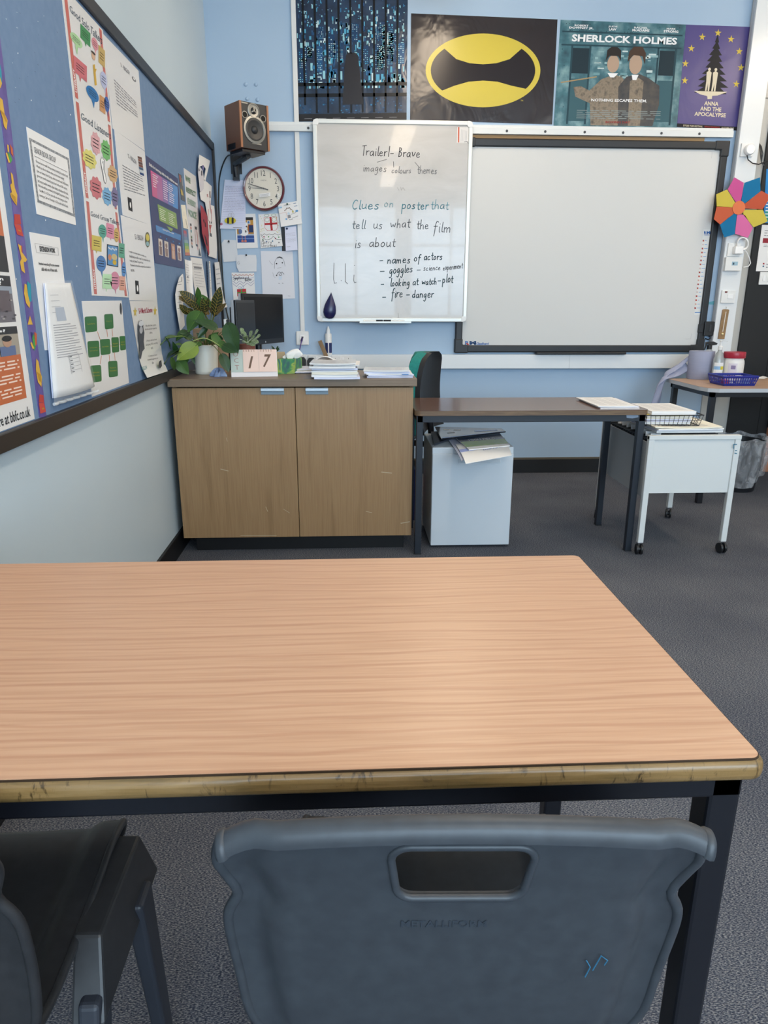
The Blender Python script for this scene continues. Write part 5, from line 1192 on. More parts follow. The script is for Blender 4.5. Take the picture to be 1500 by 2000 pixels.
b = MB(); blob(S, b, PQ, [(.16, .72), (.14, .63), (.2, .62), (.27, .66), (.36, .55), (.46, .5), (.53, .53), (.6, .7), (.6, .99), (.3, .99), (.28, .78)], BROWN, 2); b.build('pale_coated_figure', o)
b = MB(); blob(S, b, PQ, [(.52, .99), (.5, .62), (.56, .52), (.66, .49), (.74, .53), (.83, .6), (.84, .78), (.8, .99)], NVY, 2.5); blob(S, b, PQ, [(.60, .99), (.59, .56), (.66, .53), (.7, .56), (.7, .99)], BROWN, 3); b.build('dark_coated_figure', o)
b = MB(); SK = C('b59a84')
blob(S, b, PQ, eluv(.445, .40, .048, .085), SK, 4); blob(S, b, PQ, eluv(.625, .40, .052, .095), SK, 4); b.build('plain_faces', o)
b = MB(); DKH = C('2b2522')
blob(S, b, PQ, [(.385, .37), (.39, .27), (.42, .24), (.47, .24), (.50, .27), (.505, .37), (.48, .325), (.41, .325)], DKH, 5); blob(S, b, PQ, [(.56, .38), (.565, .28), (.6, .23), (.67, .23), (.70, .29), (.70, .40), (.675, .32), (.6, .31)], C('4a3629'), 5); b.build('dark_hair', o)
b = MB(); blob(S, b, PQ, [(.405, .49), (.49, .49), (.46, .53), (.43, .53)], WHITEI, 4.5); blob(S, b, PQ, [(.6, .5), (.655, .5), (.64, .55), (.61, .55)], WHITEI, 4.5); S.stroke(b, [(1096, 161), (1165, 150)], C('a58d66'), 2.2, 4); b.build('collars_and_cane', o)
for t1, t2, u in (('ROBERT', 'DOWNEY JR.', .17), ('JUDE', 'LAW', .42), ('RACHEL', 'McADAMS', .645), ('MARK', 'STRONG', .885)):
    w1 = .0115 * len(t1); w2 = .0098 * len(t2)
    b = MB(); S.text(b, t1, S.sub(PQ, u - w1 * .8, .038, u + w1 * .8, .056), WHITEI, 3, .02); S.text(b, t2, S.sub(PQ, u - w2, .06, u + w2, .084), WHITEI, 3, .03); b.build('cast_name', o)
b = MB(); S.text(b, 'SHERLOCK HOLMES', S.sub(PQ, .10, .13, .94, .20), WHITEI, 6, .035); b.build('title_text', o)
b = MB(); S.text(b, 'NOTHING ESCAPES THEM.', S.sub(PQ, .29, .735, .74, .762), WHITEI, 6, .02); b.build('tagline', o)
b = MB(); S.text(b, 'BOXING DAY', S.sub(PQ, .42, .945, .62, .968), C('9a3a36'), 6, .02); S.lines(b, S.sub(PQ, .18, .84, .86, .93), 5, C('8f9a98'), 5, .3, 9); b.build('credits', o)
# purple poster with stars and a tree
PUR = gloss_poster('purple_poster', [(.3, '453c7a'), (.7, '4d437f')], 4, .35, .25)
AQ = [(1340, 48), (1468, 52.6), (1441, 255), (1322, 248)]
o, S = paper('poster', 'purple film poster with yellow stars round a dark tree', 'poster', PB, .002, AQ, PUR, thick=.001)
STR = C('d3b84a')
for u, v in ((.265, .115), (.115, .23), (.045, .38), (.06, .545), (.5, .07), (.71, .125), (.86, .24), (.92, .395), (.88, .555)):
    b = MB(); blob(S, b, AQ, [(u + (.055 if i % 2 == 0 else .022) * math.sin(math.pi * i / 5), v - (.038 if i % 2 == 0 else .015) * math.cos(math.pi * i / 5)) for i in range(10)], STR, 2); b.build('star', o)
b = MB(); tr_ = [(.5, .08)]; L_ = []; R_2 = []
for i in range(9):
    v = .13 + i * .062; w = .03 + i * .03; L_ += [(.5 - w * (.9 + .2 * rd.random()), v + .03), (.5 - w * .55, v + .035)]; R_2 += [(.5 + w * (.9 + .2 * rd.random()), v + .03), (.5 + w * .55, v + .035)]
blob(S, b, AQ, [(.5, .08)] + R_2 + L_[::-1], C('221f22'), 1.5); b.build('tree', o)
b = MB(); CRM = C('d9cdb4')
for u in (.43, .53): blob(S, b, AQ, eluv(u, .425, .022, .016, 12), CRM, 3); blob(S, b, AQ, [(u - .04, .455), (u, .437), (u + .04, .455), (u + .035, .54), (u + .03, .635), (u + .008, .635), (u, .56), (u - .012, .635), (u - .035, .635), (u - .03, .54)], CRM, 3)
blob(S, b, AQ, [(.22, .64), (.75, .635), (.6, .675), (.52, .68), (.52, .71), (.45, .715), (.44, .685), (.32, .67)], CRM, 2); b.build('pale_figures', o)
b = MB()
for i, t_ in enumerate(('ANNA', 'AND THE', 'APOCALYPSE')): w = (.115, .17, .255)[i]; S.text(b, t_, S.sub(AQ, .52 - w, .735 + .053 * i, .52 + w, .775 + .053 * i), CRM, 3, .03)
b.build('title_text', o)
b = MB(); pr(S, b, AQ, 0, .965, 1, 1, C('19171b'), 2); S.text(b, 'SITGES FILM FESTIVAL', S.sub(AQ, .1, .973, .42, .99), CRM, 3, .01); S.text(b, 'PETROLIO SANGRIENTO', S.sub(AQ, .45, .974, .7, .989), C('a8322e'), 3, .01); S.text(b, 'OCTUBRE 2017', S.sub(AQ, .73, .974, .93, .989), CRM, 3, .01); b.build('festival_strip', o)

# ================================================================== PAPERS ON THE BACK WALL
def z4(x, y): return (430 + x / 7.692, 340 + y / 7.692)
def Z4(*p): return [z4(*q) for q in p]
PW = ('B', YB)
o, S = paper('lined_letter', 'lined letter with a bee drawing, pinned left of the clock', 'letter', PW, .008, Z4((70, 85), (375, 95), (385, 830), (0, 820)), PAPERL, curl=.006, curl_side='l')
q = Z4((70, 85), (375, 95), (385, 830), (0, 820)); b = MB()
for k in range(22): S.stroke(b, [tuple(bil([Vector((x, y, 0)) for x, y in q], u, .12 + k * .037)[:2]) for u in (.02, .98)], C('b9bede'), .35, 14)
S.lines(b, S.sub(q, .06, .12, .95, .66), 16, C('8a8aa0'), 15, .12, 5); S.fill(b, S.sub(q, .5, .965, .85, .975), INKG, 15); b.build('ruled_writing', o)
b = MB(); bee = Z4((65, 650), (238, 650), (238, 748), (65, 748)); S.ell(b, bee, C('c9b92f'), 15)
for u0, u1 in ((.22, .4), (.62, .8)): S.ell(b, S.sub(bee, u0, .02, u1, .98), C('2c2c34'), 16, 16, .5)
for c_ in ((150, 618), (185, 616)):
    S.stroke(b, [z4(c_[0] + 26 * math.cos(a / 10 * 6.28), c_[1] + 34 * math.sin(a / 10 * 6.28)) for a in range(11)], INKL, .5, 16)
b.build('bee_drawing', o)
b = MB()
for a in range(5): S.ell(b, Z4((12 + 12 * math.cos(a * 1.257), 742 + 14 * math.sin(a * 1.257)), (26 + 12 * math.cos(a * 1.257), 742 + 14 * math.sin(a * 1.257)), (26 + 12 * math.cos(a * 1.257), 758 + 14 * math.sin(a * 1.257)), (12 + 12 * math.cos(a * 1.257), 758 + 14 * math.sin(a * 1.257))), C('b8405a'), 16, 10)
b.build('red_flower_drawing', o)
PH = Z4((210, 600), (528, 595), (568, 1110), (255, 1120))
o, S = paper('photo_print', 'colour photo print of a white bird in front of an orange house', 'photo', PW, .004, PH, PAPER)
ph = Z4((245, 650), (492, 648), (515, 1028), (262, 1030)); b = MB()
S.fill(b, ph, C('2f4f8f'), 1); S.fill(b, S.sub(ph, 0, 0, 1, .12), C('2b2a2c'), 2); S.fill(b, S.sub(ph, 0, .11, 1, .66), C('b98a3f'), 2); S.fill(b, S.sub(ph, .72, .32, .98, .6), C('23365f'), 3); S.fill(b, S.sub(ph, .62, .13, .82, .27), C('e6e2da'), 3); S.fill(b, S.sub(ph, .66, .15, .78, .25), C('3f6fa8'), 4); S.fill(b, S.sub(ph, .66, .30, 1, .32), C('9a3a2c'), 4); S.fill(b, S.sub(ph, .68, .3, .71, .64), C('9a3a2c'), 4)
S.fill(b, S.sub(ph, 0, .66, 1, .72), C('a9b4c6'), 2); S.fill(b, S.sub(ph, 0, .83, 1, .86), C('6f8cc0'), 2); b.build('picture', o)
b = MB(); S.ell(b, S.sub(ph, .14, .44, .68, .74), C('e9e9ea'), 5); S.ell(b, S.sub(ph, .5, .2, .66, .4), C('e9e9ea'), 5); S.fill(b, S.sub(ph, .48, .34, .62, .6), C('e9e9ea'), 5); S.ell(b, S.sub(ph, .08, .46, .3, .66), C('5a6f9c'), 6)
for u in (.27, .45): S.fill(b, S.sub(ph, u, .72, u + .03, .93), C('c98a7a'), 5); S.ell(b, S.sub(ph, u - .05, .9, u + .1, .98), C('cf7a62'), 5)
b.build('white_bird', o)
XQ = Z4((572, 605), (880, 590), (940, 1080), (610, 1115))
o, S = paper('drawing', 'child drawing of a red-ribboned present over the words Merry Christmas', 'drawing', PW, .006, XQ, PAPER); b = MB()
for i in range(26): S.ell(b, (lambda u, v: S.sub(XQ, u, v, u + .035, v + .022))(*( (rd.uniform(.02, .2), rd.uniform(.03, .56)) if i % 2 else (rd.uniform(.78, .92), rd.uniform(.1, .58)))), C('d3cb6a'), 1, 8)
S.fill(b, S.sub(XQ, .53, .1, .63, .5), C('b02f34'), 2); S.fill(b, S.sub(XQ, .27, .27, .87, .33), C('b02f34'), 2)
S.stroke(b, [(.27, .1), (.87, .1), (.87, .42), (.78, .5), (.38, .5), (.27, .42), (.27, .1)], C('c45a66'), .7, 2, XQ)
for u in (.4, .74): S.stroke(b, [(u + .1 * math.cos(a), .18 + .06 * math.sin(a)) for a in [x * .7 for x in range(9)]], C('5f9a5f'), .6, 2, XQ); S.stroke(b, [(u + .12 * math.cos(a), .045 + .035 * math.sin(a)) for a in [x * .7 for x in range(10)]], C('4f8a5f'), .6, 2, XQ)
b.build('present_drawing', o); b = MB()
S.stroke(b, [(.03, .58), (.12, .63), (.22, .58), (.32, .63), (.45, .6), (.6, .64), (.7, .6), (.85, .66), (.97, .63)], INK, .6, 2, XQ); S.stroke(b, [(.05, .62), (.15, .72), (.3, .77), (.5, .75), (.62, .68), (.75, .78), (.97, .8)], INK, .6, 2, XQ)
for i, (u, v) in enumerate(((.16, .65), (.1, .73), (.37, .66), (.26, .80), (.68, .73), (.54, .8), (.84, .7), (.82, .86))): S.ell(b, S.sub(XQ, u, v, u + .055, v + .045), C(['8f3040', '3f7a4a', '4a9a4a', '2f5f8f', 'a03a48', '2f6f8f', '3f8a4f', '55505a'][i]), 2, 10)
b.build('fairy_lights_drawing', o); b = MB(); x_, y_ = z4(620, 1050); S.hand(b, 'Merry', x_, y_, 4.2, 4.6, INK, .5, -.02, 2, 2); x_, y_ = z4(618, 1098); S.hand(b, 'Christmas', x_, y_, 3.6, 3.7, INK, .5, -.03, 2, 3); b.build('greeting', o)
MQ = Z4((865, 450), (1155, 405), (1235, 745), (915, 795))
o, S = paper('drawing', 'small sheet of coloured doodles with a moustache, right of the clock', 'drawing', PW, .022, MQ, PAPER, curl=.008, curl_side='b'); b = MB()
S.stroke(b, [(.28, .33), (.36, .3), (.42, .22), (.48, .26), (.55, .22), (.6, .31), (.66, .33)], C('6b4a30'), 1.1, 2, MQ); S.fill(b, S.sub(MQ, .0, .1, .18, .2), C('7fb3d4'), 2); S.fill(b, S.sub(MQ, .0, .12, .18, .145), WHITEI, 3); S.ell(b, S.sub(MQ, .8, .38, .95, .46), C('4f8fc0'), 2); S.ell(b, S.sub(MQ, .64, .36, .72, .48), C('b9b06a'), 2)
S.ell(b, S.sub(MQ, .4, .42, .52, .54), C('c3d3e0'), 2); S.fill(b, S.sub(MQ, .39, .54, .53, .68), INKG, 2); S.ell(b, S.sub(MQ, .26, .66, .34, .74), C('6aa9d8'), 2)
S.stroke(b, [(.58, .53), (.82, .48)], INK, .5, 2, MQ); S.stroke(b, [(.58, .7), (.88, .64)], INK, .5, 2, MQ); S.stroke(b, [(.3, .1), (.62, .1)], INK, .5, 2, MQ); S.stroke(b, [(.0, .42), (.35, .4), (.36, .75)], C('d3a9a0'), .5, 2, MQ)
for u in (.45, .54): S.ell(b, S.sub(MQ, u, .72, u + .04, .77), INK, 2, 8)
for k in range(6): S.stroke(b, [(.1 + k * .14, .82), (.1 + k * .14, .98)], C('d8b9b4'), .4, 2, MQ)
S.stroke(b, [(.02, .84), (.98, .78)], C('d8b9b4'), .4, 2, MQ); S.stroke(b, [(.8, .2), (.95, .2)], C('4a6f9a'), 1, 2, MQ); S.stroke(b, [(.8, .08), (.92, .08)], C('4a6f9a'), 1, 2, MQ); b.build('doodles', o)
tag((lambda b: (b.ball(onY(561, 398.5, YB - .03), (.006, .004, .006), C('1f4f3f'), 10), b.build('drawing_pin'))[1])(MB()), 'dark green pin at the top of the doodle sheet', 'pin')
o, S = paper('card_strip', 'dark strip of card behind the small note right of the present drawing', 'card', PW, .002, Z4((915, 795), (970, 795), (988, 1155), (930, 1155)), C('37393d'))
NQ = Z4((970, 800), (1140, 785), (1165, 1140), (985, 1155)); o, S = paper('note', 'small handwritten note half covering the white conduit', 'note', PW, .019, NQ, PAPERL)
b = MB(); S.lines(b, S.sub(NQ, .08, .24, .9, .4), 3, INKG, 2, .14, 4); S.lines(b, S.sub(NQ, .1, .46, .92, .66), 4, INKG, 2, .14, 5); S.lines(b, S.sub(NQ, .1, .8, .4, .86), 1, INKG, 2, .2, 6); b.build('handwriting', o)
tag((lambda b: (b.ball(onY(*z4(1003, 818), YB - .024), (.007, .004, .007), C('2f3f5f'), 10), b.build('drawing_pin'))[1])(MB()), 'dark blue pin holding the small handwritten note', 'pin')
FQ = Z4((608, 1155), (1088, 1160), (1125, 1870), (640, 1880)); o, S = paper('drawing', 'large pencil drawing of a figure with a big head, right of the monitor', 'drawing', PW, .003, FQ, mat('drawing_paper', 'd9dbe2', .8)); b = MB()
def f7(*pts, w=.7, m_=INKG): S.stroke(b, [z4(*p_) for p_ in pts], m_, w, 2)
f7((815, 1420), (820, 1320), (850, 1260), (890, 1238), (930, 1255), (960, 1310), (975, 1385)); f7((860, 1255), (885, 1245), (920, 1258), w=1.6); f7((858, 1262), (900, 1252), (925, 1266), w=1.4); f7((858, 1412), (915, 1405), w=.6)
f7((842, 1525), (875, 1475), (895, 1470), (910, 1490), (930, 1470), (960, 1505), w=.8, m_=INK); f7((885, 1495), (890, 1520), (918, 1520), (920, 1495), w=.8, m_=INK); f7((845, 1530), (855, 1518), w=1.3, m_=INK)
S.ell(b, Z4((838, 1334), (858, 1334), (858, 1356), (838, 1356)), INK, 2, 10); S.ell(b, Z4((924, 1322), (944, 1322), (944, 1344), (924, 1344)), INK, 2, 10)
S.fill(b, Z4((880, 1535), (930, 1535), (925, 1585), (880, 1590)), C('c8d6e4'), 1); f7((735, 1300), (770, 1350), (795, 1360), w=.4); f7((790, 1480), (800, 1530), (830, 1560), w=.4); f7((1020, 1830), (1055, 1832), w=.5); f7((878, 1640), (892, 1644), w=1.2); f7((932, 1638), (946, 1642), w=1.2)
b.build('pencil_figure', o)
for k, (poly_, lb) in enumerate(((((20, 1045), (60, 985), (240, 992), (262, 1200), (258, 1308), (52, 1322), (40, 1250)), 'rough-edged white card with a pin, beside the notice board corner'), (((235, 1222), (300, 1210), (540, 1216), (550, 1300), (546, 1466), (285, 1468), (250, 1400)), 'rough-edged white card pinned above the zigzag drawing'))):
    o, S = paper('white_card', lb, 'card', PW, .006 + .004 * k, None, CARD, poly=Z4(*poly_)); b = MB()
    c_ = (128, 1010) if k == 0 else (392, 1216); q = onY(*z4(*c_), YB - .012 - .004 * k); b.ball(q, (.006, .004, .007), C('3b3d42'), 10); b.build('pin', o)
    b = MB(); c_ = (128, 1020) if k == 0 else (277, 1335); S.stroke(b, [z4(c_[0] + 16 * math.cos(a * .8), c_[1] + 20 * math.sin(a * .8)) for a in range(8)], INKG, .5, 2); b.build('pencil_mark', o)
GQ = Z4((170, 1480), (510, 1480), (530, 1860), (200, 1890)); o, S = paper('drawing', 'child drawing of zigzag lines over a red and green present behind the monitors', 'drawing', PW, .004, GQ, PAPER); b = MB()
def zig(v, amp, n, cl, w=.6): S.stroke(b, [(.02 + .96 * i / n, v + (amp if i % 2 else -amp)) for i in range(n + 1)], C(cl), w, 2, GQ)
zig(.09, .025, 12, 'd08a5a'); zig(.1, .02, 10, 'c97a8a', .4); zig(.2, .03, 6, '8f8fc0'); zig(.36, .05, 6, '6f6f9f'); zig(.46, .06, 6, '7a7aa8'); b.build('zigzag_lines', o)
b = MB(); x_, y_ = z4(195, 1585); S.hand(b, 'Symphonic', x_, y_, 3, 2.5, INK, .6, -.08, 3, 5); x_, y_ = z4(365, 1580); S.hand(b, 'and', x_, y_, 2.4, 2.8, INK, .6, -.08, 3, 6); x_, y_ = z4(372, 1605); S.hand(b, 'matter', x_, y_, 2.4, 2.4, INK, .6, -.08, 3, 7); b.build('handwriting', o)
b = MB(); S.fill(b, Z4((252, 1732), (388, 1722), (396, 1825), (258, 1838)), C('b5333a'), 2); S.fill(b, Z4((312, 1725), (328, 1724), (332, 1832), (316, 1834)), C('3f9a4a'), 3); S.fill(b, Z4((254, 1775), (392, 1768), (393, 1782), (255, 1789)), C('3f9a4a'), 3)
for s_ in (-1, 1): S.stroke(b, [z4(318 + s_ * (22 + 20 * math.cos(a * .8)), 1705 + 16 * math.sin(a * .8)) for a in range(9)], C('8fa9c8'), .6, 3)
b.build('present_drawing', o)

# ================================================================== LEFT NOTICE BOARD
BX = -.83
by1 = 4.90; bz0, bz1 = onX(42, 870, BX + .012).z, onX(300, 139, BX + .012).z
print('board z', bz0, bz1)
t = thing('notice_board', 'long blue felt notice board with a dark wooden frame on the left wall', 'notice board', (XW, 3.2, bz0))
b = MB(); b.box(XW, BX, .6, by1, bz0 + .02, bz1 - .02, FELT); b.build('felt_panel', t)
for z0, z1 in ((bz0, bz0 + .045), (bz1 - .045, bz1)): b = MB(); b.box(XW, BX + .014, .6, by1 + .02, z0, z1, BLACKW); b.build('frame_rail', t, bevel=.003)
b = MB(); b.box(XW, BX + .014, by1 - .01, by1 + .02, bz0, bz1, BLACKW); b.build('frame_rail', t, bevel=.003)
rd2 = random.Random(21); b = MB()
for i in range(20):
    px, py = rd2.uniform(8, 140), rd2.uniform(15, 240); S = Sheet(('L', BX), .0004); a = rd2.uniform(.3, 1.1); l = rd2.uniform(1, 3.2); S.stroke(b, [(px, py), (px + l * math.cos(a), py + l * math.sin(a))], C('4a5b70') if i % 3 else C('c9d3dc'), .7, 1)
for px, py in ((35, 104), (61, 196), (115, 237), (138, 224), (89, 430), (150, 520), (145, 410), (32, 545)): S.ell(b, R4(px - .9, py - 1.6, px + .9, py + 1.6), C('d5dade'), 1, 8)
b.build('staple_marks', t)
LB = ('L', BX)
def z1(x, y): return (x / 4.545, y / 4.545)
def z2(x, y): return (x / 4.545, 430 + y / 4.545)
def Z1(*p): return [z1(*q) for q in p]
def Z2(*p): return [z2(*q) for q in p]
def z3(x, y): return (270 + x / 7.692, 180 + y / 7.692)
def Z3(*p): return [z3(*q) for q in p]
def zA(x, y): return (340 + x / 11.76, 400 + y / 11.76)     # close view of the far papers
def ZA(*p): return [zA(*q) for q in p]
def zB(x, y): return (340 + x / 15, 290 + y / 15)
def ZB(*p): return [zB(*q) for q in p]
# ---- purple border strip with book pictures
BQ = [(-19.7, 60), (-1.3, 60), (91, 815), (77, 815)]
o, S = paper('border_strip', 'purple starry border strip printed with little books', 'border', LB, .0012, BQ, noisy('purple_border', [(.35, '55458a'), (.65, '64549a')], 30, rough=.4))
Y1, Y2, R1, T1, G1, O1 = C('d6ac46'), C('b98a2e'), C('b8433c'), C('2a93a8'), C('4a9a4a'), C('c0603a')
def book(nm, parts):
    b = MB()
    for pts, m_ in parts: b.poly(S.p(pts, 2 if m_ is not Y2 else 3), m_)
    b.build('book_picture', o)['label'] = nm
book('yellow closed book', [([(0, 190), (5, 195), (9, 222), (15, 235), (13, 254), (8, 247), (5, 230), (0, 214)], Y1), ([(1, 214), (9, 222), (14, 236), (12, 240), (7, 226), (1, 219)], Y2)])
book('open teal book', [([(0, 123), (3, 140), (4, 163), (0, 150)], T1), ([(0, 150), (4, 163), (1, 172), (0, 172)], Y1)])
book('green and red books', [([(14, 282), (17, 284), (18, 296), (15, 297)], Y1), ([(19, 281), (25, 290), (26, 306), (22, 300)], O1), ([(11, 299), (14, 298), (20, 317), (17, 318)], Y1), ([(15, 297), (19, 300), (24, 312), (20, 320)], G1)])
book('yellow closed book', [([(21, 336), (25, 341), (29, 367), (34, 381), (33, 402), (27, 394), (22, 386), (20, 378), (23, 375), (20, 361), (23, 358)], Y1), ([(22, 378), (30, 384), (33, 398), (29, 394), (23, 384)], Y2)])
book('red open book', [([(28, 418), (39, 419), (41, 438), (28, 438)], R1), ([(28, 438), (40, 439), (46, 462), (34, 458)], C('c24a40')), ([(35, 448), (40, 450), (41, 453), (36, 451)], Y2)])
book('open yellow book', [([(35, 476), (41, 480), (44, 494), (53, 507), (50, 512), (46, 511), (49, 534), (42, 528), (39, 512), (42, 505)], Y1), ([(41, 480), (43, 480), (44, 494), (42, 492)], R1)])
book('yellow and blue books', [([(48, 554), (52, 556), (55, 578), (59, 590), (58, 602), (51, 592), (47, 573)], Y1), ([(53, 549), (60, 555), (62, 588), (58, 590), (54, 572)], T1)])
book('yellow book corner', [([(58.5, 616), (64, 634), (54, 634)], Y1)])
book('green and red books', [([(60, 648), (64, 650), (66, 662), (63, 664)], C('33406f')), ([(63, 660), (66, 652), (70, 676), (67, 686)], G1), ([(67, 648), (72, 652), (72, 672), (69, 676)], O1), ([(59, 670), (62, 668), (67, 680), (64, 682)], Y1)])
book('yellow closed book', [([(71, 700), (75, 706), (79, 728), (82, 736), (81, 756), (74, 746), (72, 734), (70, 722)], Y1), ([(72, 726), (80, 732), (81, 748), (76, 742)], Y2)])
book('red open book', [([(77, 770), (85, 772), (86, 787), (76, 786)], R1), ([(76, 787), (86, 787), (90, 804), (79, 808)], C('c24a40')), ([(82, 797), (86, 796), (87, 799), (83, 800)], Y2)])
# ---- film-ratings poster at the picture's left edge
br_ = onX(67, 818, BX); P0 = (br_.y, br_.z)
def LP(y, z): return Vector((BX, y, z))
q3 = [LP(P0[0] - .68, P0[1] + 1.02), LP(P0[0], P0[1] + 1.02), LP(P0[0], P0[1]), LP(P0[0] - .68, P0[1])]
def unp(p):   # point -> pixel, for the sheet helpers
    d = p - CAMP; z = d.dot(FWD); return (750 + FPX * d.dot(RGT) / z, 1000 - FPX * d.dot(UPV) / z)
WQ3 = q3
o, S = paper('poster', 'tall film-ratings information poster at the near end of the notice board', 'poster', LB, .0012, None, mat('satin_white_paper', 'e3e1df', .35), poly=None) if 0 else (None, Sheet(LB, .0012))
b = MB(); b.prism([p + Vector((.0012, 0, 0)) for p in q3], (-.0012, 0, 0), mat('satin_white_paper', 'e3e1df', .35)); o = tag(b.build('poster'), 'tall film-ratings information poster at the near end of the notice board', 'poster')
def pv(u0, v0, u1, v1, m_, k, b): b.poly([bil(q3, u, v) + Vector((.0012 + .0004 * k, 0, 0)) for u, v in ((u0, v0), (u1, v0), (u1, v1), (u0, v1))], m_)
def pyv(py, px): return (P0[1] + 1.02 - onX(px, py, BX).z) / 1.02
ORG, BLK = C('c0693f', .35), C('2b2a2c', .35)
u1 = .955
blocks = []
v_o1 = (pyv(690, 48), pyv(775, 57)); v_p1 = (pyv(650, 42), pyv(690, 48)); v_h1 = (pyv(636, 42), pyv(651, 42)); v_p2 = (pyv(560, 30), pyv(628, 38)); v_h2 = (pyv(540, 28), pyv(561, 30)); v_b = (pyv(464, 20), pyv(533, 26)); v_o2 = (pyv(376, 12), pyv(464, 20))
for nm, (v0, v1), m_ in (('orange_panel', v_o1, ORG), ('header_band', v_h1, BLK), ('header_band', v_h2, BLK), ('black_panel', v_b, BLK), ('orange_panel', v_o2, ORG), ('red_panel', (v_o2[0] - .13, v_o2[0] - .01), C('7a2a35', .35))):
    b = MB(); pv(.045, v0, u1, v1, m_, 1, b); b.build(nm, o)
b = MB(); pv(.045, v_p1[0], u1, v_p1[1], C('a39a8c', .35), 1, b)
def pe(u, v, ru, rv, m_, k, b): b.poly([bil(q3, u + ru * math.cos(a * .3142), v + rv * math.sin(a * .3142)) + Vector((.0012 + .0004 * k, 0, 0)) for a in range(20)], m_)
vm = v_p1[1] - v_p1[0]
for u, cl, hc, sk in ((.60, '7a3a34', '241d1a', '6b4a3a'), (.74, 'b7a98c', '1f1b19', 'b08a70'), (.86, '5f6f94', '221d1b', 'b59078')):
    pe(u, v_p1[0] + vm * .9, .075, vm * .42, C(cl, .35), 2, b) if 0 else pv(u - .065, v_p1[0] + vm * .55, u + .06, v_p1[1], C(cl, .35), 2, b)
    pe(u, v_p1[0] + vm * .36, .034, vm * .24, C(sk, .35), 3, b); pe(u, v_p1[0] + vm * .2, .038, vm * .14, C(hc, .35), 4, b)
b.build('photo_of_teenagers', o)
b = MB(); pv(.045, v_p2[0], u1, v_p2[1], C('6f6a70', .35), 1, b); vm = v_p2[1] - v_p2[0]; pv(.045, v_p2[0], u1, v_p2[0] + vm * .2, C('8d97a3', .35), 2, b)
pv(.70, v_p2[0] + vm * .22, .78, v_p2[1] - vm * .1, C('a58f78', .35), 3, b); pe(.74, v_p2[0] + vm * .2, .03, vm * .1, C('8a6a55', .35), 4, b); pv(.84, v_p2[0] + vm * .12, .93, v_p2[1] - vm * .3, C('5f5458', .35), 3, b); pv(.045, v_p2[0] + vm * .45, .45, v_p2[1], C('c03a7f', .35), 4, b)
for i in range(40): u, v = rd2.uniform(.46, .95), v_p2[0] + vm * rd2.uniform(.3, .95); pv(u, v, u + .02, v + .004, C(rd2.choice(['8a8488', '4f4a4e', 'a59d9a']), .35), 3, b)
b.build('photo_of_crowd', o)
for (v0, v1), n in ((v_o1, 11), (v_o2, 12)):
    b = MB()
    for i in range(n):
        v = v0 + .012 + (v1 - v0 - .02) * i / n; u = .08
        while u < (.92 if i % 4 != 3 else .7): w = rd2.uniform(.04, .1); pv(u, v, min(u + w, .93), v + .0035, C('ecd3c4'), 2, b); u += w + .018
    b.build('orange_panel_text', o)
b = MB()
def ptext(t_, u0, v0, u1_, v1, m_, bold=.0):
    vs, fs, w, h = text_geo(t_, bold); b.add([bil(q3, u0 + (u1_ - u0) * u, v0 + (v1 - v0) * v) + Vector((.0012 + .0008, 0, 0)) for u, v in vs], fs, m_)
hm = v_h1[1] - v_h1[0]; ptext('ratings?', .64, v_h1[0] + hm * .3, .86, v_h1[0] + hm * .75, WHITEI, .03)
hm = v_h2[1] - v_h2[0]; ptext('are film rated in', .5, v_h2[0] + hm * .15, .9, v_h2[0] + hm * .45, WHITEI, .03); ptext('other countries?', .5, v_h2[0] + hm * .52, .88, v_h2[0] + hm * .85, WHITEI, .03)
b.build('header_text', o); b = MB(); pe(.52, (v_b[0] + v_b[1]) / 2, .05, .04, C('b98a5a', .35), 3, b); 
for k in range(5): pv(.6, v_b[0] + .02 + .022 * k, .85, v_b[0] + .0225 + .022 * k, C('9a9a9c'), 2, b)
b.build('black_panel_print', o)
b = MB(); v0 = pyv(800, 58); uu = lambda px, py: (onX(px, py, BX).y - P0[0] + .68) / .68; ub, ue = uu(19, 818), uu(57, 803); wf = text_geo('more at bbfc.co.uk', .012)[2] / text_geo('bbfc.co.uk', .012)[2]; ptext('more at bbfc.co.uk', ue - (ue - ub) * wf, v0 - .010, ue, v0 + .016, INK, .012); b.build('web_address', o)
# ---- SENIOR BOOK GROUP
SB = Z1((235, 1125), (610, 1330), (675, 2000), (328, 1900))
o, S = paper('notice', 'white book-group notice with a grey patterned border', 'notice', LB, .0012, SB, PAPER)
bo = Z1((258, 1220), (611, 1406), (667, 1926), (334, 1796)); bi = S.sub(bo, .045, .045, .955, .955)
b = MB(); S.fill(b, bo, noisy('grey_border', [(.4, '6f7276'), (.6, 'a3a6aa')], 160, rough=.6), 1); S.fill(b, bi, PAPER, 2); b.build('patterned_border', o)
b = MB(); S.text(b, 'SENIOR BOOK GROUP', S.sub(bi, .06, .07, .66, .17), C('4b4e54'), 4, 0); S.stroke(b, [(.04, .235), (.96, .235)], INK, .5, 4, bi); b.build('title_text', o)
b = MB(); S.block(b, ['- Do you love to read? Are you always hunting for another book?', '- Would you like to discuss what you have been reading?', '- Join our Senior Book Group, where we will read ONE literary', '  genre per month chosen by you from both pre-20th century', '  and more modern writers, then meet to chat about the book.', '  All books will be provided by the English Department Library.', '- See Mrs U in U3 for more info or come along to a short', '  meeting at 2pm on Thursday in U23 to pick the first book.'], S.sub(bi, .04, .28, .97, .95), C('3a3a3e'), 4, .004); b.build('body_text', o)
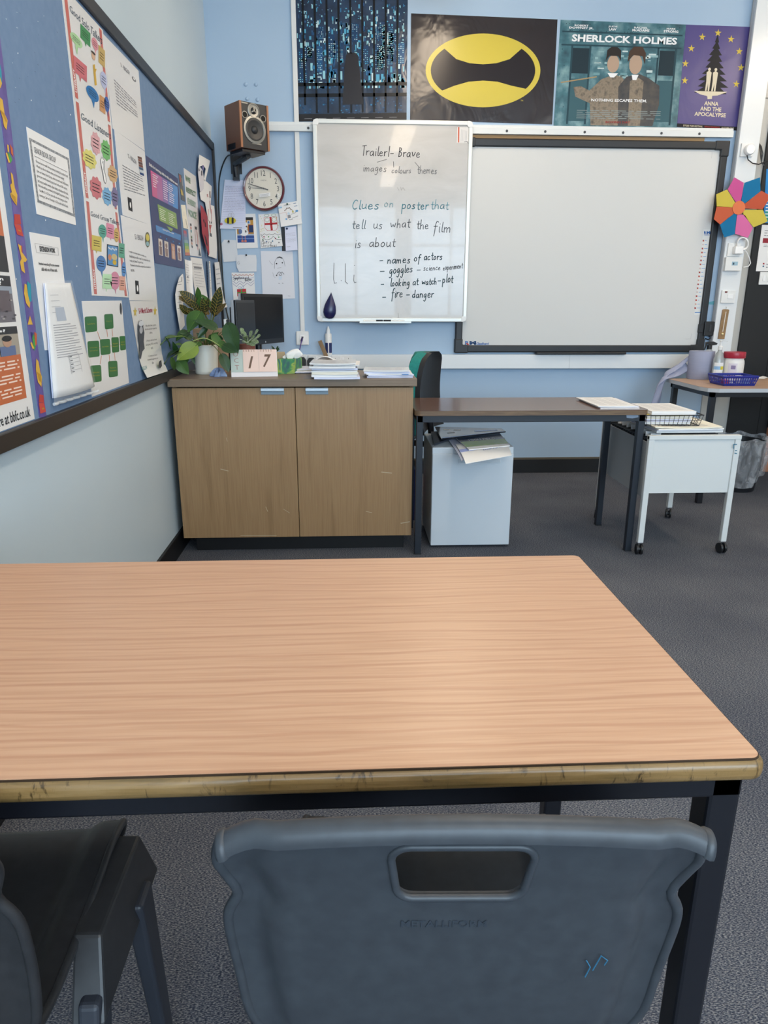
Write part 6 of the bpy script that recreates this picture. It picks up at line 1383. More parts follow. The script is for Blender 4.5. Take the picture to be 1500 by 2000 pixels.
# ---- three literacy posters in a column
def lit(label, q, ttl, tq, wt, bubbles, extra=None):
    o, S = paper('literacy_poster', label, 'poster', LB, .0016, q, PAPERG, 'laminated literacy posters'); del o['group']
    RS = C('c4665a', .3)
    for r_ in ((.06, .02, .14, .985), (.905, .02, .965, .985)): b = MB(); S.fill(b, S.sub(q, *r_), RS, 1); b.build('red_margin', o)
    b = MB(); vs, fs, w, h = text_geo('LITERACY', .02); Q = S.q(S.sub(q, .075, .72, .125, .93), 2); b.add([bil(Q, v_, 1 - u) for u, v_ in vs], fs, WHITEI); b.build('margin_text', o)
    b = MB(); S.text(b, ttl, tq, C('3a4a5a'), 2, wt); b.build('title_text', o)
    for kind, bb, cl, tl in bubbles:
        b = MB(); Q = L4(*bb); m_ = C(cl, .3)
        if kind == 'e': S.ell(b, Q, m_, 2)
        elif kind == 'c': S.ell(b, Q, m_, 2, 45, 1, .09, 9)
        else: S.fill(b, Q, m_, 2)
        if tl: 
            cx, cy = (bb[0] + bb[2]) / 2, (bb[1] + bb[3]) / 2; dx, dy = tl[0] - cx, tl[1] - cy; n_ = math.hypot(dx, dy); px, py = -dy / n_ * (bb[2] - bb[0]) * .14, dx / n_ * (bb[2] - bb[0]) * .14
            b.poly(S.p([(cx + dx * .35 + px, cy + dy * .35 + py), tl, (cx + dx * .35 - px, cy + dy * .35 - py)], 1.8), m_)
        S.lines(b, S.sub(Q, .2, .26, .8, .74), 3 if bb[3] - bb[1] > 22 else 2, C('333336'), 3, .28, int(bb[0])); b.build('speech_bubble', o)
    if extra: extra(o, S)
    return o, S
def bb1(*l): return [(k, tuple(v / 4.545 for v in r_), c_, (tuple(v / 4.545 for v in t_) if t_ else None)) for k, r_, c_, t_ in l]
def bb2(*l): return [(k, (r_[0] / 4.545, 430 + r_[1] / 4.545, r_[2] / 4.545, 430 + r_[3] / 4.545), c_, ((t_[0] / 4.545, 430 + t_[1] / 4.545) if t_ else None)) for k, r_, c_, t_ in l]
def ex1(o, S):
    b = MB(); S.ell(b, L4(*[v / 4.545 for v in (812, 445, 848, 550)]), C('c9a58a'), 2); S.ell(b, L4(*[v / 4.545 for v in (810, 440, 848, 500)]), C('3a302c'), 3); S.fill(b, Z1((825, 575), (842, 570), (860, 755), (842, 760)), C('c9a23f'), 2); S.fill(b, Z1((832, 610), (858, 612), (850, 640), (838, 650)), C('c9a23f'), 2); b.build('picture', o)
lit('topmost laminated speaking poster in the column, headed Good Solo Talkers', [(118, -32), (201, 59), (218, 244), (143, 190)], 'Good Solo Talkers', Z1((615, 40), (910, 330), (905, 395), (625, 105)), .0, bb1(('e', (622, 255, 732, 455), 'a9cf9a', (686, 490)), ('r', (715, 208, 803, 422), '3f8a4f', (762, 418)), ('e', (815, 310, 872, 470), 'd88f98', (850, 495)), ('r', (875, 395, 932, 608), 'c3a45a', None), ('r', (655, 488, 772, 732), 'c86a70', (714, 730)), ('e', (890, 610, 952, 812), 'b9bedc', (938, 845)), ('e', (765, 728, 878, 935), '1f6fae', (836, 962)), ('r', (885, 838, 936, 1018), 'c9905a', None), ('e', (925, 840, 972, 1012), '3a5fa8', (962, 1040))), ex1)
def ex2(o, S):
    b = MB(); e = [z1(x, y) for x, y in ((900, 1470), (892, 1420), (905, 1397), (925, 1420), (930, 1470), (925, 1510), (938, 1560), (945, 1600), (938, 1630), (925, 1610), (915, 1540), (905, 1500))]; b.poly(S.p(e, 2), WHITEI); S.stroke(b, e + [e[0]], INK, .6, 3); S.stroke(b, Z1((908, 1450), (915, 1430), (922, 1470), (918, 1510)), INK, .5, 3); b.build('ear_picture', o)
lit('middle laminated speaking poster in the column, headed Good Listeners', [(143, 190), (218, 244), (231, 413), (164, 387)], 'Good Listeners', Z1((718, 995), (985, 1175), (985, 1240), (722, 1055)), .0, bb1(('c', (808, 1150, 892, 1395), 'd6a0a4', None), ('c', (900, 1222, 982, 1445), '6ab35f', None), ('c', (735, 1300, 855, 1525), 'd8cf6a', None), ('c', (960, 1450, 1042, 1640), 'c9a06a', None), ('c', (800, 1548, 905, 1785), 'c4666c', None), ('c', (910, 1648, 992, 1838), '6aa5d0', None), ('c', (990, 1650, 1050, 1850), '6a5f8a', None)), ex2)
def ex3(o, S):
    b = MB(); Q = L4(*[950 / 4.545, 430 + 213 / 4.545, 1050 / 4.545, 430 + 418 / 4.545]); S.fill(b, Q, C('22303f'), 2); S.fill(b, S.sub(Q, .06, .04, .94, .96), C('5f93c4'), 3); S.ell(b, S.sub(Q, .4, .4, .9, .7), C('c9b98a'), 4); S.ell(b, S.sub(Q, .1, .45, .4, .75), C('c98a6a'), 4); S.ell(b, S.sub(Q, .5, .68, .85, .92), C('c7a83a'), 4)
    for i in range(10): S.ell(b, S.sub(Q, rd2.uniform(.08, .8), rd2.uniform(.06, .35), rd2.uniform(.82, .9), rd2.uniform(.36, .4)) if 0 else S.sub(Q, .1 + .08 * i, .1 + .02 * (i % 4), .16 + .08 * i, .2 + .02 * (i % 4)), C('dfe6ea'), 4, 8)
    b.build('picture', o)
lit('lowest laminated speaking poster in the column, headed Good Group Talkers', [(164, 387), (231, 413), (251, 581), (180, 577)], 'Good Group Talkers', Z1((805, 1872), (1055, 1960), (1060, 2015), (808, 1930)), .0, bb2(('e', (875, 28, 946, 168), '3f9a84', (918, 200)), ('r', (945, 22, 1012, 168), 'd47f9a', (985, 185)), ('e', (1012, 62, 1056, 202), 'c9a24a', None), ('r', (815, 130, 902, 282), 'c9b53f', (858, 300)), ('r', (1055, 200, 1106, 340), '4a9a78', None), ('e', (855, 308, 942, 462), '2f6fae', (908, 505)), ('e', (1080, 368, 1118, 512), '3f7fc0', (1106, 560)), ('r', (910, 476, 992, 612), 'b3dcae', (946, 638)), ('e', (978, 452, 1062, 622), 'cf7f98', (1030, 660)), ('r', (1060, 496, 1112, 624), 'd99a7f', None)), ex3)
# ---- class expectation sheets
PAR = ['In order to achieve silent to compile, you', 'should behave well in class, You should also with', 'ready and please Try your best.', 'Homework should be completed and handed in', 'on time.']
def sheet(label, q, ttl, tq, txq, n, extra, lines=None, off=.0012):
    o, S = paper('class_sheet', label, 'notice', LB, off, q, PAPERG); b = MB(); S.text(b, ttl, tq, C('55565c'), 2, 0); b.build('title_text', o)
    b = MB(); S.block(b, lines, txq, C('45464a'), 2, .002) if lines else S.lines(b, txq, n, INKG, 2, .3, n); b.build('body_text', o); extra(o, S); return o, S
def e1(o, S): b = MB(); S.ell(b, L4(*[v / 4.545 for v in (1172, 668, 1208, 738)]), C('6a6a6e'), 2, 12); S.ell(b, L4(*[v / 4.545 for v in (1180, 680, 1200, 720)]), PAPERG, 3, 12); b.build('crest_picture', o)
sheet('upper class sheet headed S1 English, just under the top frame', Z1((915, 300), (1230, 630), (1285, 1340), (1000, 1140)), 'S1 - ENGLISH', Z1((1068, 553), (1150, 632), (1152, 668), (1072, 592)), Z1((1008, 690), (1205, 900), (1228, 1072), (1040, 930)), 8, e1, off=.0008)
def e2(o, S):
    b = MB()
    for i, cl in enumerate(('6b4a42', '8a5a4a', '5a3f3c', '7a4a40', '3f5a7a', 'b9c3cc', '2f4a7a')): y = 1385 + i * 24; S.fill(b, Z1((1222 + i * 3, y), (1258 + i * 3, y + 12), (1262 + i * 3, y + 34), (1226 + i * 3, y + 20)), C(cl), 2)
    b.build('book_stack_picture', o); b = MB(); S.fill(b, Z1((1133, 1748), (1168, 1765), (1178, 1880), (1143, 1862)), C('26272b'), 2); S.ell(b, Z1((1150, 1790), (1162, 1796), (1166, 1850), (1154, 1846)), WHITEI, 3, 10); b.build('dark_picture', o)
sheet('class sheet headed S2 English with a stack-of-books picture', Z1((1015, 1150), (1285, 1345), (1340, 2000), (1090, 1910)), 'S2 - ENGLISH', Z1((1133, 1362), (1208, 1420), (1212, 1462), (1138, 1398)), Z1((1085, 1452), (1262, 1560), (1290, 1745), (1108, 1690)), 9, e2)
def e3(o, S):
    b = MB(); S.ell(b, L4(1288 / 4.545, 430 + 98 / 4.545, 1332 / 4.545, 430 + 248 / 4.545), C('6a6a52'), 2, 16); S.ell(b, L4(1294 / 4.545, 430 + 118 / 4.545, 1326 / 4.545, 430 + 190 / 4.545), C('c9b95a'), 3, 12); S.ell(b, L4(1296 / 4.545, 430 + 185 / 4.545, 1324 / 4.545, 430 + 235 / 4.545), C('8fb0b8'), 3, 12); b.build('crest_picture', o)
    b = MB(); S.fill(b, Z2((1200, 535), (1230, 540), (1237, 658), (1207, 655)), C('26272b'), 2); S.ell(b, Z2((1212, 575), (1225, 577), (1229, 635), (1216, 634)), WHITEI, 3, 10); b.build('dark_picture', o)
sheet('class sheet headed S3 English with a crest, just above the merit sheet', [(236, 420), (295, 440), (307, 588), (253, 587)], 'S3 - ENGLISH', Z2((1195, 122), (1270, 138), (1275, 182), (1200, 170)), Z2((1142, 258), (1325, 318), (1350, 465), (1165, 462)), 0, e3, PAR, .0016)
MS = [(253, 588), (307, 588), (319, 725), (278, 738)]
o, S = paper('class_sheet', 'S4 merit scheme sheet with two gold stars and a grey figure', 'notice', LB, .0012, MS, PAPERG, curl=.02, curl_side='b')
b = MB(); b_k = 30
for cx, cy in ((264, 609.5), (303, 607.5)): b.poly(S.p([(cx + (4.6 if i % 2 == 0 else 1.9) * math.sin(math.pi * i / 5) * .85, cy - (11 if i % 2 == 0 else 4.4) * math.cos(math.pi * i / 5)) for i in range(10)], 2), C('c3ac4f'))
b.build('gold_stars', o); b = MB(); S.text(b, 'S4 Merit Scheme', Z2((1230, 782), (1352, 770), (1355, 818), (1234, 832)), C('a8324a'), 2, .01); b.build('title_text', o)
b = MB(); fg = [z2(x, y) for x, y in ((1235, 900), (1255, 885), (1272, 905), (1272, 950), (1282, 1000), (1276, 1080), (1285, 1140), (1265, 1165), (1250, 1235), (1238, 1225), (1240, 1100), (1230, 1050), (1228, 950))]; b.poly(S.p(fg, 12), C('4b4e56')); S.ell(b, L4(1238 / 4.545, 430 + 940 / 4.545, 1268 / 4.545, 430 + 1010 / 4.545), C('a9abb0'), 14, 12); S.ell(b, L4(1230 / 4.545, 430 + 888 / 4.545, 1276 / 4.545, 430 + 945 / 4.545), C('c3c6cb'), 14, 12); b.build('grey_figure_picture', o)
b = MB(); S.block(b, ['1 Be polite, have a positive', 'attitude and show respect for', 'others.'], Z2((1284, 925), (1392, 915), (1395, 1005), (1288, 1018)), C('3a3a3e'), 14, .004, 'C'); S.block(b, ['2 Work to the best of your', 'ability giving 100% in everything', 'work.'], Z2((1292, 1060), (1398, 1040), (1402, 1140), (1298, 1160)), C('3a3a3e'), 26, .004, 'C'); S.block(b, ['3 Complete and return', 'homework assignments on', 'time.'], Z2((1308, 1195), (1400, 1180), (1404, 1270), (1312, 1290)), C('3a3a3e'), 40, .004, 'C'); b.build('body_text', o)
b = MB(); S.text(b, 'ENGLISH', Z2((1256, 1302), (1304, 1290), (1306, 1322), (1259, 1336)), C('3f7f86'), 42, .02); b.build('subject_text', o); b = MB(); b.poly(S.p([z2(*p_) for p_ in ((1412, 1255), (1432, 1240), (1438, 1295), (1420, 1318), (1406, 1295))], 42), C('4a4a4e')); b.build('book_picture', o)
# ---- extension work sheet and its plastic pocket
EQ = [(57.6, 453), (116.6, 464), (141, 684), (88, 684)]
o, S = paper('notice', 'white sheet headed Extension Work behind the plastic pocket', 'notice', LB, .0012, EQ, PAPER); b = MB()
bx = Z2((310, 205), (515, 248), (521, 312), (325, 286)); S.stroke(b, bx + [bx[0]], INKG, .5, 2); S.text(b, 'EXTENSION WORK', Z2((350, 228), (488, 250), (492, 292), (356, 278)), INK, 2, .035); b.build('title_text', o)
b = MB(); S.block(b, ['Finished everything? Practise essential', 'skills with one of these cards.'], Z2((342, 365), (524, 388), (530, 465), (352, 455)), INK, 2, .02, 'C'); b.build('body_text', o)
VQ = [(82, 551), (134, 550), (183, 758), (99, 783)]
t = thing('plastic_pocket', 'clear plastic pocket stuffed with printed pages on the notice board', 'pocket', onX(125, 780, BX))
Qp = sq(VQ, LB, .004)
def bulge(off, amt): return lambda u, v: bil(Qp, .02 + .96 * u, .01 + .97 * v) + Vector((off + amt * max(0.0, math.sin(math.pi * min(1, max(0, u)))) ** .7 * min(1, v * 1.4) * (.6 + .4 * v), 0, 0))
for k, (off, amt, m_, nm) in enumerate(((.002, .008, PAPERL, 'rear_pages'), (.006, .016, PAPER, 'front_page'))): b = MB(); b.grid(bulge(off, amt), 14, 14, m_); o = b.build(nm, t, smooth=60, solid=.0012)
fp = bulge(.0075, .0165); b = MB()
def pg(u0, v0, u1, v1, m_, n=3): b.grid(lambda u, v: fp(u0 + (u1 - u0) * u, v0 + (v1 - v0) * v), n, 1, m_)
for i in range(14): pg(.1, .36 + .022 * i, .1 + (.68 if i % 3 else .5), .366 + .022 * i, INKG)
for i in range(4): pg(.12, .1 + .05 * i, .4, .105 + .05 * i, INKL)
for i in range(5):
    v = .64 + .035 * i; pg(.34, v, .62, v + .003, INKG); pg(.34, v, .347, v + .035, INKG, 1); pg(.613, v, .62, v + .035, INKG, 1); pg(.36, v + .012, .42, v + .022, C('5a5c60'))
b.build('page_print', o); b = MB(); pg(.22, .21, .5, .33, C('a9b3c3'), 6); b.build('page_picture', o)
PLAS = mat('clear_pocket_film', 'eef2f4', .06, alpha=.16, spec=.8); nt, N, Lk, b_ = nodes_of(PLAS); bump(nt, noise(nt, tex_coord(nt, (1, 1, .5)), 30, 3), .6, .01, b_)
fb = bulge(.010, .020); b = MB(); b.grid(lambda u, v: fb(-.03 + 1.06 * u, -.02 + 1.06 * v), 14, 14, PLAS); b.build('film', t, smooth=70)
pe_ = [bil(Qp, u, 1.03) + Vector((.008 + .004 * math.sin(u * 40), 0, 0)) for u in [i / 24 for i in range(25)]]; b = MB(); b.tube(pe_, .0045, mat('crinkled_film', 'e6eaec', .15, alpha=.6), 6); b.build('bottom_seam', t, smooth=60)
# ---- green flow chart
GQ = [(160, 588), (237.6, 587), (252, 748), (180, 775)]
o, S = paper('flow_chart', 'white flow chart of dark green boxes at the foot of the notice board', 'chart', LB, .0012, GQ, PAPERG); GR = C('2f6b34', .35)
for i, (bb, l1, l2) in enumerate((((755, 856, 860, 994), 'Careful Planning', None), ((927, 836, 1006, 966), 'Try it', None), ((780, 1074, 882, 1217), '1st Group Meeting', 'Decide on your movie'), ((890, 1058, 980, 1194), 'Group Task/Game', None), ((990, 1042, 1057, 1173), 'Research', 'Report'), ((1062, 1032, 1116, 1153), 'Individual', 'Write'), ((805, 1291, 900, 1438), 'Reflection', 'Discussion'), ((962, 1253, 1045, 1391), 'Research', 'Discussion'))):
    b = MB(); q = Z2((bb[0], bb[1] + (bb[2] - bb[0]) * .05), (bb[2] - 6, bb[1]), (bb[2], bb[3] - (bb[2] - bb[0]) * .12), (bb[0] + 8, bb[3])); S.ell(b, S.sub(q, -.04, -.04, 1.04, 1.04), GR, 1, 28, .22); nb = b.build('green_box', o)
    b = MB(); YL = C('b9ad4a')
    if l2: S.text(b, l1, S.sub(q, .16, .36, .84, .46), YL, 2); S.text(b, l2, S.sub(q, .12, .56, .88, .66), YL, 2)
    else: S.text(b, l1, S.sub(q, .16, .44, .84, .54), YL, 2)
    b.build('box_text', nb)
for p0, p1 in (((865, 990), (890, 1062)), ((948, 972), (955, 1035)), ((995, 970), (1002, 1032)), ((902, 1205), (888, 1278)), ((968, 1195), (974, 1250)), ((1015, 1175), (1022, 1243)), ((880, 1132), (892, 1130)), ((978, 1118), (992, 1116)), ((1056, 1102), (1064, 1100))): b = MB(); S.stroke(b, [z2(*p0), z2(*p1)], C('cf8a6a'), .9, 1); b.build('connector', o)
b = MB(); S.ell(b, Z2((1060, 735), (1080, 733), (1084, 840), (1066, 842)), C('3a3c42'), 1, 12); b.build('crest_picture', o)
# ---- skills poster
KQ = [(285, 303.5), (348, 349), (359.8, 525), (302.7, 513.5)]
NAVYP = noisy('navy_poster', [(.3, '1c2f62'), (.7, '2f2f5f')], 5, rough=.42); o, S = paper('poster', 'navy skills-for-learning poster with coloured panels', 'poster', LB, .0016, KQ, NAVYP)
b = MB(); S.text(b, 'Skills for learning, skills for life, skills for work', Z3((160, 1055), (592, 1370), (594, 1418), (163, 1112)), WHITEI, 2, .02); b.build('title_text', o)
pq = Z3((183, 1170), (592, 1425), (600, 1762), (213, 1560)); b = MB()
for u0, u1, cl in ((0, .2, 'c0487f'), (.2, .42, 'a85a94'), (.42, .62, '7f5a9f'), (.62, .8, '4f6fb4'), (.8, 1, '3f83c8')): S.fill(b, S.sub(pq, u0, 0, u1, 1), C(cl, .25), 1)
pn = b.build('pink_to_blue_panel', o); b = MB()
for c_, n in ((.06, 6), (.45, 9), (.66, 9)):
    for i in range(n): S.fill(b, S.sub(pq, c_, .1 + .09 * i, c_ + .1 + .12 * rd2.random(), .13 + .09 * i), C('e3d9e4'), 2)
b.build('panel_text', pn)
gq = Z3((288, 1680), (570, 1822), (592, 2060), (322, 1930)); b = MB(); S.fill(b, gq, C('7a9a3a', .25), 1); b.poly(S.p([(325, 441), (338, 447), (334, 455)], 1), C('7a9a3a', .25)); pn = b.build('green_panel', o); b = MB()
for c_ in (.08, .55):
    for i in range(6): S.fill(b, S.sub(gq, c_, .2 + .12 * i, c_ + .2 + .15 * rd2.random(), .24 + .12 * i), C('dfe6cf'), 2)
b.build('panel_text', pn)
def z5(x, y): return (270 + x / 4.286, 430 + y / 4.286)
def Z5(*p): return [z5(*q) for q in p]
bq_ = Z5((145, 40), (358, 125), (356, 172), (152, 92)); b = MB(); S.fill(b, bq_, C('2f78b8', .25), 1); pn = b.build('blue_band', o); b = MB(); S.text(b, 'Building the curriculum', S.sub(bq_, .28, .12, .72, .42), WHITEI, 2, .02); b.build('band_text', pn)
for (x0, y0, x1, y1), c1, c2 in (((168, 152, 208, 300), 'd3c3b4', '7a5a4a'), ((218, 172, 257, 314), 'cfc0b0', '8a6a5a'), ((275, 193, 312, 332), 'b9805a', 'c9a58a'), ((325, 210, 363, 342), 'dcd0c6', '8a5f4f')):
    b = MB(); q = Z5((x0, y0), (x1 - 6, y0 + 12), (x1, y1), (x0 + 6, y1 - 10)); S.fill(b, q, C(c1, .25), 1); S.ell(b, S.sub(q, .25, .12, .75, .45), C(c2, .25), 2, 12); S.fill(b, S.sub(q, .2, .45, .8, .95), C(c2, .25), 2); b.build('photo', o); b = MB(); cxx = (x0 + x1) / 2; b.poly(S.p(Z5((cxx - 8, y0 - 22), (cxx + 6, y0 - 18), (cxx, y0 - 4)), 1), C('2f78b8', .25)); b.build('arrow', o)
# ---- small things towards the far end
o, S = paper('postcard', 'narrow dark poster with an orange corner beside the navy poster', 'poster', LB, .002, ZB((130, 725), (225, 790), (330, 1560), (215, 1500)), C('4a4b4c', .3)); b = MB(); S.fill(b, ZB((150, 760), (180, 780), (205, 990), (175, 980)), C('b5523f', .3), 1); S.fill(b, ZB((185, 1170), (240, 1230), (275, 1390), (215, 1350)), C('c3a73a', .3), 1); S.fill(b, ZB((210, 850), (245, 880), (270, 1100), (240, 1090)), C('8a8a88', .3), 1); b.build('picture', o)
o, S = paper('note', 'small blank white slip hanging below the narrow dark poster', 'note', LB, .002, ZA((160, 0), (260, 5), (335, 560), (220, 530)), PAPERC); b = MB(); S.stroke(b, [zA(265, 330), zA(310, 530)], INKG, .8, 1); S.stroke(b, [zA(225, 160), zA(228, 250)], INKL, .5, 1); b.build('pencil_mark', o)
o, S = paper('postcard', 'small rainbow-coloured card under the blank slip', 'card', LB, .0014, ZA((215, 580), (280, 600), (370, 1165), (258, 1165)), C('5f7f9a', .3)); rq = ZA((215, 580), (280, 600), (370, 1165), (258, 1165)); b = MB()
for i, cl in enumerate(('b5484f', '8a6a8a', '6a7f9f', '7fa0a8', '6aa05a', '9aae3a', 'c9a83a', 'c06a4a')): S.fill(b, S.sub(rq, 0, i / 8, 1, (i + 1) / 8), C(cl, .3), 1)
b.build('rainbow_bands', o)
EV = [(359, 328), (382.5, 344.5), (393.7, 502), (371.5, 499)]
o, S = paper('notice', 'tall white notice with four blocks of green lettering', 'notice', LB, .0012, EV, PAPERG)
for i, (t_, q) in enumerate((('WE', ZB((318, 765), (482, 880), (485, 1040), (325, 940))), ('RESPECT', ZB((345, 1110), (638, 1270), (642, 1440), (360, 1270))), ('EVERY', ZB((392, 1440), (640, 1580), (655, 1750), (405, 1620))), ('VOICE', ZB((400, 1760), (655, 1870), (660, 2080), (412, 1980))))): b = MB(); S.text(b, t_, q, C('5a7a55' if i < 2 else '7f9a80', .3), 2, .05); b.build('green_lettering', o)
b = MB()
for i, cl in enumerate(('5a5a5e', 'c9908a', '6f9a9f', 'd3d3d0', '6f7a5a', '4a3a40', 'b98a7a', '4a5a66')): S.fill(b, ZA((365 + i * 5, 425 + i * 72), (400 + i * 4, 435 + i * 72), (404 + i * 4, 490 + i * 72), (370 + i * 5, 482 + i * 72)), C(cl), 2)
S.fill(b, ZA((475, 495), (525, 510), (528, 575), (480, 560)), C('4a4a50'), 2); S.fill(b, ZA((500, 900), (550, 915), (552, 965), (508, 950)), C('5a6a7a'), 2); S.stroke(b, ZA((520, 580), (545, 800), (548, 1040)), C('c98a8a'), 1, 2); S.stroke(b, ZA((480, 580), (500, 900)), C('c9a9a9'), .8, 2); b.poly(S.p(ZA((580, 990), (625, 1175), (560, 1165)), 2), C('5f6a74')); b.build('picture_column', o)
# cut-out drawing with a red mask
t = thing('paper_cutout', 'white paper cut-out of a skater curling off the notice board', 'decoration', onX(415, 500, BX)); S = Sheet(LB, .012)
def pp(pts, m_, nm, off, k=0):
    b = MB(); P_ = sq(pts, LB, off); b.prism(P_, (.0012, 0, 0), m_); return b.build(nm, t)
pp(ZB((738, 180), (1052, 360), (915, 945), (870, 900), (925, 600), (850, 485), (745, 530), (705, 585)), PAPER, 'top_sheet', .016)
pp(ZB((705, 585), (745, 530), (830, 640), (870, 900), (860, 1180), (790, 1270), (760, 1260), (700, 700)), C('d3d0d6'), 'striped_neck', .014)
pp(ZB((870, 900), (915, 945), (1100, 1110)) + ZA((835, 0), (915, 30), (950, 400), (985, 980), (975, 1240), (790, 1180), (800, 700), (770, 300)) + ZB((905, 1580), (780, 1500), (750, 1290), (860, 1180)), PAPER, 'body_sheet', .010)
b = MB(); S = Sheet(LB, .0115)
for c_ in ((800, 640, 820, 800), (725, 580, 740, 670)): S.fill(b, ZB((c_[0], c_[1]), (c_[2], c_[1] + 20), (c_[2] + 8, c_[3]), (c_[0] + 6, c_[3] - 10)), C('4a4650'), 12)
S.fill(b, ZB((825, 490), (875, 500), (870, 650), (835, 620)), C('7f78a8'), 12)
S.stroke(b, ZB((1050, 1260), (1060, 1440)), C('6a5550'), 1.8, 2); S.stroke(b, ZB((975, 1340), (995, 1420)), C('c9807f'), 1.6, 2); S.stroke(b, ZB((1045, 1540), (1060, 1700), (1090, 1900)), C('c99a98'), 1.4, 2); S.stroke(b, ZA((790, 100), (780, 330), (830, 420)), C('cf9a98'), 1, 2); S.stroke(b, ZA((860, 100), (865, 380)), C('cf9a98'), 1, 2)
for q in (((810, 380), (825, 430)), ((850, 390), (862, 430))): S.stroke(b, ZA(*q), INK, 1.3, 2)
b.poly(S.p(ZA((800, 455), (865, 465), (840, 570), (845, 640), (825, 640)), 2), C('b8625c')); S.fill(b, ZA((820, 640), (862, 660), (872, 740), (825, 720)), C('5a5c5f'), 2); b.build('skater_drawing', t)
pp(ZA((605, 0), (660, 60), (760, 260), (790, 700), (805, 1100), (795, 1165), (700, 870), (640, 640)), C('a0353f'), 'red_mask', .020)
b = MB(); S = Sheet(LB, .0215)
for q in (((670, 340), (690, 330), (700, 400), (680, 410)), ((705, 410), (720, 400), (740, 520), (720, 510)), ((690, 670), (740, 760), (780, 960), (740, 900))): S.fill(b, ZA(*q), C('2b2528'), 1)
b.build('mask_holes', t)
# lower row of papers
def low(label, q, n, cl=None, cs='b', cu=.015, head=None, off=.003):
    o, S = paper('paper', label, 'paper', LB, off, q, PAPER, curl=cu, curl_side=cs); b = MB(); S.lines(b, S.sub(q, .15, .1, .9, .62), n, INKL, 3, .2, n)
    if head: S.fill(b, S.sub(q, *head), INKG, 3)
    b.build('print', o); return o
low('narrow wavy sheet of small prints, left of the timetable', ZA((245, 1250), (350, 1285), (405, 2160), (300, 2150)), 8, cs='r', cu=.012, head=(.3, .42, .6, .46))
low('timetable sheet with a grey header bar', ZA((375, 1200), (640, 1235), (800, 2350), (520, 2300)), 9, head=(.2, .18, .85, .225), cu=.02)
low('narrow sheet with a green heading, right of the timetable', ZA((720, 1295), (828, 1300), (890, 2340), (770, 2330)), 9, cs='l', cu=.02, head=(.45, .02, .9, .045))
low('blank-looking hanging sheet nearest the room corner', ZA((930, 1325), (1035, 1310), (1155, 2340), (1010, 2400)), 5, cs='b', cu=.02, off=.014)
o, S = paper('paper', 'curved white paper tongue hanging beside the croton plant', 'paper', LB, .02, None, PAPER, poly=ZA((205, 1590), (225, 1720), (235, 2150)) + Z5((375, 700), (390, 880), (352, 930), (330, 800), (315, 690), (312, 620), (322, 560), (345, 480), (370, 450)))
b = MB()
for y in (520, 540, 600, 640, 690, 740): S.stroke(b, Z5((330, y), (362, y - 4)), INKG, .8, 1)
S.stroke(b, ZA((180, 1660), (178, 1760)), INK, .9, 1); b.build('print', o)

# ================================================================== THINGS ON THE CABINET
# white pot with trailing pothos
pc = onZ(401, 731.5, CTZ); px_, py_ = pc.x, pc.y + .045
ph_ = onY(402, 674, py_ - .045).z - CTZ
t = thing('potted_pothos', 'trailing green pothos in a white pot on the left end of the cabinet', 'plant', (px_, py_, CTZ))
POTW = mat('white_glazed_pot', 'e3dfd2', .4); SOIL = noisy('soil', [(.3, '2a221c'), (.7, '3d3128')], 40, rough=.95)
b = MB(); b.lathe([(.052, 0), (.0555, .004), (.056, .018), (.0545, .02), (.060, ph_ * .9), (.062, ph_ - .003), (.060, ph_), (.0565, ph_ - .004), (.055, ph_ - .02)], (px_, py_, CTZ), POTW, 40, cap=(True, False)); b.build('pot', t, smooth=40)
b = MB(); b.lathe([(.0555, ph_ - .022), (.0005, ph_ - .016)], (px_, py_, CTZ), SOIL, 24, cap=(False, False)); b.build('soil', t)
def leafmat(name, c1, c2, vein=None, rough=.38):
    if name in MATS: return MATS[name]
    m_ = noisy(name, [(.35, c1), (.65, c2)], 14, rough=rough, spec=.4, bmp=.2, bdist=.002); return m_
LF = {'l': leafmat('leaf_light', '73883a', '87993f'), 'm': leafmat('leaf_mid', '3c5a2a', '486a2f'), 'd': leafmat('leaf_dark', '22401f', '2c4c26'), 'b': leafmat('leaf_brown', '5a4a2a', '6b5a34'), 'k': leafmat('croton_dark', '20281a', '2f3a22'), 'p': leafmat('leaf_pale', '71855c', '8a9c74')}
VEIN = {'l': C('a3b060'), 'm': C('5f7f42'), 'd': C('3f5f35'), 'b': C('9a8450'), 'k': C('b99a3f'), 'p': C('c9d3b4')}
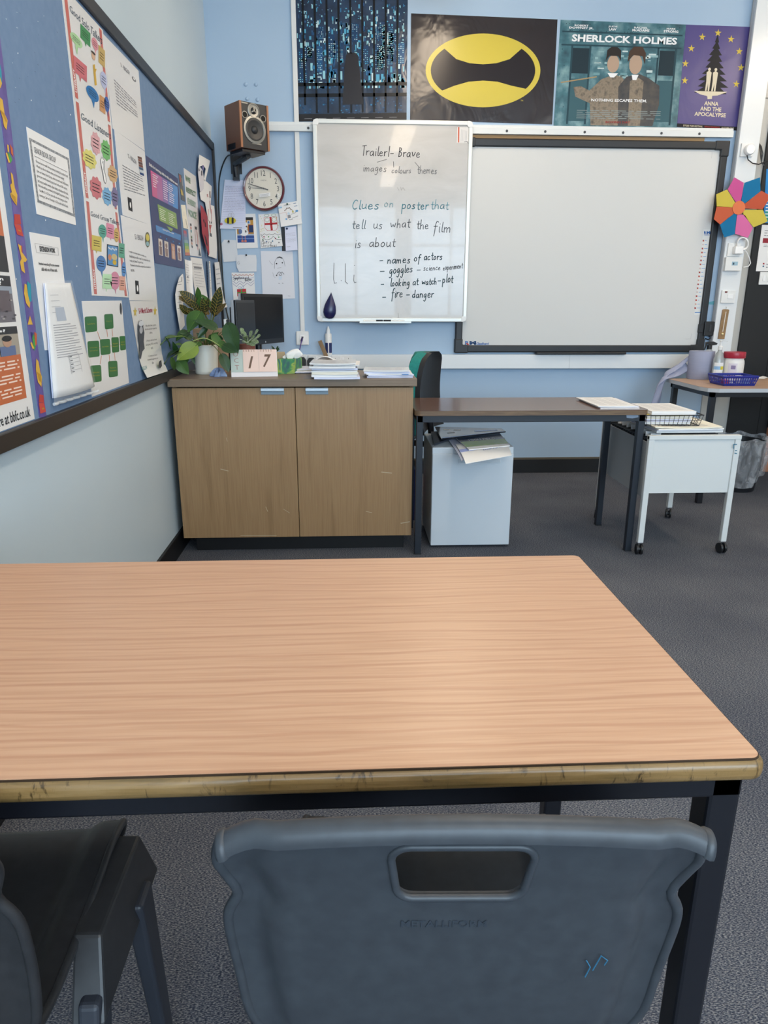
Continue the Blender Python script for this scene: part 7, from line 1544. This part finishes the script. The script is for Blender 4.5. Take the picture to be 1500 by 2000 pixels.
def leaf(parent, base, tip, w, k, heart=True, fold=.25, droop=.0, tilt=(0, -.6, .5), veins=0, stem=None, nm='leaf'):
    base = Vector(base); tip = Vector(tip); ax = tip - base; L_ = ax.length; t_ = ax.normalized(); n = Vector(tilt).normalized(); n = (n - t_ * n.dot(t_)).normalized(); s_ = t_.cross(n)
    def W_(v):
        if heart: return w * .5 * (math.sin(math.pi * min(1, v * 1.0) ** .62) ** .85 if v > 0 else 0)
        return w * .5 * math.sin(math.pi * v ** .85) ** .75
    back = -.13 * L_ if heart else 0
    def fn(u, v):
        a = 2 * u - 1; ww = W_(min(max(v, .001), .999)); y = v * L_ + (back * (a * a) * max(0, 1 - v * 3.2) if heart else 0)
        return base + t_ * y + s_ * (a * ww) + n * (abs(a) * ww * fold - droop * L_ * (v * v) + .02 * L_ * math.sin(v * 7) * a)
    b = MB(); b.grid(fn, 8, 12, LF[k]); 
    vm = VEIN[k]
    b.tube([fn(.5, v / 8) + n * .0006 for v in range(9)], [max(.0003, w * .018 * (1 - v / 9)) for v in range(9)], vm, 5)
    if veins:
        for i in range(1, veins):
            v = i / veins * .9
            for sd in (0.06, .94): b.tube([fn(.5, v) + n * .0008, fn((.5 + sd) / 2, v + .07) + n * .0011, fn(sd, v + .11) + n * .001], w * .012, vm, 4)
        b.tube([fn(.02, v / 10) for v in range(1, 10)], w * .012, vm, 4); b.tube([fn(.98, v / 10) for v in range(1, 10)], w * .012, vm, 4)
    o = b.build(nm, parent, smooth=70, solid=0); return o
def stem(parent, pts, r, m_, nm='stem'):
    P2 = []; pts = [Vector(p) for p in pts]
    for i in range(len(pts) - 1):
        p0, p1, p2, p3 = pts[max(i - 1, 0)], pts[i], pts[i + 1], pts[min(i + 2, len(pts) - 1)]
        for k in range(5):
            s_ = k / 5; P2.append(0.5 * ((2 * p1) + (p2 - p0) * s_ + (2 * p0 - 5 * p1 + 4 * p2 - p3) * s_ ** 2 + (3 * p1 - p0 - 3 * p2 + p3) * s_ ** 3))
    P2.append(pts[-1]); b = MB(); b.tube(P2, r, m_, 6); b.build(nm, parent, smooth=60)
STEMG = C('6a7f3f')
def off_wall(px, py, Y):      # leaves keep clear of the notice board
    p = onY(px, py, Y)
    return p if p.x > -.80 else onY(px, py, Y * .80 / -p.x)
top = Vector((px_, py_, CTZ + ph_))
for (bx_, by_, tx, ty, wpx, k, Y0, Y1, fold, tl) in (
    (381, 676, 345, 702.5, 33, 'l', 3.40, 3.36, .12, (.25, -.8, .5)), (390, 612, 366, 647, 36, 'm', 3.50, 3.45, .2, (-.2, -.7, .6)), (421, 640, 378, 623, 25, 'd', 3.44, 3.42, .18, (.1, -.6, .8)),
    (343, 657, 312, 663, 13, 'm', 3.46, 3.44, .3, (0, -.5, .8)), (366, 648, 343, 664, 20, 'd', 3.50, 3.47, .3, (0, -.6, .7)), (348, 682, 315, 702, 17, 'd', 3.42, 3.39, .2, (-.3, -.7, .5)),
    (334, 701, 344, 725, 13, 'm', 3.40, 3.38, .2, (.4, -.8, .3)), (349, 706, 368, 731, 24, 'm', 3.39, 3.37, .15, (-.2, -.8, .4)), (446, 636, 463.5, 690, 32, 'd', 3.42, 3.38, .15, (-.25, -.8, .45)),
    (437, 676, 460, 688, 20, 'd', 3.40, 3.37, .25, (-.2, -.8, .5)), (434, 694, 447, 727, 20, 'd', 3.40, 3.38, .2, (.3, -.9, .2)), (417, 655, 433, 680, 16, 'm', 3.44, 3.42, .25, (.1, -.8, .5)),
    (403, 641, 386, 659.5, 11, 'd', 3.45, 3.43, .3, (.2, -.8, .4)), (323, 660, 337, 681, 7, 'd', 3.45, 3.43, .4, (.5, -.7, .3)), (345, 690, 338, 668, 11, 'd', 3.46, 3.45, .3, (.2, -.8, .3)), (372, 690, 381, 712, 9, 'd', 3.42, 3.41, .3, (.3, -.8, .3)), (430, 668, 444, 686, 15, 'm', 3.43, 3.40, .25, (0, -.8, .5)), (398, 664, 384, 650, 13, 'd', 3.47, 3.46, .25, (0, -.7, .6)), (408, 668, 426, 648, 15, 'm', 3.48, 3.46, .25, (.2, -.7, .6)), (392, 672, 371, 676, 14, 'm', 3.45, 3.42, .25, (-.2, -.7, .6)), (420, 660, 436, 662, 14, 'd', 3.47, 3.44, .25, (.2, -.7, .6)), (372, 662, 352, 650, 15, 'd', 3.48, 3.47, .3, (0, -.6, .7)), (360, 676, 340, 672, 14, 'm', 3.46, 3.44, .3, (0, -.6, .7)), (356, 690, 330, 690, 15, 'd', 3.43, 3.41, .25, (-.2, -.7, .5)), (366, 700, 352, 716, 13, 'm', 3.42, 3.40, .25, (-.2, -.8, .4)), (437, 650, 452, 656, 16, 'm', 3.45, 3.42, .25, (0, -.7, .6)), (402, 626, 388, 640, 16, 'd', 3.50, 3.47, .25, (0, -.7, .6))):
    bp, tp = off_wall(bx_, by_, Y0), off_wall(tx, ty, Y1); wm = wpx / FPX * bp.y
    leaf(t, bp, tp, wm, k, True, fold, .08, tl)
    mid = bp.lerp(top, .5) + Vector((0, 0, .02 if bp.z < top.z + .05 else -.01)); stem(t, [top + Vector(((bp.x - top.x) * .3, 0, -.015)), mid, bp], .0016, STEMG)
stem(t, [onY(428, 675, 3.41), onY(412, 665, 3.40), onY(396, 660.5, 3.39), onY(377, 666, 3.38)], .0028, C('93a060'), 'vine')
# croton in a wooden planter behind it
qz = onY(400, 641, 3.64).z; wx0_, wx1_ = onY(377, 655, 3.60).x, onY(436, 655, 3.60).x
t = thing('croton_plant', 'croton with yellow-veined dark leaves in a pale wooden planter behind the white pot', 'plant', ((wx0_ + wx1_) / 2, 3.66, CTZ))
b = MB(); PLK = wood('planter_pine', 'a98d70', '937a5f', 'b89c80', 'X', .6, 1.4)
for k in range(3):
    z0 = CTZ + (qz - CTZ) * k / 3; z1_ = CTZ + (qz - CTZ) * (k + 1) / 3 - .002; b.box(wx0_, wx1_, 3.60, 3.612, z0, z1_, PLK); b.box(wx0_, wx1_, 3.718, 3.73, z0, z1_, PLK); b.box(wx0_, wx0_ + .012, 3.612, 3.718, z0, z1_, PLK); b.box(wx1_ - .012, wx1_, 3.612, 3.718, z0, z1_, PLK)
b.box(wx0_ + .005, wx1_ - .005, 3.605, 3.725, CTZ, CTZ + .01, PLK); b.build('planter', t, bevel=.0015)
b = MB(); b.box(wx0_ + .012, wx1_ - .012, 3.612, 3.718, CTZ + .01, qz - .012, SOIL); b.build('soil', t)
cb = Vector(((wx0_ + wx1_) / 2, 3.66, qz - .02))
for (bx_, by_, tx, ty, wpx, k, hv, fold) in ((385, 594, 351, 568.5, 20, 'k', 8, .15), (418, 619, 430, 560, 21, 'k', 9, .12), (377, 594, 341, 577, 10, 'b', 6, .3), (369, 613, 349, 595, 14, 'k', 7, .2), (389, 588, 386, 560.5, 11, 'm', 0, .25), (413, 600, 393, 575, 12, 'm', 0, .3), (418, 615, 442, 592, 11, 'b', 6, .3), (402, 616, 396, 581, 15, 'k', 7, .2), (384, 600, 357, 586, 13, 'k', 6, .2), (392, 610, 372, 588, 15, 'k', 6, .2), (400, 612, 407, 582, 11, 'k', 5, .2), (388, 606, 392, 578, 12, 'm', 0, .2), (380, 612, 362, 604, 12, 'k', 5, .2)):
    bp, tp = onY(bx_, by_, 3.64), onY(tx, ty, 3.60); leaf(t, bp, tp, wpx / FPX * 3.62, k, False, fold, .02, (.1, -.8, .35), hv)
    stem(t, [cb, cb.lerp(bp, .6) + Vector((0, .01, .01)), bp], .0022, C('6f7a3a'))
rd = random.Random(8); c_ = onY(407.5, 607, 3.58)
for i in range(9): a = rd.uniform(0, 6.28); leaf(t, c_ + Vector((.004 * math.cos(a), .004, .004 * math.sin(a))), c_ + Vector((.02 * math.cos(a), -.012, .02 * math.sin(a))), .016, 'b', False, .5, .1, (math.cos(a), -.5, math.sin(a)), 0, None, 'dry_petal')
# small white case standing behind the planter
a, c = onY(436.5, 623.5, 3.84), onY(448, 640, 3.84); t = thing('web_camera', 'small white and black upright case behind the wooden planter', 'device', ((a.x + c.x) / 2, 3.86, DZ))
b = MB(); b.box(a.x, a.x + (c.x - a.x) * .45, 3.84, 3.88, DZ, a.z, WHITEP); b.build('white_side', t, bevel=.002); b = MB(); b.box(a.x + (c.x - a.x) * .45, c.x, 3.842, 3.88, DZ, a.z - .002, BLACKP); b.build('black_front', t, bevel=.002)
# fittonia
fp_ = onY(484, 690, 3.54); t = thing('fittonia_plant', 'small white-veined fittonia in a terracotta pot behind the flip calendar', 'plant', (fp_.x, 3.54, CTZ))
TERR = mat('terracotta', '7a4434', .7); ft = onY(484, 673, 3.49).z - CTZ
b = MB(); b.lathe([(.026, 0), (.034, ft * .75), (.037, ft * .76), (.038, ft), (.033, ft - .003), (.032, ft - .01)], (fp_.x, 3.54, CTZ), TERR, 28); b.build('pot', t, smooth=40)
cb = Vector((fp_.x, 3.54, CTZ + ft))
for (tx, ty, w) in ((470, 641, 12), (469, 652, 12), (492, 646, 12), (504, 644.5, 12), (508, 655, 12), (505, 668, 13), (478, 656, 12), (484, 660, 13), (490, 663, 13), (497, 656, 12), (474, 668, 11), (487, 673, 11), (498, 674, 10), (480, 668, 12), (468, 662, 10), (493, 669, 11), (476, 647, 10), (500, 662, 12)):
    tp = onY(tx, ty, 3.47 + rd.uniform(-.02, .05)); d = (tp - cb); bp = cb + d * .55 + Vector((0, 0, .004)); bp = tp + (bp - tp).normalized() * .036
    leaf(t, bp, tp, w / FPX * 3.5, 'p', False, .15, .1, (rd.uniform(-.3, .3), -.7, .7), 4); stem(t, [cb - Vector((0, 0, .01)), cb.lerp(bp, .6), bp], .0012, STEMG)
# books behind the calendar
z = CTZ
for k, (x0, x1, cl, hgt) in enumerate(((500, 536, '2f5f5f', .034), (498, 535, '39544a', .034), (503, 533, '8a8378', .012))):
    a, c = onY(x0, 690, 3.56), onY(x1, 690, 3.56); t = thing('book', ('dark teal book lying at the bottom behind the calendar', 'green book lying second behind the calendar', 'thin grey book topmost behind the calendar')[k], 'book', ((a.x + c.x) / 2, 3.6, z), None)
    b = MB(); b.box(a.x, c.x, 3.53, 3.68, z, z + .003, C(cl)); b.box(a.x, c.x, 3.53, 3.68, z + hgt - .003, z + hgt, C(cl)); b.box(a.x, a.x + .003, 3.53, 3.68, z, z + hgt, C(cl)); b.build('cover', t); b = MB(); b.box(a.x + .003, c.x - .004, 3.534, 3.676, z + .003, z + hgt - .003, PAPERC); b.build('pages', t); z += hgt + .0004
# wooden and brown things right of the books
for (x0, x1, y0, y1, cl, lb, nm) in ((536, 556, 687.5, 692, 'b09a78', 'pale wooden clothes-peg-like block beside the tissue box', 'wooden_block'),):
    a, c = onY(x0, y0, 3.66), onY(x1, y1, 3.66); b = MB(); b.box(a.x, c.x, 3.64, 3.68, CTZ, a.z, C(cl)); tag(b.build(nm, bevel=.003), lb, 'block')
a = onY(544, 693, 3.63); b = MB(); b.ball(Vector((a.x, 3.615, CTZ + .03)), (.03, .014, .03), C('5f4a3a'), 16); tag(b.build('brown_ornament', smooth=60), 'round brown ornament between calendar and tissue box', 'ornament')
a = onY(537, 682, 3.70); t = thing('small_succulent', 'tiny dark green spiky plant behind the books', 'plant', (a.x, 3.72, CTZ)); b = MB(); b.lathe([(.02, 0), (.024, a.z - CTZ - .02)], (a.x, 3.72, CTZ), TERR, 16); b.build('pot', t)
for i in range(12): an = i / 12 * 6.28; c_ = Vector((a.x, 3.72, a.z - .02)); leaf(t, c_, c_ + Vector((.024 * math.cos(an), .024 * math.sin(an), .02 + .008 * (i % 3))), .011, 'd', False, .3, 0, (0, -.3, 1), 0)
# flip calendar
b_l, b_r = onZ(452, 736.4, CTZ), onZ(542.8, 735, CTZ); d = (b_r - b_l).normalized(); bkv = Vector((-d.y, d.x, 0)); w = (b_r - b_l).length
tl = onY(457, 684, b_l.y + .035); hC = tl.z - CTZ; dep = .075
t = thing('flip_calendar', 'pink and white desk flip calendar reading OCT 17 on the cabinet', 'calendar', b_l.lerp(b_r, .5) + bkv * .05)
WC = mat('calendar_board', 'e2dcdb', .6); PK = mat('calendar_pink', 'e3c6b8', .35); GRN = mat('calendar_sage', 'b3bfb6', .5); BRN = C('6e5546')
b = MB(); lip = hC * .16
b.prism([b_l, b_l + Vector((0, 0, .004)), b_l + bkv * (dep) + Vector((0, 0, .004)), b_l + bkv * dep], b_r - b_l, WC)
b.prism([b_l, b_l + bkv * .003, b_l + bkv * .010 + Vector((0, 0, lip)), b_l + bkv * .007 + Vector((0, 0, lip))], b_r - b_l, WC)
apex = bkv * dep * .55 + Vector((0, 0, hC))
b.prism([b_l, b_l + bkv * .0025, b_l + apex + bkv * .0025, b_l + apex], b_r - b_l, WC); b.prism([b_l + bkv * dep, b_l + bkv * (dep - .0025), b_l + apex - bkv * .0025 + bkv * .0025, b_l + apex + bkv * .003], b_r - b_l, WC); b.build('stand', t)
fn_ = Vector((0, 0, 0)); face = lambda u, v, k=0.0: b_l + (b_r - b_l) * u + apex * v - (bkv * hC - Vector((0, 0, dep * .55))).normalized() * (.001 + k)
def card(u0, u1, m_, txt, tq, tm, nm, k0, shear=0.0, vertical=False):
    b = MB(); cf_ = lambda u, v, kk=0: face(u0 + (u1 - u0) * u, .17 + .84 * (1 - v), k0 + kk + .006 * max(0, v - .4) ** 2 * (0 if vertical else 1)); b.grid(lambda u, v: cf_(u, v), 5, 8, m_); b.grid(lambda u, v: cf_(u, v, -.0008), 5, 8, m_); o = b.build(nm, t, smooth=40)
    b = MB()
    for s_, (a0, c0, a1, c1) in zip(txt, tq):
        vs, fs, _, _ = text_geo(s_, -.004 if vertical else .02, shear); b.add([cf_(a0 + (a1 - a0) * u, c0 + (c1 - c0) * v, .0005) for u, v in vs], fs, tm)
    b.build('printed_figure', o)
card(.0, .265, GRN, 'OCT', [(.22, .1, .62, .3), (.28, .38, .64, .58), (.32, .68, .66, .88)], C('a5837c'), 'month_card', 0, 0, True)
card(.265, .60, PK, '1', [(.32, .30, .66, .84)], BRN, 'tens_card', .002, .3); card(.605, .99, PK, '7', [(.22, .22, .70, .80)], BRN, 'units_card', .002, .3)
for u0 in (.29, .66):
    for k in range(5):
        p = face(u0 + .055 * k, .97, .0045); b = MB(); R_ = Matrix.Rotation(0, 3, 'X'); pts = [p + (bkv * math.cos(a) + Vector((0, 0, math.sin(a)))) * .006 + bkv * .003 for a in [x * .63 for x in range(9)]]; b.tube(pts, .0011, C('b89a86', .3), 5); b.build('wire_loop', t)
# crumpled blue cloth
CL = noisy('blue_cloth', [(.3, '5a6f9a'), (.7, '9fb0cc')], 30, rough=.9, bmp=.5, bdist=.004); c_ = onZ(437, 729, CTZ); c_ = Vector((c_.x, 3.46, CTZ)); b = MB()
def cloth(u, v): th = math.pi * v / 2; r = .036 * (1 + .25 * math.sin(5 * u * 6.28 + 4 * v) + .15 * math.sin(9 * u * 6.28)); return c_ + Vector((r * math.sin(th) * math.cos(u * 6.28), r * math.sin(th) * math.sin(u * 6.28), .03 * math.cos(th) * (1 + .35 * math.sin(7 * u * 6.28 + 6 * v)) + .0005))
b.grid(cloth, 40, 10, CL); tag(b.build('blue_cloth', smooth=50), 'crumpled blue cloth between the white pot and the calendar', 'cloth')
# tissue box
TB = mat('tissue_box_print', rough=.35); nt, N, Lk, b_ = nodes_of(TB); f = noise(nt, tex_coord(nt, (1, 1, .8)), 11, 2, .5, 1.2)
Lk.new(ramp(nt, f, [(.36, '1f5a50'), (.47, '2f8a3f'), (.54, 'a3b83a'), (.62, '2f6a5a')]), b_.inputs['Base Color'])
a, c = onZ(541, 724, CTZ), onZ(575, 723, CTZ); yb_ = 3.56; a = onY(541, 715, yb_); c = onY(575, 715, yb_); dd = onY(590, 715, 3.68); hz_ = onY(558, 701.5, yb_).z - CTZ
t = thing('tissue_box', 'green patterned tissue box with a white tissue pulled up', 'tissue box', ((a.x + c.x) / 2, 3.62, CTZ))
P4 = [Vector((a.x, yb_, CTZ)), Vector((c.x, yb_ + .004, CTZ)), Vector((dd.x, 3.68, CTZ)), Vector((a.x + (dd.x - c.x), 3.676, CTZ))]
b = MB(); b.prism(P4, (0, 0, hz_), TB); b.build('carton', t, bevel=.001)
TISS = mat('tissue_white', 'eceae6', .9); ct = (P4[0] + P4[1] + P4[2] + P4[3]) / 4 + Vector((.005, 0, hz_)); b = MB()
tip = onY(580, 681, 3.62)
def tis(u, v): q = ct.lerp(tip, v); r = .032 * (1 - v) ** .6 + .011 * math.sin(v * 3.1) + .003; a_ = u * 6.28; return q + Vector((r * math.cos(a_) * (1 + .3 * math.sin(3 * a_ + 5 * v)), r * .5 * math.sin(a_), .006 * math.sin(5 * a_) * (1 - v)))
b.grid(tis, 30, 12, TISS); b.build('tissue', t, smooth=60)
# paper piles
stack('paper_stack', 'low pile of papers with curling corners between calendar and taller pile', 'papers', -.36, -.17, 3.58, 3.76, CTZ + .0005, 5, .0045, 31, jit=.02)
a = onY(640, 704, 3.62); b = MB(); P_ = lambda u, v: Vector((-.20 + .13 * u + .02 * v, 3.60 + .12 * v, CTZ + .025 + .055 * math.sin(u * 2.4) * (1 - .4 * v) + .006 * math.sin(v * 9)))
stack('paper_stack', 'tallest pile of exam papers with a pink tab, hanging over the cabinet edge', 'papers', -.165, .045, 3.292, 3.53, CTZ + .0005, 8, .0075, 33, jit=.014, tabs={5: (.03, 'e89ab0')}, mats=[PAPERL, PAPER, PAPERC, PAPER, PAPERL, PAPER, PAPER, PAPERG])
b = MB(); b.grid(P_, 12, 8, PAPER); 
tag(b.build('curled_sheet', smooth=60, solid=.001), 'single white sheet curling up behind the tallest paper pile', 'paper')
stack('paper_stack', 'flat pile of lilac-edged papers at the right end of the cabinet', 'papers', .085, .30, 3.345, 3.52, CTZ + .0005, 5, .0055, 35, jit=.008, tabs={2: (.06, '3f7fc0')}, mats=[PAPERL, PAPERL, PAPER, PAPERL, PAPERG])
# glue tube on the trunking and ruler leaning against it
a, c = onY(642, 692, YB - .025), onY(642, 637, YB - .025); zb = .8535; t = thing('glue_tube', 'white nozzle glue tube with a navy label standing on the trunking', 'tube', (a.x, YB - .025, zb)); hh = c.z - zb
b = MB(); b.lathe([(.0215, 0), (.0225, .004), (.0225, hh * .72), (.019, hh * .745)], (a.x, YB - .025, zb), WHITEP, 24); b.build('tube_body', t, smooth=40); b = MB(); b.lathe([(.0135, hh * .74), (.012, hh * .85), (.005, hh * .97), (.003, hh)], (a.x, YB - .025, zb), WHITEI, 18); b.build('nozzle', t, smooth=40)
b = MB(); NV = C('2b3562')
for k in range(9):
    if k in (4,): continue
    a0, a1 = [math.radians(195 + 17 * (k + d_)) for d_ in (0, 1)]; b.poly([(a.x + .023 * math.cos(q), YB - .025 + .023 * math.sin(q), zb + z) for q, z in ((a0, .012), (a1, .012), (a1, hh * .42), (a0, hh * .42))], NV)
for z in (.5, .55, .6): b.poly([(a.x + .0231 * math.cos(q), YB - .025 + .0231 * math.sin(q), zb + hh * zz) for q, zz in ((5.0, z), (5.6, z), (5.6, z + .012), (5.0, z + .012))], INKL)
b.build('tube_label', t)
p0, p1 = onY(624.5, 665.5, YB - .07), onY(650, 727, YB - .10); dv = (p1 - p0); p1 = p0 + dv * ((p0.z - DZ) / -dv.z); b = MB(); b.bar(p0, p1, .027, .006, noisy('ruler_wood', [(.3, '7a6244'), (.7, '8f7654')], 12, (1, 1, .2)), up=(0, -1, 0)); tag(b.build('wooden_ruler', bevel=.001), 'brown wooden ruler leaning in front of the glue tube', 'ruler')
